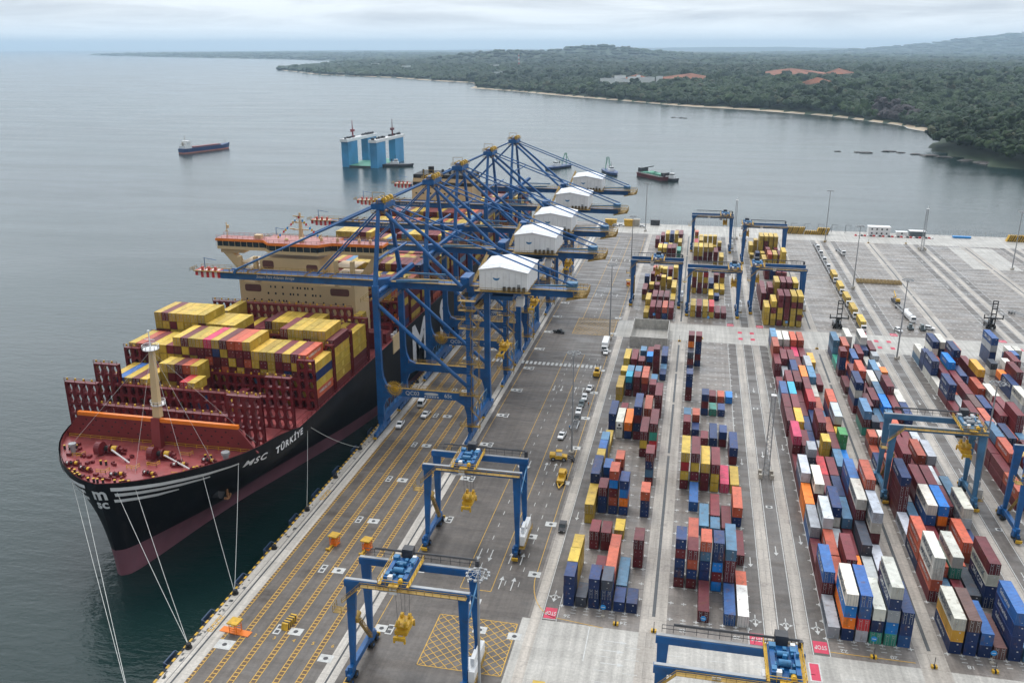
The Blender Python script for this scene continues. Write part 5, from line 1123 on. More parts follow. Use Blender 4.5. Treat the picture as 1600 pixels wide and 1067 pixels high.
# ---- mooring lines
BOL = [(-99.9, 119.8), (-99.9, 139.7), (-99.9, 159.4), (-99.9, 179.4), (-99.9, 199.5)]
def rope(p, q, sag=.8):
    mb = MB(); n_ = 8; pts = []
    o = Vector(q)
    for i in range(n_+1):
        t = i/n_; v = Vector(p).lerp(o, t)-o; v.z -= sag*4*t*(1-t); pts.append(tuple(v))
    mb.path(pts, .055, 5); return mb.build('mooring_line', M['rope'], loc=q)
LN = [(-13.0, 0, 'leftmost white mooring line from the bow to the quay corner'), (-7.0, 0, 'second white mooring line from the left under the emblem'),
      (3.5, 1, 'third mooring line from the left, dropping from the bow stripes'), (7.5, 1, 'fourth mooring line from the left, meeting the third at its bollard'),
      (19.5, 2, 'mooring line dropping from below the anchor winch to the quay'), (25.2, 2, 'near vertical mooring line beside the ship name')]
for x, bi, lb in LN:
    Yh = 164.0+float(np.interp(abs(x), _DB, _DS)); T_(rope((CX+x, Yh-.2, 21.6), (BOL[bi][0], BOL[bi][1], .7)), lb, 'rope', 'mooring lines of the container ship')
T_(rope((CX+30.3, 214, 17.5), (-99.9, 199.5, .7), 1.0), 'short slack mooring line running from the hull flank to a bollard', 'rope', 'mooring lines of the container ship')
T_(rope((CX+30.4, 216, 17.5), (-99.9, 239.5, .7), 1.0), 'short slack mooring line leading aft along the hull flank', 'rope', 'mooring lines of the container ship')
# ================================================================ SHIP-TO-SHORE CRANES
# local frame: x across the quay (0 = waterside rail, 30.5 = landside rail), y along the quay, z up
def make_sts():
    root = empty('quay_crane', (-97.5, 266, 0)); S = 12.0; G = 30.5; B = M['blue']
    zb = 49.4
    for x, y in ((0, -S), (0, S), (G, -S), (G, S)):
        mb = MB(); top = 50.2 if x == 0 else 46.8
        mb.beam((x, y, 4.6), (x, y, 17), 2.3, 1.7, 1.9, 1.5); mb.beam((x, y, 17), (x, y, top), 1.9, 1.5)
        if x == 0:  # haunch where the portal beam meets the leg
            mb.prism([(0.9, 13.6), (4.6, 13.6), (4.6, 16.2), (2.2, 17.2), (1.3, 19.5), (0.9, 23)], y-.7, y+.7)
            mb.prism([(0.9, 9.0), (0.9, 13.6), (4.6, 13.6), (2.2, 12.2)], y-.7, y+.7)
        else: mb.prism([(G-0.9, 8.0), (G-0.9, 13.6), (G-4.6, 13.6), (G-2.0, 12.0)], y-.7, y+.7)
        mb.build('leg', B, root)
    for y in (-S, S):
        mb = MB(); mb.box(0.95, G-0.95, y-.65, y+.65, 13.6, 16.2); pb = mb.build('portal_beam', B, root)
        w_ = MB(); w_.rail((2, y-.7, 16.2), (G-1, y-.7, 16.2), 1.1, 2, .06); w_.rail((2, y+.7, 16.2), (G-1, y+.7, 16.2), 1.1, 2, .06); w_.box(2, G-1, y-.7, y+.7, 16.2, 16.26); w_.build('walkway', M['yrail'], pb)
        mb = MB(); mb.tube((0.6, y, 44), (G-.6, y, 18.2), .62, 12); mb.build('diagonal_brace', B, root)
    for x in (0, G):
        mb = MB(); mb.box(x-.8, x+.8, -S-1.2, S+1.2, 3.2, 5.6); mb.build('sill_beam', B, root)
        mb = MB(); mb.box(x-.6, x+.6, -S+.7, S-.7, 44.6, 46.6)
        if x == 0: mb.box(x-.7, x+.7, -S+.7, S-.7, 47.2, 47.9)
        mb.build('cross_beam', B, root)
        for y in (-S, S):
            mb = MB()
            for k in range(4):
                yy = y+(-5.4+3.6*k); mb.box(x-.45, x+.45, yy-1.6, yy+1.6, .75, 2.2, 0)
                for e in (-.9, .9): mb.tube((x-.3, yy+e, .45), (x+.3, yy+e, .45), .42, 10, mi=1)
            mb.prism([(y-4, 2.2), (y+4, 2.2), (y+1.3, 3.3), (y-1.3, 3.3)], x-.4, x+.4, 'x', 0); mb.box(x-.6, x+.6, y-7.6, y-7.2, .6, 1.2, 2)
            mb.build('bogie', [B, M['dark'], M['yellow']], root)
    # truss ties along the rails (painted lattice between the bogies)
    mb = MB()
    for x in (0, G):
        for k in range(6):
            a = -S+4*k; mb.tube((x, a, 5.6), (x, a+2, 9.4), .14, 5); mb.tube((x, a+2, 9.4), (x, a+4, 5.6), .14, 5)
        mb.tube((x, -S+2, 9.4), (x, S-2, 9.4), .16, 5)
    mb.build('lower_lattice', M['lblue'], root)
    # A-frame
    ax, az = -0.5, 74.0
    for y, a in ((-S, -4.4), (S, 4.4)):
        mb = MB(); mb.beam((0, y, 50), (ax, a, az), 1.25, 1.25, .95, .95); mb.build('mast_leg', B, root)
        mb = MB(); mb.tube((ax+.6, a*.8, az-1), (G-3.5, y*.62, 50.2), .58, 12); mb.build('back_brace', B, root)
        mb = MB(); mb.tube((ax+.8, a*.7, az), (62.0, a*.8, 51.4), .26, 8); mb.build('back_stay', B, root)
        mb = MB(); mb.tube((ax-.8, a*.7, az), (-52.5, a*.7, 50.8), .34, 8); mb.beam((-52.5, a*.7, 50.8), (-53.5, a*.7, 49.4), .8, .8); mb.build('outer_fore_stay', B, root)
        mb = MB(); mb.tube((ax-.8, a*.6, az-1), (-23.5, a*.7, 50.8), .26, 8); mb.build('inner_fore_stay', B, root)
    mb = MB(); mb.beam((4, -S*.7, 60), (4, S*.7, 60), .5, .5); mb.tube((0, -8.2, 58), (0, 8.2, 58), .4, 8); mb.build('mast_tie', B, root)
    mb = MB(); mb.box(ax-2.2, ax+2.2, -5.4, 5.4, az-.8, az+.9); mb.box(ax-1.2, ax+1.2, -3.4, 3.4, az+.9, az+2.0); hd = mb.build('apex_head', B, root)
    mb = MB()
    for y in (-3, 0, 3): mb.tube((ax+1.4, y-.4, az+1.9), (ax+1.4, y+.4, az+1.9), .95, 14); mb.tube((ax-1.2, y-.3, az+1.7), (ax-1.2, y+.3, az+1.7), .6, 12)
    mb.build('sheave', M['yellow'], hd)
    mb = MB()
    for z, xw, yw in ((az+.9, 2.6, 5.2), (az-2.0, 2.3, 5.0)):
        for (a, b, c, d) in ((-xw, -yw, xw, -yw), (xw, -yw, xw, yw), (-xw, yw, xw, yw), (-xw, -yw, -xw, yw)): mb.rail((ax+a, b, z), (ax+c, d, z), 1.2, 2.2, .07)
        mb.box(ax-xw, ax+xw, -yw, -yw+1.0, z-.08, z); mb.box(ax-xw, ax+xw, yw-1.0, yw, z-.08, z)
    mb.beam((ax-2, -4, az+1), (ax-2, -4, az+4.4), .15, .15); mb.beam((ax+2, -4, az+1), (ax+2, -4, az+4.4), .15, .15); mb.beam((ax-2, -4, az+4.4), (ax+2, -4, az+4.4), .15, .15)
    mb.build('apex_platform', M['yrail'], hd)
    # boom and girder
    mb = MB(); mb.box(-59.8, -3.0, -1.5, 1.5, zb-2.5, zb); mb.prism([(-3, zb-2.5), (-3, zb), (0.6, zb+.6), (1.2, zb-1.2), (-.6, zb-3.4)], -1.5, 1.5); bo = mb.build('boom', B, root)
    mb = MB()
    for k in range(9): mb.box(-69.0+k*1.03, -69.0+(k+1)*1.03, -1.55, 1.55, zb-2.45+(0.6 if k < 2 else 0), zb-.02, k % 2)
    for k in (2, 4, 6): mb.box(-69+k*1.2, -68.3+k*1.2, -1.6, -.9, zb, zb+1.3, 0)
    mb.build('striped_boom_tip', [M['lead'], M['white']], bo)
    mb = MB()
    for y in (-2.6, 2.6):
        mb.rail((-69, y, zb+.1), (-3.5, y, zb+.1), 1.1, 2.2, .06); mb.box(-69, -3.5, y-.1 if y > 0 else y, y if y > 0 else y+.1, zb-.15, zb+.08)
    mb.box(-69, -3.5, -2.6, -1.6, zb-.02, zb+.04); mb.box(-69, -3.5, 1.6, 2.6, zb-.02, zb+.04)
    for x in (-54, -50, -47, -29, -24, -20): mb.beam((x, -1.2, zb), (x+3.5, -1.2, zb+1.9), .35, .35); mb.rail((x-1.4, -3.0, zb+.1), (x+1.4, -3.0, zb+.1), 1.2, 1.4, .08)
    mb.rail((-70.5, -2.2, zb-.4), (-69, -2.2, zb-.4), 1.2, 1.4, .07); mb.rail((-70.5, -2.2, zb-.4), (-70.5, 2.2, zb-.4), 1.2, 1.4, .07)
    mb.build('boom_walkway', M['yrail'], bo)
    mb = MB(); mb.tube((-66, 0, zb), (-66, 0, zb+4.2), .12, 6); mb.beam((-66, 0, zb+4.0), (-61.5, 0, zb+3.4), .15, .15); mb.beam((-57, 1.8, zb), (-4, 1.8, zb+.1), .5, .8); mb.build('boom_davit', M['blue'], bo)
    mb = MB(); mb.box(0.8, 60.0, -1.5, 1.5, zb-2.5, zb); mb.prism([(60.0, zb-2.5), (60, zb), (63.2, zb), (61.6, zb-2.5)], -1.5, 1.5); gi = mb.build('girder', B, root)
    mb = MB()
    for y in (-3.0, 3.0):
        mb.rail((2, y, zb+.1), (65.5, y, zb+.1), 1.1, 2.2, .06)
    mb.box(2, 65.5, -3.0, -1.6, zb-.02, zb+.05); mb.box(2, 65.5, 1.6, 3.0, zb-.02, zb+.05)
    for a, b in ((-3.0, -3.0), (3.0, 3.0)): pass
    mb.box(62.0, 66.2, -4.2, 4.2, zb-1.6, zb-1.4); mb.prism([(59.5, zb-2.9), (66, zb-1.6), (66.3, zb-.2), (64.8, zb-1.4), (60, zb-2.6)], -4.0, 4.0)
    for (a, b, c, d) in ((62, -4.2, 66.2, -4.2), (66.2, -4.2, 66.2, 4.2), (62, 4.2, 66.2, 4.2)): mb.rail((a, b, zb-1.4), (c, d, zb-1.4), 2.0, 1.4, .09)
    for x in (-2.8, 3.4):
        for (a, b, c, d) in ((-2, -14, 2, -14), (2, -14, 2, -2), (-2, -14, -2, -2), (-2, 2, -2, 13), (2, 2, 2, 13)): mb.rail((x+a*.8, b, 45.2), (x+c*.8, d, 45.2), 1.2, 2.4, .06)
    for (a, b, c, d) in ((G-3, -14.3, G+2.5, -14.3), (G+2.5, -14.3, G+2.5, -4), (G-3, -14.3, G-3, -4)):
        for z in (38.5, 44.4, 47.5): mb.rail((a, b, z), (c, d, z), 1.3, 2, .07)
    for z in (38.5, 44.4, 47.5): mb.box(G-3, G+2.5, -14.3, -12.6, z-.1, z)
    mb.build('girder_walkway', M['yrail'], gi)
    for p_, q_, k_ in (((4, -3.4, zb+.4), (18, -2.5, zb+.9), .7), ((4, 3.4, zb+1.6), (19, 2.5, zb+1.8), .5), ((49, -2.2, zb+1.1), (60, -2.2, zb+1.6), .5)):
        mb = MB(); mb.beam(p_, q_, k_, k_); mb.build('girder_pipe', M['lblue'], gi)
    mb = MB(); mb.cb((G+30.5, 0, zb+1.4), 3.4, 3.0, 1.6); mb.build('stay_anchor', M['lblue'], gi)
    mb = MB(); mb.beam((1.2, -1, zb-.5), (7, 5.4, zb+4.2), 1.6, 1.2); mb.build('hinge_bracket', B, root)
    mb = MB(); mb.box(25.5, 28.5, -3.6, 3.6, zb, zb+2.8); mb.tube((27, -3.7, zb+1.5), (27, -4.2, zb+1.5), 1.1, 14); mb.build('boom_winch', B, root)
    # machinery house, gable towards the camera
    x0, x1, y0, y1 = 33.0, 48.2, -8.4, 9.6; z0 = zb+.6; z1 = z0+6.2; xm = (x0+x1)/2-1.0
    mb = MB(); mb.prism([(x0, z0), (x1, z0), (x1, z1-.5), (xm, z1+1.0), (x0, z1)], y0, y1); mh = mb.build('machinery_house', M['white'], root)
    mb = MB(); mb.prism([(x0-.3, z1), (xm, z1+1.05), (x1+.3, z1-.5), (x1+.3, z1-.25), (xm, z1+1.35), (x0-.3, z1+.25)], y0-.3, y1+.3)
    mb.rail((x0, y0, z1+.1), (xm, y0, z1+1.1), 1.1, 2, .035); mb.rail((xm, y0, z1+1.1), (x1, y0, z1-.4), 1.1, 2, .035); mb.build('house_roof', M['vwhite'], mh)
    mb = MB()
    for k in range(1, 8): mb.box(x0+k*1.9-.03, x0+k*1.9+.03, y0-.02, y0, z0, z1-.6)
    mb.box(x1-3.2, x1-2.2, y0-.03, y0, z0, z0+2.1)
    for k in range(1, 8): mb.box(x1, x1+.02, y0+k*2.2-.03, y0+k*2.2+.03, z0, z1-.7)
    mb.build('panel_seam', M['steel'], mh)
    mb = MB(); cx0 = x0+5.4; mb.add([(cx0-1.1, y0-.04, z0+4.0)]+[(cx0-1.1*math.cos(math.pi*k/10), y0-.04, z0+4.0-.9*math.sin(math.pi*k/10)) for k in range(1, 10)]+[(cx0+1.1, y0-.04, z0+4.0), (cx0, y0-.04, z0+3.75)], [tuple(range(12))]); mb.build('house_emblem', M['cyan'], mh)
    for k in range(5): mb = MB(); mb.box(x0+7.6+k*1.55, x0+8.4+k*1.55, y0-.9, y0-.06, z0-.3, z0+1.3); mb.build('house_vent', M['vent'], mh)
    mb = MB(); mb.box(x0-1.4, x1+1.2, y0-1.4, y0-.05, z0-.35, z0-.2); mb.rail((x0-1.4, y0-1.4, z0-.2), (x1+1.2, y0-1.4, z0-.2), 1.1, 2, .06); mb.beam((x0-2, y0+1, z0+2), (x0-.6, y1-4, z1+1.5), .8, .3); mb.rail((x0-2.2, y0+1, z0+2), (x0-.8, y1-4, z1+1.5), 1.0, 2, .07); mb.box(x0-1, x1, y0, y1, z0-.55, z0-.38); mb.build('house_platform', M['yrail'], mh)
    # stair tower and lift on the near landside leg
    mb = MB(); zz = 5.0; k = 0
    while zz < 44:
        a, b = (-1.6, 1.6) if k % 2 == 0 else (1.6, -1.6); yk = -S-1.3
        mb.beam((G+1.9+a*.9, yk, zz), (G+1.9+b*.9, yk, zz+3.0), .55, .08); mb.rail((G+1.9+a*.9, yk-.5, zz), (G+1.9+b*.9, yk-.5, zz+3.0), 1.0, 1.5, .06); mb.box(G+1.9+b*.9-.5, G+1.9+b*.9+.5, yk-.4, yk+.4, zz+2.97, zz+3.03); zz += 3.1; k += 1
    for x, y in ((G+.9, -S-2.0), (G+3.3, -S-2.0), (G+3.3, -S-.6)): mb.beam((x, y, 4), (x, y, 45), .12, .12)
    for z in (5.6, 16.2, 27): mb.box(G-3.0, G+3.6, -S-2.4, -S-.8, z-.1, z); mb.rail((G-3.0, -S-2.4, z), (G+3.6, -S-2.4, z), 1.1, 1.6, .07); mb.rail((G-3, -S-2.4, z), (G-3, -S-.8, z), 1.1, 1.6, .07)
    mb.build('stair_tower', M['yrail'], root)
    mb = MB(); mb.box(G-.7, G+.7, -S-1.6, -S-.8, 5, 44); 
    for z in range(6, 44, 1): mb.box(G-.75, G+.75, -S-1.75, -S-1.6, z, z+.4)
    mb.box(G-.6, G+.6, -S-2.6, -S-1.6, 20, 22.5); mb.build('lift_mast', M['blue'], root)
    # cable reel
    mb = MB(); cx_, cz = 5.4, 16.4
    for k in range(30):
        t = 2*math.pi*k/30; mb.beam((cx_+.5*math.cos(t), -S-1.15, cz+.5*math.sin(t)), (cx_+2.75*math.cos(t), -S-1.25, cz+2.75*math.sin(t)), .11, .11)
    for r_ in (1.3, 2.1): 
        for k in range(24): t = 2*math.pi*k/24; t2 = 2*math.pi*(k+1)/24; mb.beam((cx_+r_*math.cos(t), -S-1.2, cz+r_*math.sin(t)), (cx_+r_*math.cos(t2), -S-1.2, cz+r_*math.sin(t2)), .14, .14)
    mb.tube((cx_, -S-1.5, cz), (cx_, -S-.7, cz), .6, 14); mb.build('cable_reel', M['yellow'], root)
    # trolley, cab, head block
    mb = MB(); tx = 39.0; mb.box(tx-3.5, tx+3.5, -3.4, 3.4, zb-3.9, zb-2.7); mb.build('trolley', B, root)
    mb = MB(); mb.box(tx+4.2, tx+6.6, -1.4, 1.4, zb-6.4, zb-3.7); mb.build('operator_cab', M['white'], root)
    mb = MB()
    for dx_ in (-1.6, 1.6):
        for dy_ in (-1.8, 1.8): mb.tube((tx+dx_, dy_, zb-3.8), (tx+dx_*.7, dy_*.7, 31.0), .05, 4)
    mb.build('hoist_rope', M['dark'], root)
    spreader(root, (tx, 0, 27.6), 6.1)
    # plates: number, maker's mark and load
    y = -S-.68
    place_text('crane_number', 'QC03', 1.9, (11.2, y, 14.9), R(90), 0, 0, M['mark'], root)
    place_text('load_lettering', '65t', 1.9, (23.2, y, 14.9), R(90), 0, 0, M['mark'], root)
    mb = MB(); mb.add([(17.6+2.4*math.cos(2*math.pi*k/20), y, 15.15+.52*math.sin(2*math.pi*k/20)) for k in range(20)], [tuple(range(20))]); mb.build('maker_plate', M['mark'], root)
    place_text('maker_lettering', 'KONECT', .62, (17.6, y-.02, 15.15), R(90), 0, 0, M['blue'], root) if False else None
    mb = MB()
    for k in range(6): mb.box(15.2+k*.85, 15.8+k*.85, y-.02, y, 14.0, 14.4)
    mb.build('small_lettering', M['mark'], root)
    place_text('boom_lettering', 'Smart Port Atlantic Bridge', 1.35, (-39.5, -1.56, zb-1.2), R(90), 0, 0, M['mark'], root, shear=.3, sx=.95)
    return root
def spreader(root, loc, half, par_name='spreader'):
    x, y, z = loc; mb = MB()
    for s in (-1, 1):
        mb.box(x-.9, x-.55, y-half, y+half, z, z+.45) if s < 0 else mb.box(x+.55, x+.9, y-half, y+half, z, z+.45)
        mb.box(x-1.22, x+1.22, y+s*half-.3, y+s*half+.3, z-.25, z+.5)
        for e in (-1, 1): mb.box(x+e*1.1-.18, x+e*1.1+.18, y+s*half-.2, y+s*half+.2, z-.9, z-.2)
    mb.box(x-1.3, x+1.3, y-2.2, y+2.2, z+.3, z+1.2); mb.box(x-1.2, x+1.2, y-1.2, y+1.2, z+1.2, z+2.2)
    for dx_ in (-.8, .8):
        for dy_ in (-1.4, 1.4): mb.tube((x+dx_-.25, y+dy_, z+2.5), (x+dx_+.25, y+dy_, z+2.5), .62, 12)
    mb.box(x-1.4, x+1.4, y-1.9, y+1.9, z+1.9, z+2.15); mb.tube((x-.8, y+1.6, z+1.2), (x+.8, y+1.6, z+1.2), .6, 10)
    return mb.build(par_name, M['yellow'], root)
M['vent'] = mat('dark_brown_vent', (0.05, 0.035, 0.02), .6)
sts = make_sts()
STS_L = ['blue quay crane nearest the camera, lettered QC03 and 65t', 'blue quay crane second from the camera, its boom behind the bridge house', 'blue quay crane in the middle of the five',
         'blue quay crane fourth from the camera, before the farthest one', 'farthest of the five blue quay cranes, at the far end of the ship']
T_(sts, STS_L[0], 'crane', 'ship to shore cranes')
for i, (Y, num) in enumerate(((320, 'QC04'), (361, 'QC05'), (416, 'QC06'), (473, 'QC07'))):
    c = copy_tree(sts); c.location = (-97.5, Y, 0); T_(c, STS_L[i+1], 'crane', 'ship to shore cranes')
    for ch in list(c.children):
        if ch.name.startswith('crane_number'): bpy.data.objects.remove(ch)
    place_text('crane_number', num, 1.9, (11.2, -12.68, 14.9), R(90), 0, 0, M['mark'], c)
    tx = (0, 7, -10, -6)[i]
    for ch in c.children:
        if ch.name.split('.')[0] in ('trolley', 'hoist_rope', 'spreader', 'operator_cab'): ch.location = (tx, 0, 0)
        if ch.name.startswith('spreader') and i % 2: ch.location = (tx, 0, 6)

# ================================================================ RUBBER-TYRED YARD CRANES
def make_rtg(paint, trolley_x=9.0, spr_z=15.0, old=False, boxcol=None, zt=22.6, walk=True, text=True, ysp=0.0):
    """x 0..23.5 between the wheel lines, girders at y -4 and +4, wheels at y -6 and +6"""
    root = empty('yard_gantry_crane'); W = 23.5; P = paint
    for sx_ in (0, W):
        for sy in (-1, 1):
            mb = MB(); inn = 1 if sx_ == 0 else -1
            mb.prism([(sx_-inn*.45, 3.2), (sx_+inn*.45, 3.2), (sx_+inn*1.35, zt-1.3), (sx_-inn*.7, zt-1.3)], sy*5.0-.42, sy*5.0+.42)
            o = mb.build('leg', P, root); me = o.data
            for v in me.vertices:
                if v.co.z > 10: v.co.y += -sy*1.0
        mb = MB(); mb.box(sx_-.5, sx_+.5, -6.6, 6.6, 2.4, 3.6); mb.build('sill_beam', P, root)
        for sy in (-1, 1):
            mb = MB()
            for e in (-1.25, 1.25):
                yy = sy*6.0+e
                for d in (-.42, .42): mb.tube((sx_+d-.25, yy, .78), (sx_+d+.25, yy, .78), .76, 14, mi=1)
                mb.tube((sx_-.7, yy, .78), (sx_+.7, yy, .78), .3, 8, mi=0)
            mb.box(sx_-.35, sx_+.35, sy*6-1.6, sy*6+1.6, 1.2, 2.4, 0); mb.box(sx_-.8, sx_+.8, sy*6-2.5 if sy < 0 else sy*6+2.2, sy*6-2.2 if sy < 0 else sy*6+2.5, .5, 1.3, 2); mb.box(sx_-1.0, sx_-.5, sy*6-.8, sy*6+.8, 1.4, 3.0, 0)
            mb.build('wheel_bogie', [P, M['black'], M['yellow']], root)
    for sy in (-1, 1):
        mb = MB(); mb.box(-1.0, W+1.0, sy*4-.55, sy*4+.55, zt-1.45, zt)
        g = mb.build('girder', P, root)
        mb = MB(); mb.box(-.9, W+.9, sy*4-.35, sy*4+.35, zt+.02, zt+.16); mb.build('trolley_rail', M['steel'], g)
    mb = MB(); mb.box(-.4, W+.4, 3.6, 4.6, zt-.02, zt)  # festoon and walkway on the back girder
    y = 5.2
    mb = MB(); mb.tube((2, y, zt+1.6), (W, y, zt+1.6), .22, 6); mb.rail((0, y-.3, zt+.05), (W+.6, y-.3, zt+.05), 1.5, 1.9, .06); mb.box(W-.2, W+.5, y-.5, y+.3, zt, zt+1.6); mb.build('festoon', M['dark'], root)
    if walk:
        mb = MB(); y = -5.4; mb.box(2.8, W+.6, y-.35, y+.7, zt-.5, zt-.42); mb.rail((2.8, y-.3, zt-.4), (W+.6, y-.3, zt-.4), 1.0, 1.6, .06)
        mb.beam((-1.2, y, zt-4.6), (2.8, y, zt-.5), .8, .1); mb.rail((-1.2, y-.3, zt-4.6), (2.8, y-.3, zt-.5), 1.0, 1.4, .06)
        mb.box(-2.8, -1.0, y-1.2, y+.9, zt-6.4, zt-6.3); mb.rail((-2.8, y-1.2, zt-6.3), (-1.0, y-1.2, zt-6.3), 1.5, .9, .06); mb.rail((-2.8, y-1.2, zt-6.3), (-2.8, y+.9, zt-6.3), 1.5, .9, .06)
        mb.beam((.9, -3.4, zt-9.5), (.6, 3.4, 3.6), .8, .12); mb.rail((1.3, -3.4, zt-9.5), (1.0, 3.4, 3.6), 1.0, 1.3, .06); mb.box(.3, 1.6, -4.6, -3.2, zt-9.6, zt-9.5); mb.tube((.8, -4.6, zt-9), (.8, -2.6, zt-8.6), .7, 10)
        mb.build('access_walkway', M['yrail'], root)
    # power unit and cabinets on the sill beams
    mb = MB(); mb.box(W+.6, W+1.9, -5.2, -1.2, 3.0, 5.6); mb.box(W+.6, W+1.7, -.8, 4.2, 3.3, 6.0); mb.box(W-.6, W+.5, -4.2, -.5, 3.7, 5.3); mb.box(W+.7, W+1.5, -3.6, -.6, 5.8, 7.4); mb.build('power_house', M['white'] if not old else mat('old_cabinet_paint', (.45, .42, .38), .6, .2, 1, dirt=.5), root)
    mb = MB(); mb.rail((W+2.0, -6, 2.6), (W+2.0, 5, 2.6), 1.2, 1.5, .06); mb.box(W+.6, W+2.0, -6, 5, 2.5, 2.6); mb.build('sill_walkway', M['yrail'], root)
    mb = MB(); mb.tube((W+.6, -4, zt-5.5), (W+.6, 4, zt-1.9), .18, 6); mb.tube((W+.3, 4, zt-6.5), (W+.3, -1.5, zt-2), .18, 6); mb.box(W, W+.8, -3.2, -2.6, zt-6, zt-5.4); mb.build('side_brace', M['cyan'] if not old else M['steel'], root)
    # trolley
    tr = empty('trolley', (trolley_x, 0, zt)); tr.parent = root
    mb = MB(); mb.box(-1.6, -.7, -3.9, -3.0, .7, 1.5); mb.box(1.2, 2.0, 3.4, 4.1, .7, 1.7); mb.build('electrical_box', M['white'], tr)
    mb = MB(); mb.box(-2.6, 2.6, -4.4, 4.4, .25, .7); mb.box(-2.4, -1.6, -4, 4, .7, 1.5); mb.box(1.6, 2.4, -4, 4, .7, 1.5); mb.build('trolley_frame', P, tr)
    mb = MB(); mb.tube((-1.1, -1.2, 1.4), (.9, -1.2, 1.4), .6, 14); mb.tube((-1.2, 1.3, 1.3), (.7, 1.3, 1.3), .5, 14)
    for x, y, sx_, sy_, sz_ in ((-1.9, 2.8, 1.1, 1.2, 1.3), (1.6, 2.6, 1.1, 1.3, .9), (2.0, -1.2, .8, 1.6, 1.1), (-1.9, -2.9, .8, 1.1, 1.0), (1.0, -3.2, 1.0, .9, .8), (0, .1, .7, .5, 1.4), (-.6, -2.6, .6, .5, .6), (2.1, .9, .5, .6, 1.5), (-2.1, .4, .5, .9, .7), (.2, 2.9, .6, .8, .7)): mb.box(x-sx_/2, x+sx_/2, y-sy_/2, y+sy_/2, .7, .7+sz_)
    for x in (-1.6, 1.4): mb.tube((x, -1.2, 1.2), (x, -1.9, 1.2), .35, 10); mb.tube((x, 1.3, 1.1), (x, 2.0, 1.1), .3, 10)
    mb.build('hoist_machinery', M['cyan'] if not old else M['steel'], tr)
    mb = MB(); mb.box(-1.3, .9, 4.3, 6.2, .5, 2.6); mb.build('control_cabinet', M['dark'], tr)
    mb = MB()
    for a, b, c, d in ((-3.2, -5.0, 3.2, -5.0), (3.2, -5, 3.2, 5), (-3.2, -5, -3.2, 5), (-3.2, 5.0, 3.2, 5.0)): mb.rail((a, b, .4), (c, d, .4), 1.1, 1.5, .06)
    mb.box(-3.2, -2.6, -5, 5, .3, .4); mb.box(2.6, 3.2, -5, 5, .3, .4); mb.box(-1, 1, -5.6, -4.4, .3, .38); mb.tube((1.2, -4.4, .9), (1.2, -3.6, .9), .5, 10)
    mb.build('trolley_guard_rail', M['yellow'], tr)
    mb = MB(); mb.box(-3.6, -1.8, -2.8, -1.0, -2.9, -.4); mb.build('operator_cab', M['white'] if not old else M['dark'], tr)
    mb = MB()
    for dx_ in (-1.1, 1.1):
        for dy_ in (-1.4, 1.4): mb.tube((dx_, dy_, .3), (dx_*.7, dy_, spr_z+2.6-zt), .035, 4)
    mb.build('hoist_rope', M['dark'], tr)
    spreader(tr, (0, ysp, spr_z-zt), 3.05 if not old else 3.05)
    if text:
        place_text('girder_lettering', 'Smart Port Atlantic Bridge', .62, (W*.62, -4.58, zt-.72), R(90), 0, 0, M['mark'], root, shear=.3)
        place_text('load_lettering', 'SWL 41t', .8, (W*.9, -4.58, zt-.8), R(90), 0, 0, M['mark'], root)
        mb = MB(); mb.box(W*.37, W*.37+1.5, -5.5, -5.45, zt-1.3, zt+.1); mb.build('number_plate', M['white'], root)
    return root
RG = 'rubber tyred yard cranes'
proto = make_rtg(M['blue'], 9.4, 9.2)
proto.location = (-61.9, 143.2, 0); T_(proto, 'blue gantry crane over the yellow hatched box, nearest on the apron', 'crane', RG)
def rtg_copy(loc, label, tx=None, dz=None):
    c = copy_tree(proto); c.location = loc; T_(c, label, 'crane', RG)
    for ch in c.children:
        if ch.name.startswith('trolley') and not ch.name.startswith('trolley_'):
            if tx is not None: ch.location = (tx, 0, 22.6)
            for g in ch.children:
                n_ = g.name.split('.')[0]
                if dz is not None and n_ == 'spreader': g.location = (0, 0, dz)
                if dz is not None and n_ == 'hoist_rope': g.scale = (1, 1, max(.1, (13-dz)/13.0) if dz < 0 else max(.08, 1-dz/13.0))
    return c
rtg_copy((-61.9, 194.4, 0), 'second blue gantry crane on the apron, behind the nearest one', 9.8, 1.5)
rtg_copy((-1.0, 130.2, 0), 'blue gantry crane cut by the bottom edge, seen from above', 20.6, 8)
rtg_copy((87.0, 229.0, 0), 'dark blue gantry crane at the right edge over the fifth block', 18, 9)
rtg_copy((-28.6, 430, 0), 'blue gantry crane left of three in the middle row of the far yard', 12.2, 6.5)
rtg_copy((-1.0, 418, 0), 'blue gantry crane in the middle of the nearer far yard row', 21.0, 5.5)
rtg_copy((29.0, 427, 0), 'blue gantry crane straddling the tall yellow and maroon stacks', 1.8, 5.8)
rtg_copy((-1.0, 560, 0), 'blue gantry crane standing against the water, farthest in the yard', 19.5, 8)
rtg_copy((29.0, 533, 0), 'blue gantry crane with its trolley at the left end, far right row', 1.6, 7)
old = make_rtg(M['lblue'], 20.4, 14.5, old=True, text=False); old.location = (57.4, 244.3, 0)
T_(old, 'faded light blue gantry crane spanning the fourth near block', 'crane', RG)
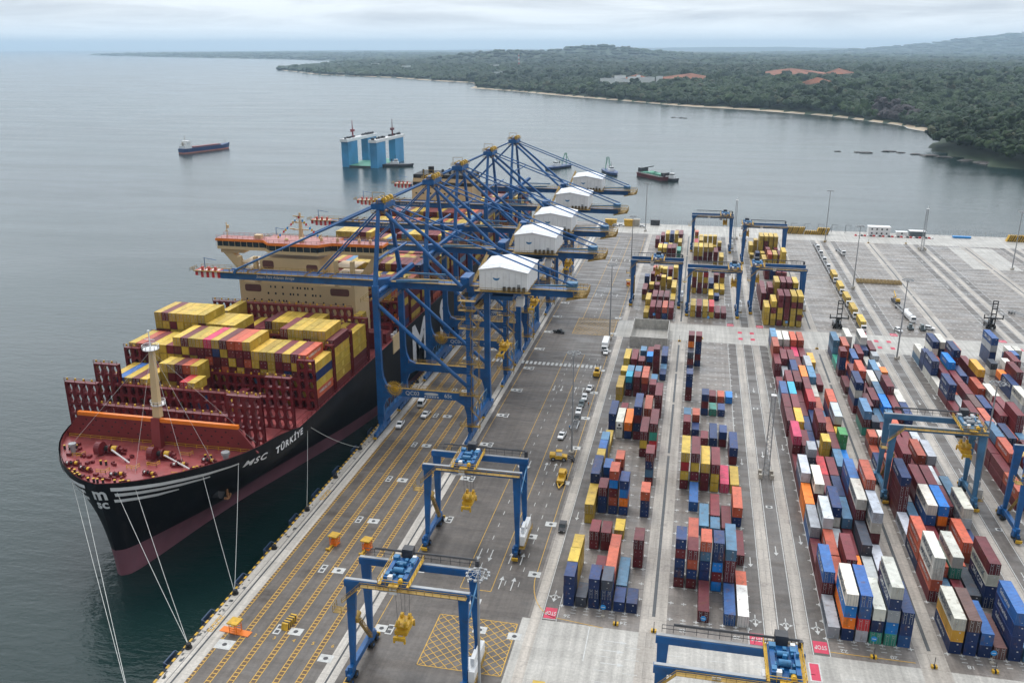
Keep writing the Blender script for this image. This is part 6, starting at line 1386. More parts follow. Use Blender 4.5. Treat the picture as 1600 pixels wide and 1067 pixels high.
# ================================================================ MASTS AND LATTICE TOWERS
def make_mast():
    root = empty('light_mast'); mb = MB(); mb.tube((0, 0, .6), (0, 0, 33.6), .34, 10, r2=.16); mb.build('pole', M['steel'], root)
    mb = MB(); mb.tube((0, 0, 0), (0, 0, .7), .9, 10); mb.cb((.9, 0, .7), .5, .5, 1.1); mb.build('base', M['tan'], root)
    mb = MB()
    for r_ in (1.0, 1.9):
        for k in range(16): t = 2*math.pi*k/16; t2 = 2*math.pi*(k+1)/16; mb.tube((r_*math.cos(t), r_*math.sin(t), 33.6), (r_*math.cos(t2), r_*math.sin(t2), 33.6), .06, 5)
    for k in range(8): t = 2*math.pi*k/8; mb.tube((0, 0, 33.9), (1.9*math.cos(t), 1.9*math.sin(t), 33.6), .05, 5)
    rg_ = mb.build('head_ring', M['steel'], root)
    mb = MB()
    for k in range(12): t = 2*math.pi*k/12; mb.cb((1.95*math.cos(t), 1.95*math.sin(t), 33.45), .5, .5, .28)
    mb.build('floodlight', M['steel'], rg_); return root
mast = make_mast()
ML = [((-33.4, 129.8), 'tall light mast beside the nearest apron gantry crane, base out of the picture'), ((-33.4, 250.8), 'tall light mast beside the queue of white pickups'),
 ((-33.4, 367.8), 'tall light mast between the far hatched box and the concrete pit'), ((-33.4, 483.6), 'tall light mast left of the far yard, before the last one'), ((-33.6, 612), 'tall light mast beside the parked cars at the far quay end'),
 ((85.0, 249.7), 'tall light mast rising between the fourth and fifth near blocks'), ((85.0, 366.2), 'tall light mast at the crossing beside the white tanker truck'), ((84.6, 480), 'tall light mast beside the convoy of trucks with yellow containers'),
 ((85.0, 602), 'tall light mast near the striped barrier at the far edge'), ((181.0, 543), 'tall light mast at the right edge of the empty yard')]
for i, (p_, lb) in enumerate(ML):
    o = mast if i == 0 else copy_tree(mast); o.location = (*p_, 0); T_(o, lb, 'light mast', 'high light masts')
def make_lattice():
    root = empty('lattice_tower'); mb = MB(); h = 26.0; n_ = 17
    for k in range(n_):
        z0, z1 = h*k/n_, h*(k+1)/n_; w0 = .8-.3*k/n_; w1 = .8-.3*(k+1)/n_
        c0 = [(-w0, -w0, z0), (w0, -w0, z0), (w0, w0, z0), (-w0, w0, z0)]; c1 = [(-w1, -w1, z1), (w1, -w1, z1), (w1, w1, z1), (-w1, w1, z1)]
        for a in range(4):
            mb.tube(c0[a], c1[a], .09, 4); mb.tube(c0[a], c1[(a+1) % 4], .055, 4); mb.tube(c1[a], c1[(a+1) % 4], .05, 4)
    mb.build('lattice', M['steel'], root)
    mb = MB(); mb.box(-.7, .7, -.7, .7, h, h+.25); mb.tube((0, 0, h), (0, 0, h+2), .08, 6); mb.build('top_platform', M['white'], root)
    mb = MB()
    for a in range(4): mb.cb(((-1.7, 1.7, 1.7, -1.7)[a], (-1.5, -1.5, 1.5, 1.5)[a], .7), 1.0, 1.0, 1.4)
    mb.build('footing_block', M['tan'], root); return root
lt = make_lattice(); lt.location = (25.7, 246.8, 0); T_(lt, 'grey lattice tower between the second and third near blocks', 'tower', 'lattice towers')
c = copy_tree(lt); c.location = (142.0, 588, 0); T_(c, 'grey lattice tower at the far edge beside the white cabins', 'tower', 'lattice towers')
c = copy_tree(lt); c.location = (26.5, 598, 0); T_(c, 'slender grey lattice tower behind the far yard cranes', 'tower', 'lattice towers')

# ================================================================ VEHICLES
def wheels(root, xs_, ys_, r_, w_=.28):
    for y in ys_:
        for x in xs_:
            mb = MB(); mb.tube((x-w_/2, y, r_), (x+w_/2, y, r_), r_, 14); wh = mb.build('wheel', M['black'], root)
            mb = MB(); s = 1 if x > 0 else -1; mb.tube((x+s*w_/2, y, r_), (x+s*(w_/2+.02), y, r_), r_*.55, 10); mb.build('rim', M['steel'], wh)
def pickup(paint, bed=True):
    root = empty('pickup_truck' if bed else 'parked_car'); L = 5.3 if bed else 4.7; W = .93
    prof = [(-L/2, .45), (-L/2, .95), (-L/2+.15, 1.02), (-L/2+1.35, 1.12), (-L/2+1.4, 1.12), (L/2-.05, 1.12 if bed else 1.05), (L/2, .95), (L/2, .45)]
    mb = MB(); mb.prism(prof, -W, W, 'x'); mb.build('body', paint, root)
    c0, c1 = -L/2+1.35, (-L/2+3.5 if bed else L/2-.3); cab = [(c0, 1.1), (c0+.65, 1.72), (c1-.35, 1.74), (c1, 1.1)]
    mb = MB(); mb.prism(cab, -W+.06, W-.06, 'x'); cb_ = mb.build('cabin_glass', M['glass'], root)
    mb = MB(); mb.prism([(c0+.6, 1.70), (c0+.7, 1.80), (c1-.45, 1.80), (c1-.3, 1.70)], -W+.1, W-.1, 'x')
    for x in (-W+.07, W-.13):
        for (a, b, c2, d) in ((c0+.02, 1.1, c0+.66, 1.72), (c1-.02, 1.1, c1-.36, 1.74), ((c0+c1)/2, 1.1, (c0+c1)/2, 1.74)): mb.beam((x+.03, a, b), (x+.03, c2, d), .1, .12)
    mb.build('roof', paint, root)
    if bed: mb = MB(); mb.box(-W+.1, W-.1, c1+.12, L/2-.12, 1.05, 1.135); mb.build('load_bed', M['dark'], root)
    for x in (-.65, .65): mb = MB(); mb.box(x-.2, x+.2, -L/2-.02, -L/2+.05, .72, .9); mb.build('headlight', M['white'], root)
    wheels(root, (-W+.1, W-.1), (-L/2+.95, L/2-1.05), .38); return root
M['vblack'] = mat('vehicle_black_paint', (0.012, 0.012, 0.014), .2, .05); M['vgrey'] = mat('vehicle_grey_paint', (0.10, 0.13, 0.14), .25, .05)
pw = pickup(M['vwhite']); pk_ = pickup(M['vblack']); cg = pickup(M['vgrey'], False); cw = pickup(M['vwhite'], False)
def put(proto_, loc, rz, label, cat, group=None, used=set()):
    o = proto_ if id(proto_) not in used else copy_tree(proto_); used.add(id(proto_)); o.location = loc; o.rotation_euler[2] = rz
    T_(o, label, cat)
    if group: o['group'] = group
    return o
VG = 'pickups and cars on the terminal'
put(pw, (-93.2, 259.5, .02), R(3), 'white pickup beside the waterside rail under the nearest quay crane', 'pickup', VG)
put(pw, (-87.2, 269.5, .02), R(-4), 'white pickup in the lane under the lettered crane beam', 'pickup', VG)
put(pw, (-38.2, 262.0, .02), R(-6), 'white pickup at the near end of the apron queue, standing apart', 'pickup', VG)
put(pw, (-35.6, 283.5, .02), R(2), 'white pickup in the queue between two dark vehicles', 'pickup', VG)
put(cg, (-35.5, 290.0, .02), 0, 'grey green car in the middle of the apron queue', 'car', VG)
put(pk_, (-35.3, 277.0, .02), 0, 'dark pickup in the queue behind the low trailer', 'pickup', VG)
put(cw, (-35.2, 296.2, .02), R(2), 'white car in the apron queue, second from its far end', 'car', VG)
put(pw, (-34.4, 306.0, .02), R(-8), 'white pickup at the far end of the apron queue', 'pickup', VG)
put(cw, (-32.9, 348.0, .02), 0, 'white car parked below the white box truck', 'car', VG)
put(pk_, (-29.2, 204.5, .02), R(2), 'black pickup on the concrete strip beside the yellow containers', 'pickup', VG)
put(pk_, (-56.5, 372.0, .02), R(80), 'black pickup crossing beside the far landside crane rail', 'pickup', VG)
put(cw, (93.1, 405.5, .02), R(20), 'white car at the crossing left of the tall mast', 'car', VG)
put(cw, (107.5, 411.5, .02), R(70), 'white car right of the white tanker truck', 'car', VG)
for x, y, a, lb in ((-55.5, 626.5, 85, 'white car leftmost of those parked at the far quay end'), (-51.5, 627, 88, 'white car between the two yellow boxes at the far quay end'), (-36.5, 626.5, 80, 'white car parked right of the tan box at the far quay end')): put(cw, (x, y, .02), R(a), lb, 'car', VG)
# minibus
root = empty('minibus', (-91.6, 279.5, 0), 'white minibus standing under the portal of the nearest quay crane', 'minibus'); root.rotation_euler[2] = R(3)
mb = MB(); mb.prism([(-3.4, .4), (-3.4, 1.3), (-3.0, 2.55), (3.4, 2.6), (3.4, .4)], -1.05, 1.05, 'x'); mb.build('body', M['vwhite'], root)
mb = MB(); mb.prism([(-3.43, 1.35), (-3.06, 2.4), (-3.03, 2.4), (-3.4, 1.35)], -.9, .9, 'x'); mb.box(-1.07, 1.07, -2.6, 3.0, 1.45, 2.2); mb.build('windows', M['glass'], root); wheels(root, (-.95, .95), (-2.2, 2.2), .42)
# white box truck
root = empty('box_truck', (-33.8, 355, 0), 'white box truck parked beside the concrete pit', 'truck')
mb = MB(); mb.box(-1.25, 1.25, -4.2, 5.2, 1.1, 3.9); mb.build('cargo_box', M['vwhite'], root)
mb = MB(); mb.prism([(-6.4, .6), (-6.4, 1.8), (-6.1, 2.8), (-4.4, 2.9), (-4.4, .6)], -1.15, 1.15, 'x'); mb.box(-.5, .5, -4.4, 5.2, .7, 1.1); mb.build('driver_cab', M['vwhite'], root)
mb = MB(); mb.prism([(-6.43, 1.85), (-6.16, 2.65), (-6.1, 2.65), (-6.36, 1.85)], -1, 1, 'x'); mb.build('windscreen', M['glass'], root); wheels(root, (-1.0, 1.0), (-5.3, 2.2, 3.6), .5)
# low trailer, loader, forklift, tractor
root = empty('flat_trailer', (-35.1, 270.6, 0), 'empty flat trailer at the near end of the vehicle queue', 'trailer')
mb = MB(); mb.box(-1.15, -.85, -3.5, 3.5, .9, 1.15); mb.box(.85, 1.15, -3.5, 3.5, .9, 1.15)
for k in range(7): mb.box(-.85, .85, -3.4+k*1.1, -3.2+k*1.1, .92, 1.1)
mb.build('frame', M['steel'], root); wheels(root, (-1, 1), (1.6, 2.7), .42)
def heavy(name, loc, rz, label, cat, cabc, L=5.2):
    root = empty(name, loc, label, cat, None, rz)
    mb = MB(); mb.prism([(-L/2, .6), (-L/2, 1.5), (-L/2+1.2, 1.7), (L/2, 1.6), (L/2+.2, .6)], -1.1, 1.1, 'x'); mb.box(-1.2, 1.2, L/2-1.4, L/2+.3, 1.2, 2.1); mb.build('chassis', M['yellow'], root)
    mb = MB(); mb.box(-.75, .75, -.9, .8, 1.7, 3.0); mb.build('cab', cabc, root)
    mb = MB(); mb.box(-.85, .85, -1.0, .9, 3.0, 3.15); mb.build('cab_roof', M['yellow'], root); wheels(root, (-1.1, 1.1), (-L/2+1.0, L/2-.9), .65, .45); return root
r_ = heavy('wheel_loader', (-36.6, 245.3, 0), R(95), 'yellow and black wheel loader beside the light mast', 'loader', M['white'])
mb = MB(); mb.beam((-.6, -2.4, 1.4), (-.6, -4.0, .8), .25, .35); mb.beam((.6, -2.4, 1.4), (.6, -4.0, .8), .25, .35); mb.prism([(-4.9, .2), (-4.0, .1), (-3.9, 1.1), (-4.2, 1.2)], -1.3, 1.3, 'x'); mb.build('bucket', M['dark'], r_)
r_ = heavy('tow_tractor', (-33.6, 231.5, 0), 0, 'yellow tow tractor below the wheel loader on the yellow line', 'tractor', M['yellow'], 6.0)
mb = MB(); mb.beam((-.9, -3, .9), (0, -5.6, .5), .25, .25); mb.beam((.9, -3, .9), (0, -5.6, .5), .25, .25); mb.box(-1, 1, .9, 2.6, 2, 2.9); mb.build('tow_bar', M['yellow'], r_)
r_ = heavy('forklift', (-33.6, 321.5, 0), R(180), 'yellow forklift beside the end of the pedestrian crossing', 'forklift', M['glass'], 4.8)
mb = MB(); mb.box(-.7, -.5, -3.1, -2.8, .3, 3.8); mb.box(.5, .7, -3.1, -2.8, .3, 3.8); mb.box(-.9, .9, -3.2, -3.05, .6, 1.3); mb.build('fork_mast', M['dark'], r_)
# empty-container handlers with raised masts
def handler(loc, label):
    root = empty('container_handler', loc, label, 'container handler', 'black empty container handlers')
    mb = MB(); mb.prism([(-1.5, .8), (-1.5, 2.3), (1.0, 2.6), (4.6, 2.5), (4.8, .9)], -1.6, 1.6, 'x'); mb.build('chassis', M['vblack'], root)
    mb = MB(); mb.box(-.8, .8, -.3, 1.5, 2.6, 4.2); mb.build('cab', M['glass'], root)
    mb = MB()
    for x in (-1.0, 1.0): mb.beam((x, -2.2, .3), (x, -2.2, 13.5), .35, .5)
    for z in (2.5, 5.0, 7.4, 9.8, 12.2, 13.4): mb.beam((-1, -2.2, z), (1, -2.2, z), .3, .45)
    mb.build('lifting_mast', M['vblack'], root)
    mb = MB(); mb.beam((-3.9, -2.8, 5.6), (3.9, -2.8, 5.6), .5, .6)
    for x in (-3.9, 3.9): mb.beam((x, -2.8, 5.0), (x, -2.8, 7.2), .4, .4)
    mb.build('lifting_beam', M['vblack'], root); wheels(root, (-1.7, 1.7), (-.9,), .85, .7); wheels(root, (-1.5, 1.5), (3.8,), .6, .4)
handler((66.8, 405.6, 0), 'black container handler standing alone behind the third near block'); handler((135.1, 419.5, 0), 'black container handler half hidden behind the blue stack at right')
# terminal trucks with yellow containers, and empty ones
def make_truck():
    root = empty('terminal_truck'); mb = MB(); mb.prism([(-8.6, .7), (-8.6, 1.7), (-8.3, 2.9), (-6.9, 3.0), (-6.9, .7)], -1.1, 1.1, 'x'); mb.build('driver_cab', M['vwhite'], root)
    mb = MB(); mb.prism([(-8.63, 1.8), (-8.38, 2.75), (-8.3, 2.75), (-8.56, 1.8)], -.95, .95, 'x'); mb.build('windscreen', M['glass'], root)
    mb = MB(); mb.box(-1.15, -.8, -6.6, 6.2, 1.05, 1.35); mb.box(.8, 1.15, -6.6, 6.2, 1.05, 1.35)
    for k in range(8): mb.box(-.8, .8, -6.2+k*1.7, -6.0+k*1.7, 1.08, 1.3)
    mb.box(-.5, .5, -8, -6, .7, 1.1); mb.build('trailer_frame', M['steel'], root); wheels(root, (-1, 1), (-7.6, -5.4, 3.6, 4.9), .48); return root
tk = make_truck(); ROW_ = [(77.6, 409.5, 1), (77.1, 430, 1), (77.0, 450.5, 1), (77.0, 473, 1), (77.0, 498, 1), (77.1, 513, 0), (77.2, 530, 0), (77.2, 548, 0), (77.3, 566, 0), (77.4, 583, 0)]
for i, (x, y, ld) in enumerate(ROW_):
    put(tk, (x, y, 0), 0, '%s truck of the convoy %s, white cab' % (ORD[i+1], 'carrying a yellow container' if ld else 'with a bare trailer'), 'truck', 'terminal trucks queueing in the far yard')
    if ld: make_container(dict(X=x, Y=y-5.9, z=1.38, L=12.19, h=2.9, c='y', b=9, r=0, w='truck', n=1, i=0, k=0), 'mustard yellow container riding on the %s truck of the convoy' % ORD[i+1], 'containers on the truck convoy')
put(tk, (89.9, 569, 0), R(8), 'lone white truck with an empty red trailer behind the convoy', 'truck', 'terminal trucks queueing in the far yard')
put(tk, (101.0, 441, 0), R(6), 'white truck standing behind the tanker truck', 'truck', 'terminal trucks queueing in the far yard')
put(tk, (154.5, 443, 0), R(30), 'white truck at the right edge of the empty yard', 'truck', 'terminal trucks queueing in the far yard')
root = empty('tanker_truck', (101.8, 426, 0), 'white tanker truck at the crossing beside the tall mast', 'truck'); root.rotation_euler[2] = R(6)
mb = MB(); mb.tube((0, -3.2, 2.2), (0, 5.2, 2.2), 1.2, 16); mb.box(-.9, .9, -6, 5, .8, 1.1); mb.build('tank', M['vwhite'], root)
mb = MB(); mb.prism([(-6.2, .6), (-6.2, 1.8), (-5.9, 2.9), (-3.9, 3.0), (-3.9, .6)], -1.15, 1.15, 'x'); mb.build('driver_cab', M['vwhite'], root)
mb = MB(); mb.prism([(-6.23, 1.85), (-5.98, 2.75), (-5.92, 2.75), (-6.16, 1.85)], -1, 1, 'x'); mb.build('windscreen', M['glass'], root); wheels(root, (-1, 1), (-5, 2.5, 3.8), .5)
for x, lb in ((99.2, 'dark yard tractor left of the blue sign frame'), (104.2, 'dark yard tractor right of the blue sign frame')):
    root = empty('yard_tractor', (x, 410, 0), lb, 'tractor', 'dark yard tractors'); mb = MB(); mb.box(-1.1, 1.1, -2, 2, .6, 1.3); mb.box(-1, .3, -1.6, .2, 1.3, 2.9); mb.build('body', M['vgrey'], root); wheels(root, (-1, 1), (-1.3, 1.3), .5)
# equipment pallets in a row
rn = random.Random(3)
for i in range(13):
    root = empty('stored_spreader', (89.5+i*1.78, 495.5, 0), '%s tan frame from the left in the row stored across the far yard' % ORD[i+1], 'steel frame', 'tan frames stored in a row')
    mb = MB(); mb.box(-.75, -.55, -3.2, 3.0, .2, .5); mb.box(.5, .7, -3.2, 3.0, .2, .5)
    for k in range(5): mb.box(-.7, .7, -3.0+1.4*k, -2.8+1.4*k, .3, 1.3); mb.beam((-.6, -3+1.4*k, .4), (.6, -2.2+1.4*k, 1.4), .15, .15)
    mb.build('frame', mat('tan_primer', (.38, .27, .12), .7, .3, 1) if i == 0 else bpy.data.materials['tan_primer'], root)
root = empty('concrete_pump', (101.3, 455, 0), 'yellow boom truck with folded arm standing behind the white trucks', 'truck'); root.rotation_euler[2] = R(8)
mb = MB(); mb.box(-1.1, 1.1, -3.5, 4, .7, 1.6); mb.build('chassis', M['dark'], root); mb = MB(); mb.beam((0, 3.5, 2), (-.6, -1, 3.4), .5, .5); mb.beam((-.6, -1, 3.4), (.8, 6.2, 4.6), .4, .4); mb.box(-.9, .9, -3.4, -1.8, 1.6, 2.9); mb.build('folding_arm', M['yellow'], root); wheels(root, (-1, 1), (-2.5, 2.8), .5)

# ================================================================ QUAY FURNITURE
def fender():
    mb = MB(); mb.box(-1.45, -1.2, -1.6, 1.6, -3.6, -.2, 0)
    for a in (-1.2, 1.2): mb.tube((-1.2, a*.6, -1.6), (0, a*.6, -1.6), .6, 12, mi=1)
    mb.beam((-1.3, -1.6, -.2), (0, -1.6, -.9), .15, .15, mi=0); mb.beam((-1.3, 1.6, -.2), (0, 1.6, -.9), .15, .15, mi=0); return mb.mesh('fender', [M['steelblue'], M['black']])
M['steelblue'] = mat('dark_blue_fender_paint', (.03, .06, .12), .5)
fm = fender(); bm_ = MB(); bm_.tube((0, 0, 0), (0, 0, .35), .75, 12); bm_.tube((0, 0, .35), (0, 0, .9), .42, 12); bm_.tube((0, 0, .9), (0, 0, 1.15), .62, 12, r2=.5); bme = bm_.mesh('bollard', M['black'])
for k in range(-1, 12):
    y = 136.5+14.85*k; o = link_mesh('fender', fm, None, (-100.8, y, 0)); o.scale = (1.35, 1.3, 1.1); T_(o, '%s dark fender frame on the quay face counted from the near end' % ORD[k+2], 'fender', 'fenders along the quay')
for k in range(-1, 22):
    y = 139.7+20.0*k; o = link_mesh('bollard', bme, None, (-99.9, y, .01)); T_(o, '%s black bollard on the quay edge counted from the near end' % ORD[k+2], 'bollard', 'bollards along the quay')
mb = MB(); y = QY0; k = 0
while y < QY1: mb.box(-101.0, -100.55, y, y+1.1, -.35, .22, k % 2); y += 1.1; k += 1
T_(mb.build('quay_edge_kerb', [M['yellow'], M['black']]), kind='structure')
mb = MB()
for y in (148.5, 209):
    q4(mb, -99.2, -97.9, y-2.9, y-2.7, .05)
    for k in range(6): mb.beam((-99.2+(k % 2)*1.3, y-2.7+k*.95, .05), (-97.9-(k % 2)*1.3, y-1.75+k*.95, .05), .18, .05)
    q4(mb, -99.2, -99.0, y-2.8, y+3, .05); q4(mb, -98.1, -97.9, y-2.8, y+3, .05)
T_(mb.build('yellow_quay_markings', M['roadyellow']), kind='structure')
mb = MB(); rn = random.Random(2)
for k in range(150):
    y = 120+rn.random()*330; mb.cb((-100.0+rn.uniform(-.3, 1.0), y, .03), rn.uniform(.2, .8), rn.uniform(.2, 1.0), .05)
T_(mb.build('cope_fittings', M['groove']), kind='structure')
# yellow shelters on the lanes
def shelter(loc, rz, label, platform=False, red=False):
    root = empty('safety_shelter', loc, label, 'shelter', 'yellow and orange safety shelters', rz)
    mb = MB()
    for x in (-.9, .9):
        for y in (-.9, .9): mb.beam((x, y, .2), (x, y, 2.5), .14, .14)
    mb.rail((-.9, -.9, .2), (.9, -.9, .2), 1.1, .9, .08); mb.rail((-.9, .9, .2), (.9, .9, .2), 1.1, .9, .08); mb.box(-1, 1, -1, 1, .05, .2)
    if red: mb.box(-.7, .7, -.7, .7, .2, 1.7)
    mb.build('frame', M['orange'], root); mb = MB(); mb.box(-1.25, 1.25, -1.25, 1.25, 2.5, 2.8); mb.build('canopy', M['yellow'], root)
    mb = MB()
    if platform: mb.box(-3.6, 3.6, -.9, .9, .0, .12); mb.build('base_plate', M['orange'], root)
    else: mb.beam((0, -1, .3), (0, -3.4, .25), .5, .2); mb.tube((-.6, -3.2, .3), (.6, -3.2, .3), .3, 8); mb.build('tow_bar', M['yellow'], root)
shelter((-92.8, 146.8, .02), R(-6), 'orange and yellow shelter on a wide base plate beside the quay rail', True)
shelter((-85.6, 185.0, .02), R(-10), 'yellow roofed orange shelter on wheels, left of two in the lanes', red=True)
shelter((-76.6, 184.6, .02), R(-8), 'yellow roofed orange shelter right of two, behind the gantry crane corner', red=True)
shelter((-33.0, 463.0, .02), 0, 'small yellow shelter at the foot of a far light mast', red=True)
# striped concrete block
def striped(name, loc, sx, sy, sz, label, n_=9, rz=0.0, group='black and yellow striped concrete blocks'):
    mb = MB(); 
    for k in range(n_): mb.box(-sx/2+sx*k/n_, -sx/2+sx*(k+1)/n_, -sy/2, sy/2, 0, sz, k % 2)
    o = mb.build(name, [M['yellow'], M['black']], loc=loc); 
    me = o.data
    for v in me.vertices: v.co.x += (v.co.z-sz/2)*.35
    o.rotation_euler[2] = rz; T_(o, label, 'concrete block', group); return o
striped('striped_block', (-82.4, 151.5, 0), 3.8, 1.5, 1.4, 'black and yellow striped block lying across the third lane', 9, R(82))
for i in range(7): striped('striped_block', (64.0+i*4.05, 626.0, 0), 3.7, 3.2, 4.6 if i not in (3, 4) else 2.4, '%s striped block from the left in the far barrier beside the mast' % ORD[i+1], 6)
for i in range(3): striped('striped_block', (205.0+i*4.05, 628.0, 0), 3.7, 3.0, 4.2, '%s striped block from the left in the barrier at the right edge' % ORD[i+1], 6)
# round blue direction signs
for x, y, lb in ((-14.5, 168.6, 'round blue sign in front of the first near block'), (7.5, 169.0, 'round blue sign in front of the second near block'), (43.0, 169.3, 'round blue sign in front of the third near block'), (66.5, 169.5, 'round blue sign in front of the fourth near block'),
                 (-16.0, 401.5, 'blue sign at the foot of the left far block'), (9.0, 401.5, 'blue sign at the foot of the middle far block'), (44.0, 401.5, 'blue sign at the foot of the tall far block')):
    root = empty('direction_sign', (x, y, 0), lb, 'sign', 'round blue direction signs')
    mb = MB(); mb.tube((0, .05, 0), (0, .05, 2.4), .06, 6); mb.cb((0, 0, .2), .8, .5, .4); mb.build('post', M['tan'], root)
    mb = MB(); mb.tube((0, 0, 2.6), (0, -.06, 2.6), .62, 20); f = mb.build('sign_face', M['signblue'], root)
    mb = MB(); mb.box(-.4, .4, -.085, -.065, 2.54, 2.66); mb.build('sign_lettering', M['white'], f)
# small posts and concrete bases along the crossing roads
rn = random.Random(8); k = 0
for x, y, lb in ((-11.4, 166.4, 'striped concrete base under the sign of the first block'), (-3.0, 165.6, 'striped post at the near end of the first drain'), (42.7, 166.3, 'striped concrete base under the sign of the third block'), (54.4, 165.6, 'striped post at the near end of the drain between third and fourth block'), (66.3, 166.6, 'striped concrete base under the sign of the fourth block'),
                 (-3.2, 371.0, 'post at the far end of the first drain'), (6.3, 376.5, 'post on the middle crossing road'), (54.3, 372.5, 'post at the far end of the second drain'), (84.8, 601, 'post left of three on the far concrete road'), (112.3, 603, 'post at the far end of the third drain'), (136, 606, 'post right of three on the far concrete road')):
    root = empty('marker_post', (x, y, 0), lb, 'marker post', 'marker posts at the drain ends')
    mb = MB(); mb.tube((0, 0, .5), (0, 0, 2.6), .07, 6); mb.build('post', M['dark'], root); mb = MB(); mb.box(-.6, -.2, -.4, .4, 0, .6, 0); mb.box(-.2, .2, -.4, .4, 0, .6, 1); mb.box(.2, .6, -.4, .4, 0, .6, 0); mb.build('striped_base', [M['yellow'], M['black']], root)
# walled concrete pit behind the first block
root = empty('concrete_enclosure', (-15.7, 371, 0), 'roofless concrete enclosure behind the first near block', 'enclosure')
mb = MB(); x0, x1, y0, y1, h = -8.4, 7.6, -11.5, 15.5, 4.6
mb.box(x0, x1, y0, y0+.35, 0, h); mb.box(x0, x1, y1-.35, y1, 0, h); mb.box(x0, x0+.35, y0+.35, y1-.35, 0, h); mb.box(x1-.35, x1, y0+.35, y1-.35, 0, h); mb.build('wall', M['conc'], root)
mb = MB(); mb.box(x0+.35, x1-.35, y0+.35, y1-.35, .02, .1); mb.build('floor_slab', M['conc'], root)
mb = MB(); mb.box(x0+4, x1-5, y0+1.5, y0+2.5, .1, 1.2); mb.build('inner_bench', M['tan'], root)
# yellow box at the bottom edge
root = empty('storage_box', (-24.3, 141.8, 0), 'yellow storage container cut by the bottom edge', 'container')
o = bpy.data.objects.new('box_body', BODY[(6.06, 2.6)]); COL.objects.link(o); o.parent = root; o.color = (*CC['y'][0], 1); o.location = (0, -6.0, 0)
# far quay end: cabins, boxes, fence
def cabin(name, loc, sx, sy, sz, m, label, cat, windows=0, roof=None, group=None):
    root = empty(name, loc, label, cat, group); mb = MB(); mb.box(-sx/2, sx/2, -sy/2, sy/2, 0, sz); mb.build('wall', m, root)
    mb = MB(); mb.box(-sx/2-.3, sx/2+.3, -sy/2-.3, sy/2+.3, sz, sz+.3); mb.build('roof', roof or m, root)
    for k in range(windows):
        for z in ((1.0, 3.8) if sz > 4.5 else (1.1,)):
            mb = MB(); x = -sx/2+sx*(k+.7)/(windows+.4); mb.box(x-.5, x+.5, -sy/2-.04, -sy/2, z, z+1.1); mb.build('window', M['glass'], root)
cabin('site_office', (123.5, 633, 0), 14, 6, 5.6, M['white'], 'two storey white office cabin at the far quay edge', 'cabin', 4)
cabin('site_cabin', (138.5, 634, 0), 7, 4, 2.4, M['white'], 'low white cabin between the office and the open shed', 'cabin', 1)
cabin('open_shed', (148.5, 634, 0), 10, 5, 3.4, M['vgrey'], 'white roofed shed beside the lattice tower', 'shed', 0, M['white'])
cabin('storage_box', (-59.2, 629.5, 0), 8, 3, 4.2, M['yellow'], 'large yellow box leftmost at the far quay end', 'storage box', 0, None, 'boxes at the far quay end')
cabin('storage_box', (-46.4, 629.5, 0), 6.5, 3, 4.4, M['yellow'], 'yellow box left of the tan box at the far quay end', 'storage box', 0, None, 'boxes at the far quay end')
cabin('storage_box', (-41.0, 630.5, 0), 4.5, 3, 4.6, M['tan'], 'tan box beside the yellow box at the far quay end', 'storage box', 0, None, 'boxes at the far quay end')
cabin('storage_box', (-28.0, 637, 0), 6.5, 3, 3.4, M['dark'], 'dark box standing on the far quay edge', 'storage box', 0, None, 'boxes at the far quay end')
cabin('storage_box', (176.5, 633, 0), 11, 2.5, .9, M['signblue'], 'low bright blue tarpaulin box on the far quay edge', 'storage box')
root = empty('perimeter_fence', (0, 639.3, 0), 'tall wire fence along the far water edge of the terminal', 'fence')
mb = MB(); x = -60
while x < 420: mb.beam((x, 0, 0), (x, 0, 3.6), .12, .12); x += 3.2
mb.build('fence_post', M['steel'], root)
mb = MB()
for z in (.4, 1.2, 2.0, 2.8, 3.5): mb.beam((-60, 0, z), (420, 0, z), .05, .05)
mb.build('fence_wire', M['dark'], root)
for i, x in enumerate((68, 77, 86, 95, 104)):
    root = empty('fence_gate_frame', (x, 634, 0), '%s tall gate frame from the left before the far fence' % ORD[i+1], 'frame', 'gate frames before the far fence'); mb = MB(); mb.beam((-2, 0, 0), (-2, 0, 5.6), .2, .2); mb.beam((-2, 0, 5.5), (2, 0, 5.5), .2, .2); mb.build('frame', M['dark'], root)
for i in range(26):
    mb = MB(); mb.prism([(-.9, 0), (.9, 0), (.35, .9), (-.35, .9)], -.9, .9); o = mb.build('kerb_block', [M['red'], M['white'], M['dark']][i % 3], loc=(108+i*1.95, 626.5, .02)); T_(o, '%s small coloured kerb block from the left before the white cabins' % ORD[i+1], 'kerb block', 'kerb blocks before the cabins')
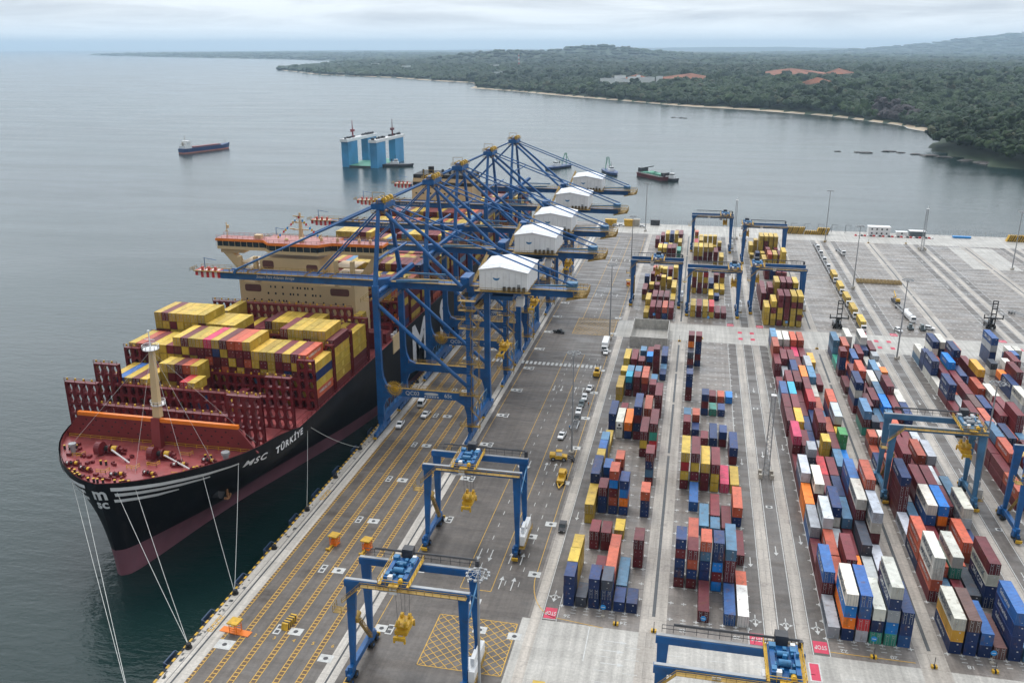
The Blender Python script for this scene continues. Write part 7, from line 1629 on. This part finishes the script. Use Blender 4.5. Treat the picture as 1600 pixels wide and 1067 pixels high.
# people
def person(loc, rz, top, legs, label):
    root = empty('person', loc, label, 'person', None, rz)
    pts = [(0,0,.95),(0,0,1.2),(0,0,1.42),(0,0,1.52),(0,-.01,1.66),(-.2,0,1.42),(-.26,0,1.15),(-.27,-.08,.9),(.2,0,1.42),(.26,.02,1.15),(.25,-.12,.92),(-.1,0,.9),(-.11,-.03,.5),(-.11,0,.08),(.1,0,.9),(.13,.06,.5),(.14,.12,.08),(-.11,-.16,.05),(.14,-.04,.05)]
    ed = [(0,1),(1,2),(2,3),(3,4),(2,5),(5,6),(6,7),(2,8),(8,9),(9,10),(0,11),(11,12),(12,13),(13,17),(0,14),(14,15),(15,16),(16,18)]
    rd = [.15,.16,.16,.06,.1,.07,.05,.035,.07,.05,.035,.1,.075,.05,.1,.075,.05,.04,.04]
    me = bpy.data.meshes.new('body'); me.from_pydata(pts, ed, []); o = bpy.data.objects.new('body', me); COL.objects.link(o); o.parent = root
    md = o.modifiers.new('skin', 'SKIN'); 
    for v, r_ in zip(me.skin_vertices[0].data, rd): v.radius = (r_, r_)
    me.skin_vertices[0].data[0].use_root = True; o.modifiers.new('sub', 'SUBSURF').levels = 1; me.materials.append(legs)
    mb = MB(); mb.tube((0, 0, .95), (0, 0, 1.45), .2, 10, r2=.21); mb.build('vest', top, root); mb = MB(); mb.dome((0, -.01, 1.68), .12, 10, 4); mb.build('helmet', M['white'], root)
person((-33.0, 290.0, .02), R(30), M['orange'], M['dark'], 'person in dark trousers and orange vest beside the grey car')
person((-36.6, 268.5, .02), R(-40), M['signblue'], M['dark'], 'person in dark clothes and blue vest beside the near white pickup')
# ================================================================ VESSELS IN THE BAY
def hullmesh(L, W, D, m, m2, name='hull', root=None, fl=.85, bow=.22):
    n_ = 14; top, wl = [], []
    def pr(t): return 1.0 if t > bow else (t/bow)**.6
    mb = MB()
    for mi, (za, zb_) in enumerate(((-1.5, D*.25), (D*.25, D))):
        vs = []
        for i in range(n_+1):
            t = i/n_; y = -L/2+L*t; w_ = W/2*pr(t)*(1 if t < .93 else 1-.25*(t-.93)/.07)
            for s in (-1, 1):
                for z in (za, zb_): k = fl+(1-fl)*max(0, z)/D; vs.append((s*w_*k, y-(.03*L*(z/D) if t == 0 else 0), z+(D*.25*(1-t/.2)**2 if (t < .2 and z == D) else 0)))
        f = []
        for i in range(n_):
            a = i*4; b = a+4; f += [(a, a+1, b+1, b), (a+2, b+2, b+3, a+3)]
            if mi: f += [(a+1, a+3, b+3, b+1)]
        f += [(n_*4, n_*4+1, n_*4+3, n_*4+2)]; mb.add(vs, f, mi)
    return mb.build(name, [m2, m], root)
M['hblue'] = mat('blue_hull_paint', (.012, .05, .16), .5); M['hred'] = mat('red_hull_paint', (.15, .03, .035), .6, .2, .2); M['hrust'] = mat('pale_red_bottom', (.42, .16, .13), .7, .2, .2)
v = empty('cargo_vessel', (-621, 1042, WZ), 'small cargo vessel with blue hull and stern wheelhouse at left', 'cargo ship'); v.rotation_euler[2] = R(162)
hullmesh(78, 13, 6.0, M['hblue'], M['hrust'], root=v)
mb = MB(); mb.box(-4.6, 4.6, -22, 22, 5.2, 7.4); mb.build('hold_coaming', M['hred'], v); mb = MB(); mb.box(-4, 4, -21, 21, 7.42, 7.5); mb.build('hold_cover', M['mred'], v)
mb = MB(); mb.box(-5.5, 5.5, 26, 36, 6, 9.5); mb.box(-5, 5, 27, 34, 9.5, 12.6); mb.box(-5.8, 5.8, 27.5, 32, 12.6, 15.2); wh = mb.build('wheelhouse', M['white'], v)
mb = MB(); mb.box(-5.2, 5.2, 27.4, 27.5, 13.5, 14.6); mb.box(-3.5, 3.5, 26.9, 27.0, 10.6, 11.6); mb.build('windows', M['glass'], wh)
mb = MB(); mb.tube((0, 31, 15), (0, 31, 22), .2, 6); mb.cb((0, 31, 18), 3, .3, .3); mb.tube((0, -33, 6), (0, -33, 12), .2, 6); mb.tube((0, 35, 9), (0, 35, 13.5), 1.1, 10); mb.build('mast', M['tan'], v)
# floating dock
fd = empty('floating_dock', (-363, 962, WZ), 'floating dock with four blue towers and white top walls', 'floating dock'); fd.rotation_euler[2] = R(-5); fd.scale = (.82, 1.1, .88)
mb = MB(); mb.box(-25.6, 25.6, -32.6, 32.6, -2, 2.0); mb.build('pontoon', M['dark'], fd); mb = MB(); mb.box(-25, 25, -32.2, 32.2, 2.0, 2.2); mb.build('pontoon_deck', M['green'], fd)
for sx_ in (-1, 1):
    for sy in (-1, 1): mb = MB(); mb.box(sx_*26-(10 if sx_ > 0 else 0), sx_*26+(0 if sx_ > 0 else 10), sy*33-(21 if sy > 0 else 0), sy*33+(0 if sy > 0 else 21), -2, 31); mb.build('tower', M['dock'], fd)
    mb = MB(); mb.box(sx_*26-(10.6 if sx_ > 0 else .6), sx_*26+(.6 if sx_ > 0 else 10.6), -35, 35, 31, 34.4); mb.build('wing_wall', M['white'], fd)
    mb = MB(); x = sx_*21; mb.rail((x-3, -35, 33.6), (x-3, 35, 33.6), 1.3, 3, .12); mb.rail((x+3, -35, 33.6), (x+3, 35, 33.6), 1.3, 3, .12)
    rn = random.Random(4+sx_)
    for k in range(26): mb.cb((x+rn.uniform(-2, 2), rn.choice([-1, 1])*rn.uniform(6, 34), 35.4), rn.uniform(1, 3), rn.uniform(1.2, 4), rn.uniform(1.5, 3.4))
    mb.build('deck_gear', M['dark'], fd)
    mb = MB(); yy = 14*sx_; mb.tube((x, yy, 33.6), (x, yy, 42), 1.0, 8); mb.cb((x, yy, 43), 3.6, 4.6, 3); mb.beam((x, yy, 44), (x+2, yy-3, 56), .9, .9, .4, .4); mb.beam((x-1.4, yy, 34), (x, yy, 39), .8, .8); mb.beam((x+1.4, yy, 34), (x, yy, 39), .8, .8); mb.build('dock_crane', mat('dock_crane_red', (.30, .06, .07), .5) if sx_ < 0 else M['hred'], fd)
def tug(loc, rz, label, L=26, hm=None, name='tug_boat', extra=None):
    t = empty(name, loc, label, 'boat', None, rz); hullmesh(L, L*.32, 2.6, hm or M['dark'], M['black'], root=t, bow=.35)
    mb = MB(); mb.box(-2.6, 2.6, -5, 4, 2.6, 5); mb.box(-2, 2, -4.2, 0, 5, 7.6); w_ = mb.build('wheelhouse', M['white'], t); mb = MB(); mb.box(-2.03, 2.03, -4.25, -.5, 6.1, 7.0); mb.build('windows', M['glass'], w_)
    mb = MB(); mb.tube((0, -1.5, 7.6), (0, -1.5, 12.5), .15, 6); mb.tube((-1.2, 2.4, 5), (-1.2, 2.4, 8), .5, 8); mb.tube((1.2, 2.4, 5), (1.2, 2.4, 8), .5, 8); mb.build('mast', M['dark'], t); return t
tug((-333, 945, WZ), R(100), 'white and dark tug boat at the right end of the floating dock', 42)
# dredger barge
d = empty('dredging_barge', (-44, 910, WZ), 'red hulled barge with green deck houses right of the cranes', 'barge'); d.rotation_euler[2] = R(38)
hullmesh(48, 13, 3.4, M['hred'], M['hred'], root=d, bow=.05)
mb = MB(); mb.box(-5, 5, -18, -8, 3.4, 6); mb.box(-4, 4, -4, 4, 3.4, 5.6); mb.box(-5, 3, 8, 17, 3.4, 5); mb.prism([(-4, 5.6), (4, 5.6), (0, 7)], -2, 4); mb.build('deck_house', M['green'], d)
mb = MB(); mb.box(-3.5, 3.5, -22, -17, 3.4, 7.5); mb.box(-5, 4, 16, 21, 3.4, 8.5); mb.beam((0, 18, 8), (4, 6, 11), .8, .8); mb.build('winch_house', M['dark'], d)
mb = MB(); mb.rail((-6, -23, 3.4), (-6, 23, 3.4), 1.1, 3, .1); mb.rail((6, -23, 3.4), (6, 23, 3.4), 1.1, 3, .1); mb.build('deck_rail', M['white'], d)
tug((-27, 893, WZ), R(70), 'small dark work boat alongside the red barge', 18, M['dark'], 'work_boat')
for loc, lb, rz in (((-90, 935, WZ), 'dark dredger with a green gantry behind the farthest machinery house', 20), ((-152, 965, WZ), 'dark dredger seen between the stays of the farthest crane', -30)):
    t = tug(loc, R(rz), lb, 40, M['hblue'], 'dredger')
    mb = MB()
    for x in (-3, 3): mb.beam((x, 12, 2.6), (x*.4, 15, 15), .6, .6)
    mb.beam((-1.4, 15, 15), (1.4, 15, 15), .6, .6); mb.beam((0, 15, 15), (0, 4, 4), .4, .4); mb.beam((0, 15, 14), (0, 24, 3), .4, .4); mb.build('dredge_gantry', M['green'], t)
# rocks off the beach
for i, (x, y, s) in enumerate(((275, 1172, 6), (262, 1185, 4), (248, 1200, 3.5), (236, 1212, 5), (204, 1190, 5), (196, 1195, 3), (172, 1200, 2.5), (306, 1128, 6), (325, 1100, 7), (-38, 1730, 4), (-52, 1738, 3.5), (-30, 1722, 2.5), (290, 1160, 5), (318, 1112, 5))):
    bm = bmesh.new(); bmesh.ops.create_icosphere(bm, subdivisions=2, radius=1); r_ = random.Random(i)
    for v_ in bm.verts: k = r_.uniform(.75, 1.25); v_.co = Vector((v_.co.x*s*1.7*k, v_.co.y*s*k, v_.co.z*s*.32*k))
    me = bpy.data.meshes.new('rock'); bm.to_mesh(me); bm.free(); me.materials.append(M['rock']); o = link_mesh('rock', me, None, (x, y, WZ+.2)); T_(o, 'dark rock %s in the scatter off the %s' % (ORD[i+1], 'tree covered point' if y < 1500 else 'long beach'), 'rock', 'rocks awash near the shore')
# buildings beyond the beach
rn = random.Random(6)
def zg(x, y): return float(hgt(np.array([float(x)]), np.array([float(y)]))[0])-1
for i, (x, y, sx, sy, h) in enumerate(((-262, 2915, 34, 16, 13), (-225, 2920, 26, 18, 9), (-200, 2895, 30, 14, 8), (-170, 2900, 34, 16, 9), (-138, 2905, 20, 14, 12), (-285, 2890, 24, 12, 6), (-245, 2880, 30, 10, 5), (-310, 2900, 26, 12, 5), (-205, 2925, 12, 12, 14))):
    root = empty('factory_building', (x, y, zg(x, y)+14), '%s pale factory building from the left beyond the beach' % ORD[1+sorted([-262,-225,-200,-170,-138,-285,-245,-310,-205]).index(x)], 'building', 'pale buildings beyond the beach')
    mb = MB(); mb.box(-sx/2, sx/2, -sy/2, sy/2, -14, h); mb.build('wall', M['white'], root); mb = MB(); mb.prism([(-sx/2-.5, h), (sx/2+.5, h), (0, h+2)], -sy/2, sy/2); mb.build('roof', M['steel'], root)
for i, (x, y, lb) in enumerate(((-1000, 4350, 'small white building in the forest behind the left point'), (-830, 3700, 'white house near the shore in the middle of the forest'), (-1500, 4500, 'long white roof among trees near the headland'), (-1850, 5000, 'small pale house high on the headland'))):
    root = empty('forest_house', (x, y, zg(x, y)+14), lb, 'building'); mb = MB(); mb.box(-22, 22, -6, 6, -14, 6); mb.build('wall', M['white'], root); mb = MB(); mb.prism([(-23, 6), (23, 6), (0, 9)], -7, 7); mb.build('roof', M['steel'], root)
# radio mast on the ridge
rt = empty('radio_tower', (-900, 4450, zg(-900, 4450)), 'thin red and white radio tower rising above the forest', 'tower'); mb = MB()
for k in range(8):
    for a, b in ((-1, -1), (1, -1), (1, 1), (-1, 1)): mb.tube((a*3*(1-k/9), b*3*(1-k/9), k*9), (a*3*(1-(k+1)/9), b*3*(1-(k+1)/9), k*9+9), .7, 4, mi=k % 2)
mb.build('lattice', [M['red'], M['white']], rt)

# ================================================================ HAZE
hb_ = MB(); hb_.box(-43500, 43500, -43500, 43500, -10.0, 520.0); ho = hb_.build('haze', []) if False else None
me = bpy.data.meshes.new('haze'); bm = bmesh.new(); bmesh.ops.create_cube(bm, size=1.0)
for v_ in bm.verts: v_.co = Vector((v_.co.x*87000, v_.co.y*87000, -10.0 if v_.co.z < 0 else 400.0))
bm.to_mesh(me); bm.free(); hz_o = bpy.data.objects.new('haze', me); COL.objects.link(hz_o)
hm = bpy.data.materials.new('haze_air'); hm.use_nodes = True; t = hm.node_tree; t.nodes.clear(); oo = t.nodes.new('ShaderNodeOutputMaterial'); pv = t.nodes.new('ShaderNodeVolumePrincipled')
pv.inputs['Color'].default_value = (0.62, 0.82, 1.0, 1); pv.inputs['Density'].default_value = 0.000062; pv.inputs['Anisotropy'].default_value = 0.45
t.links.new(pv.outputs[0], oo.inputs['Volume']); me.materials.append(hm); T_(hz_o, kind='stuff')
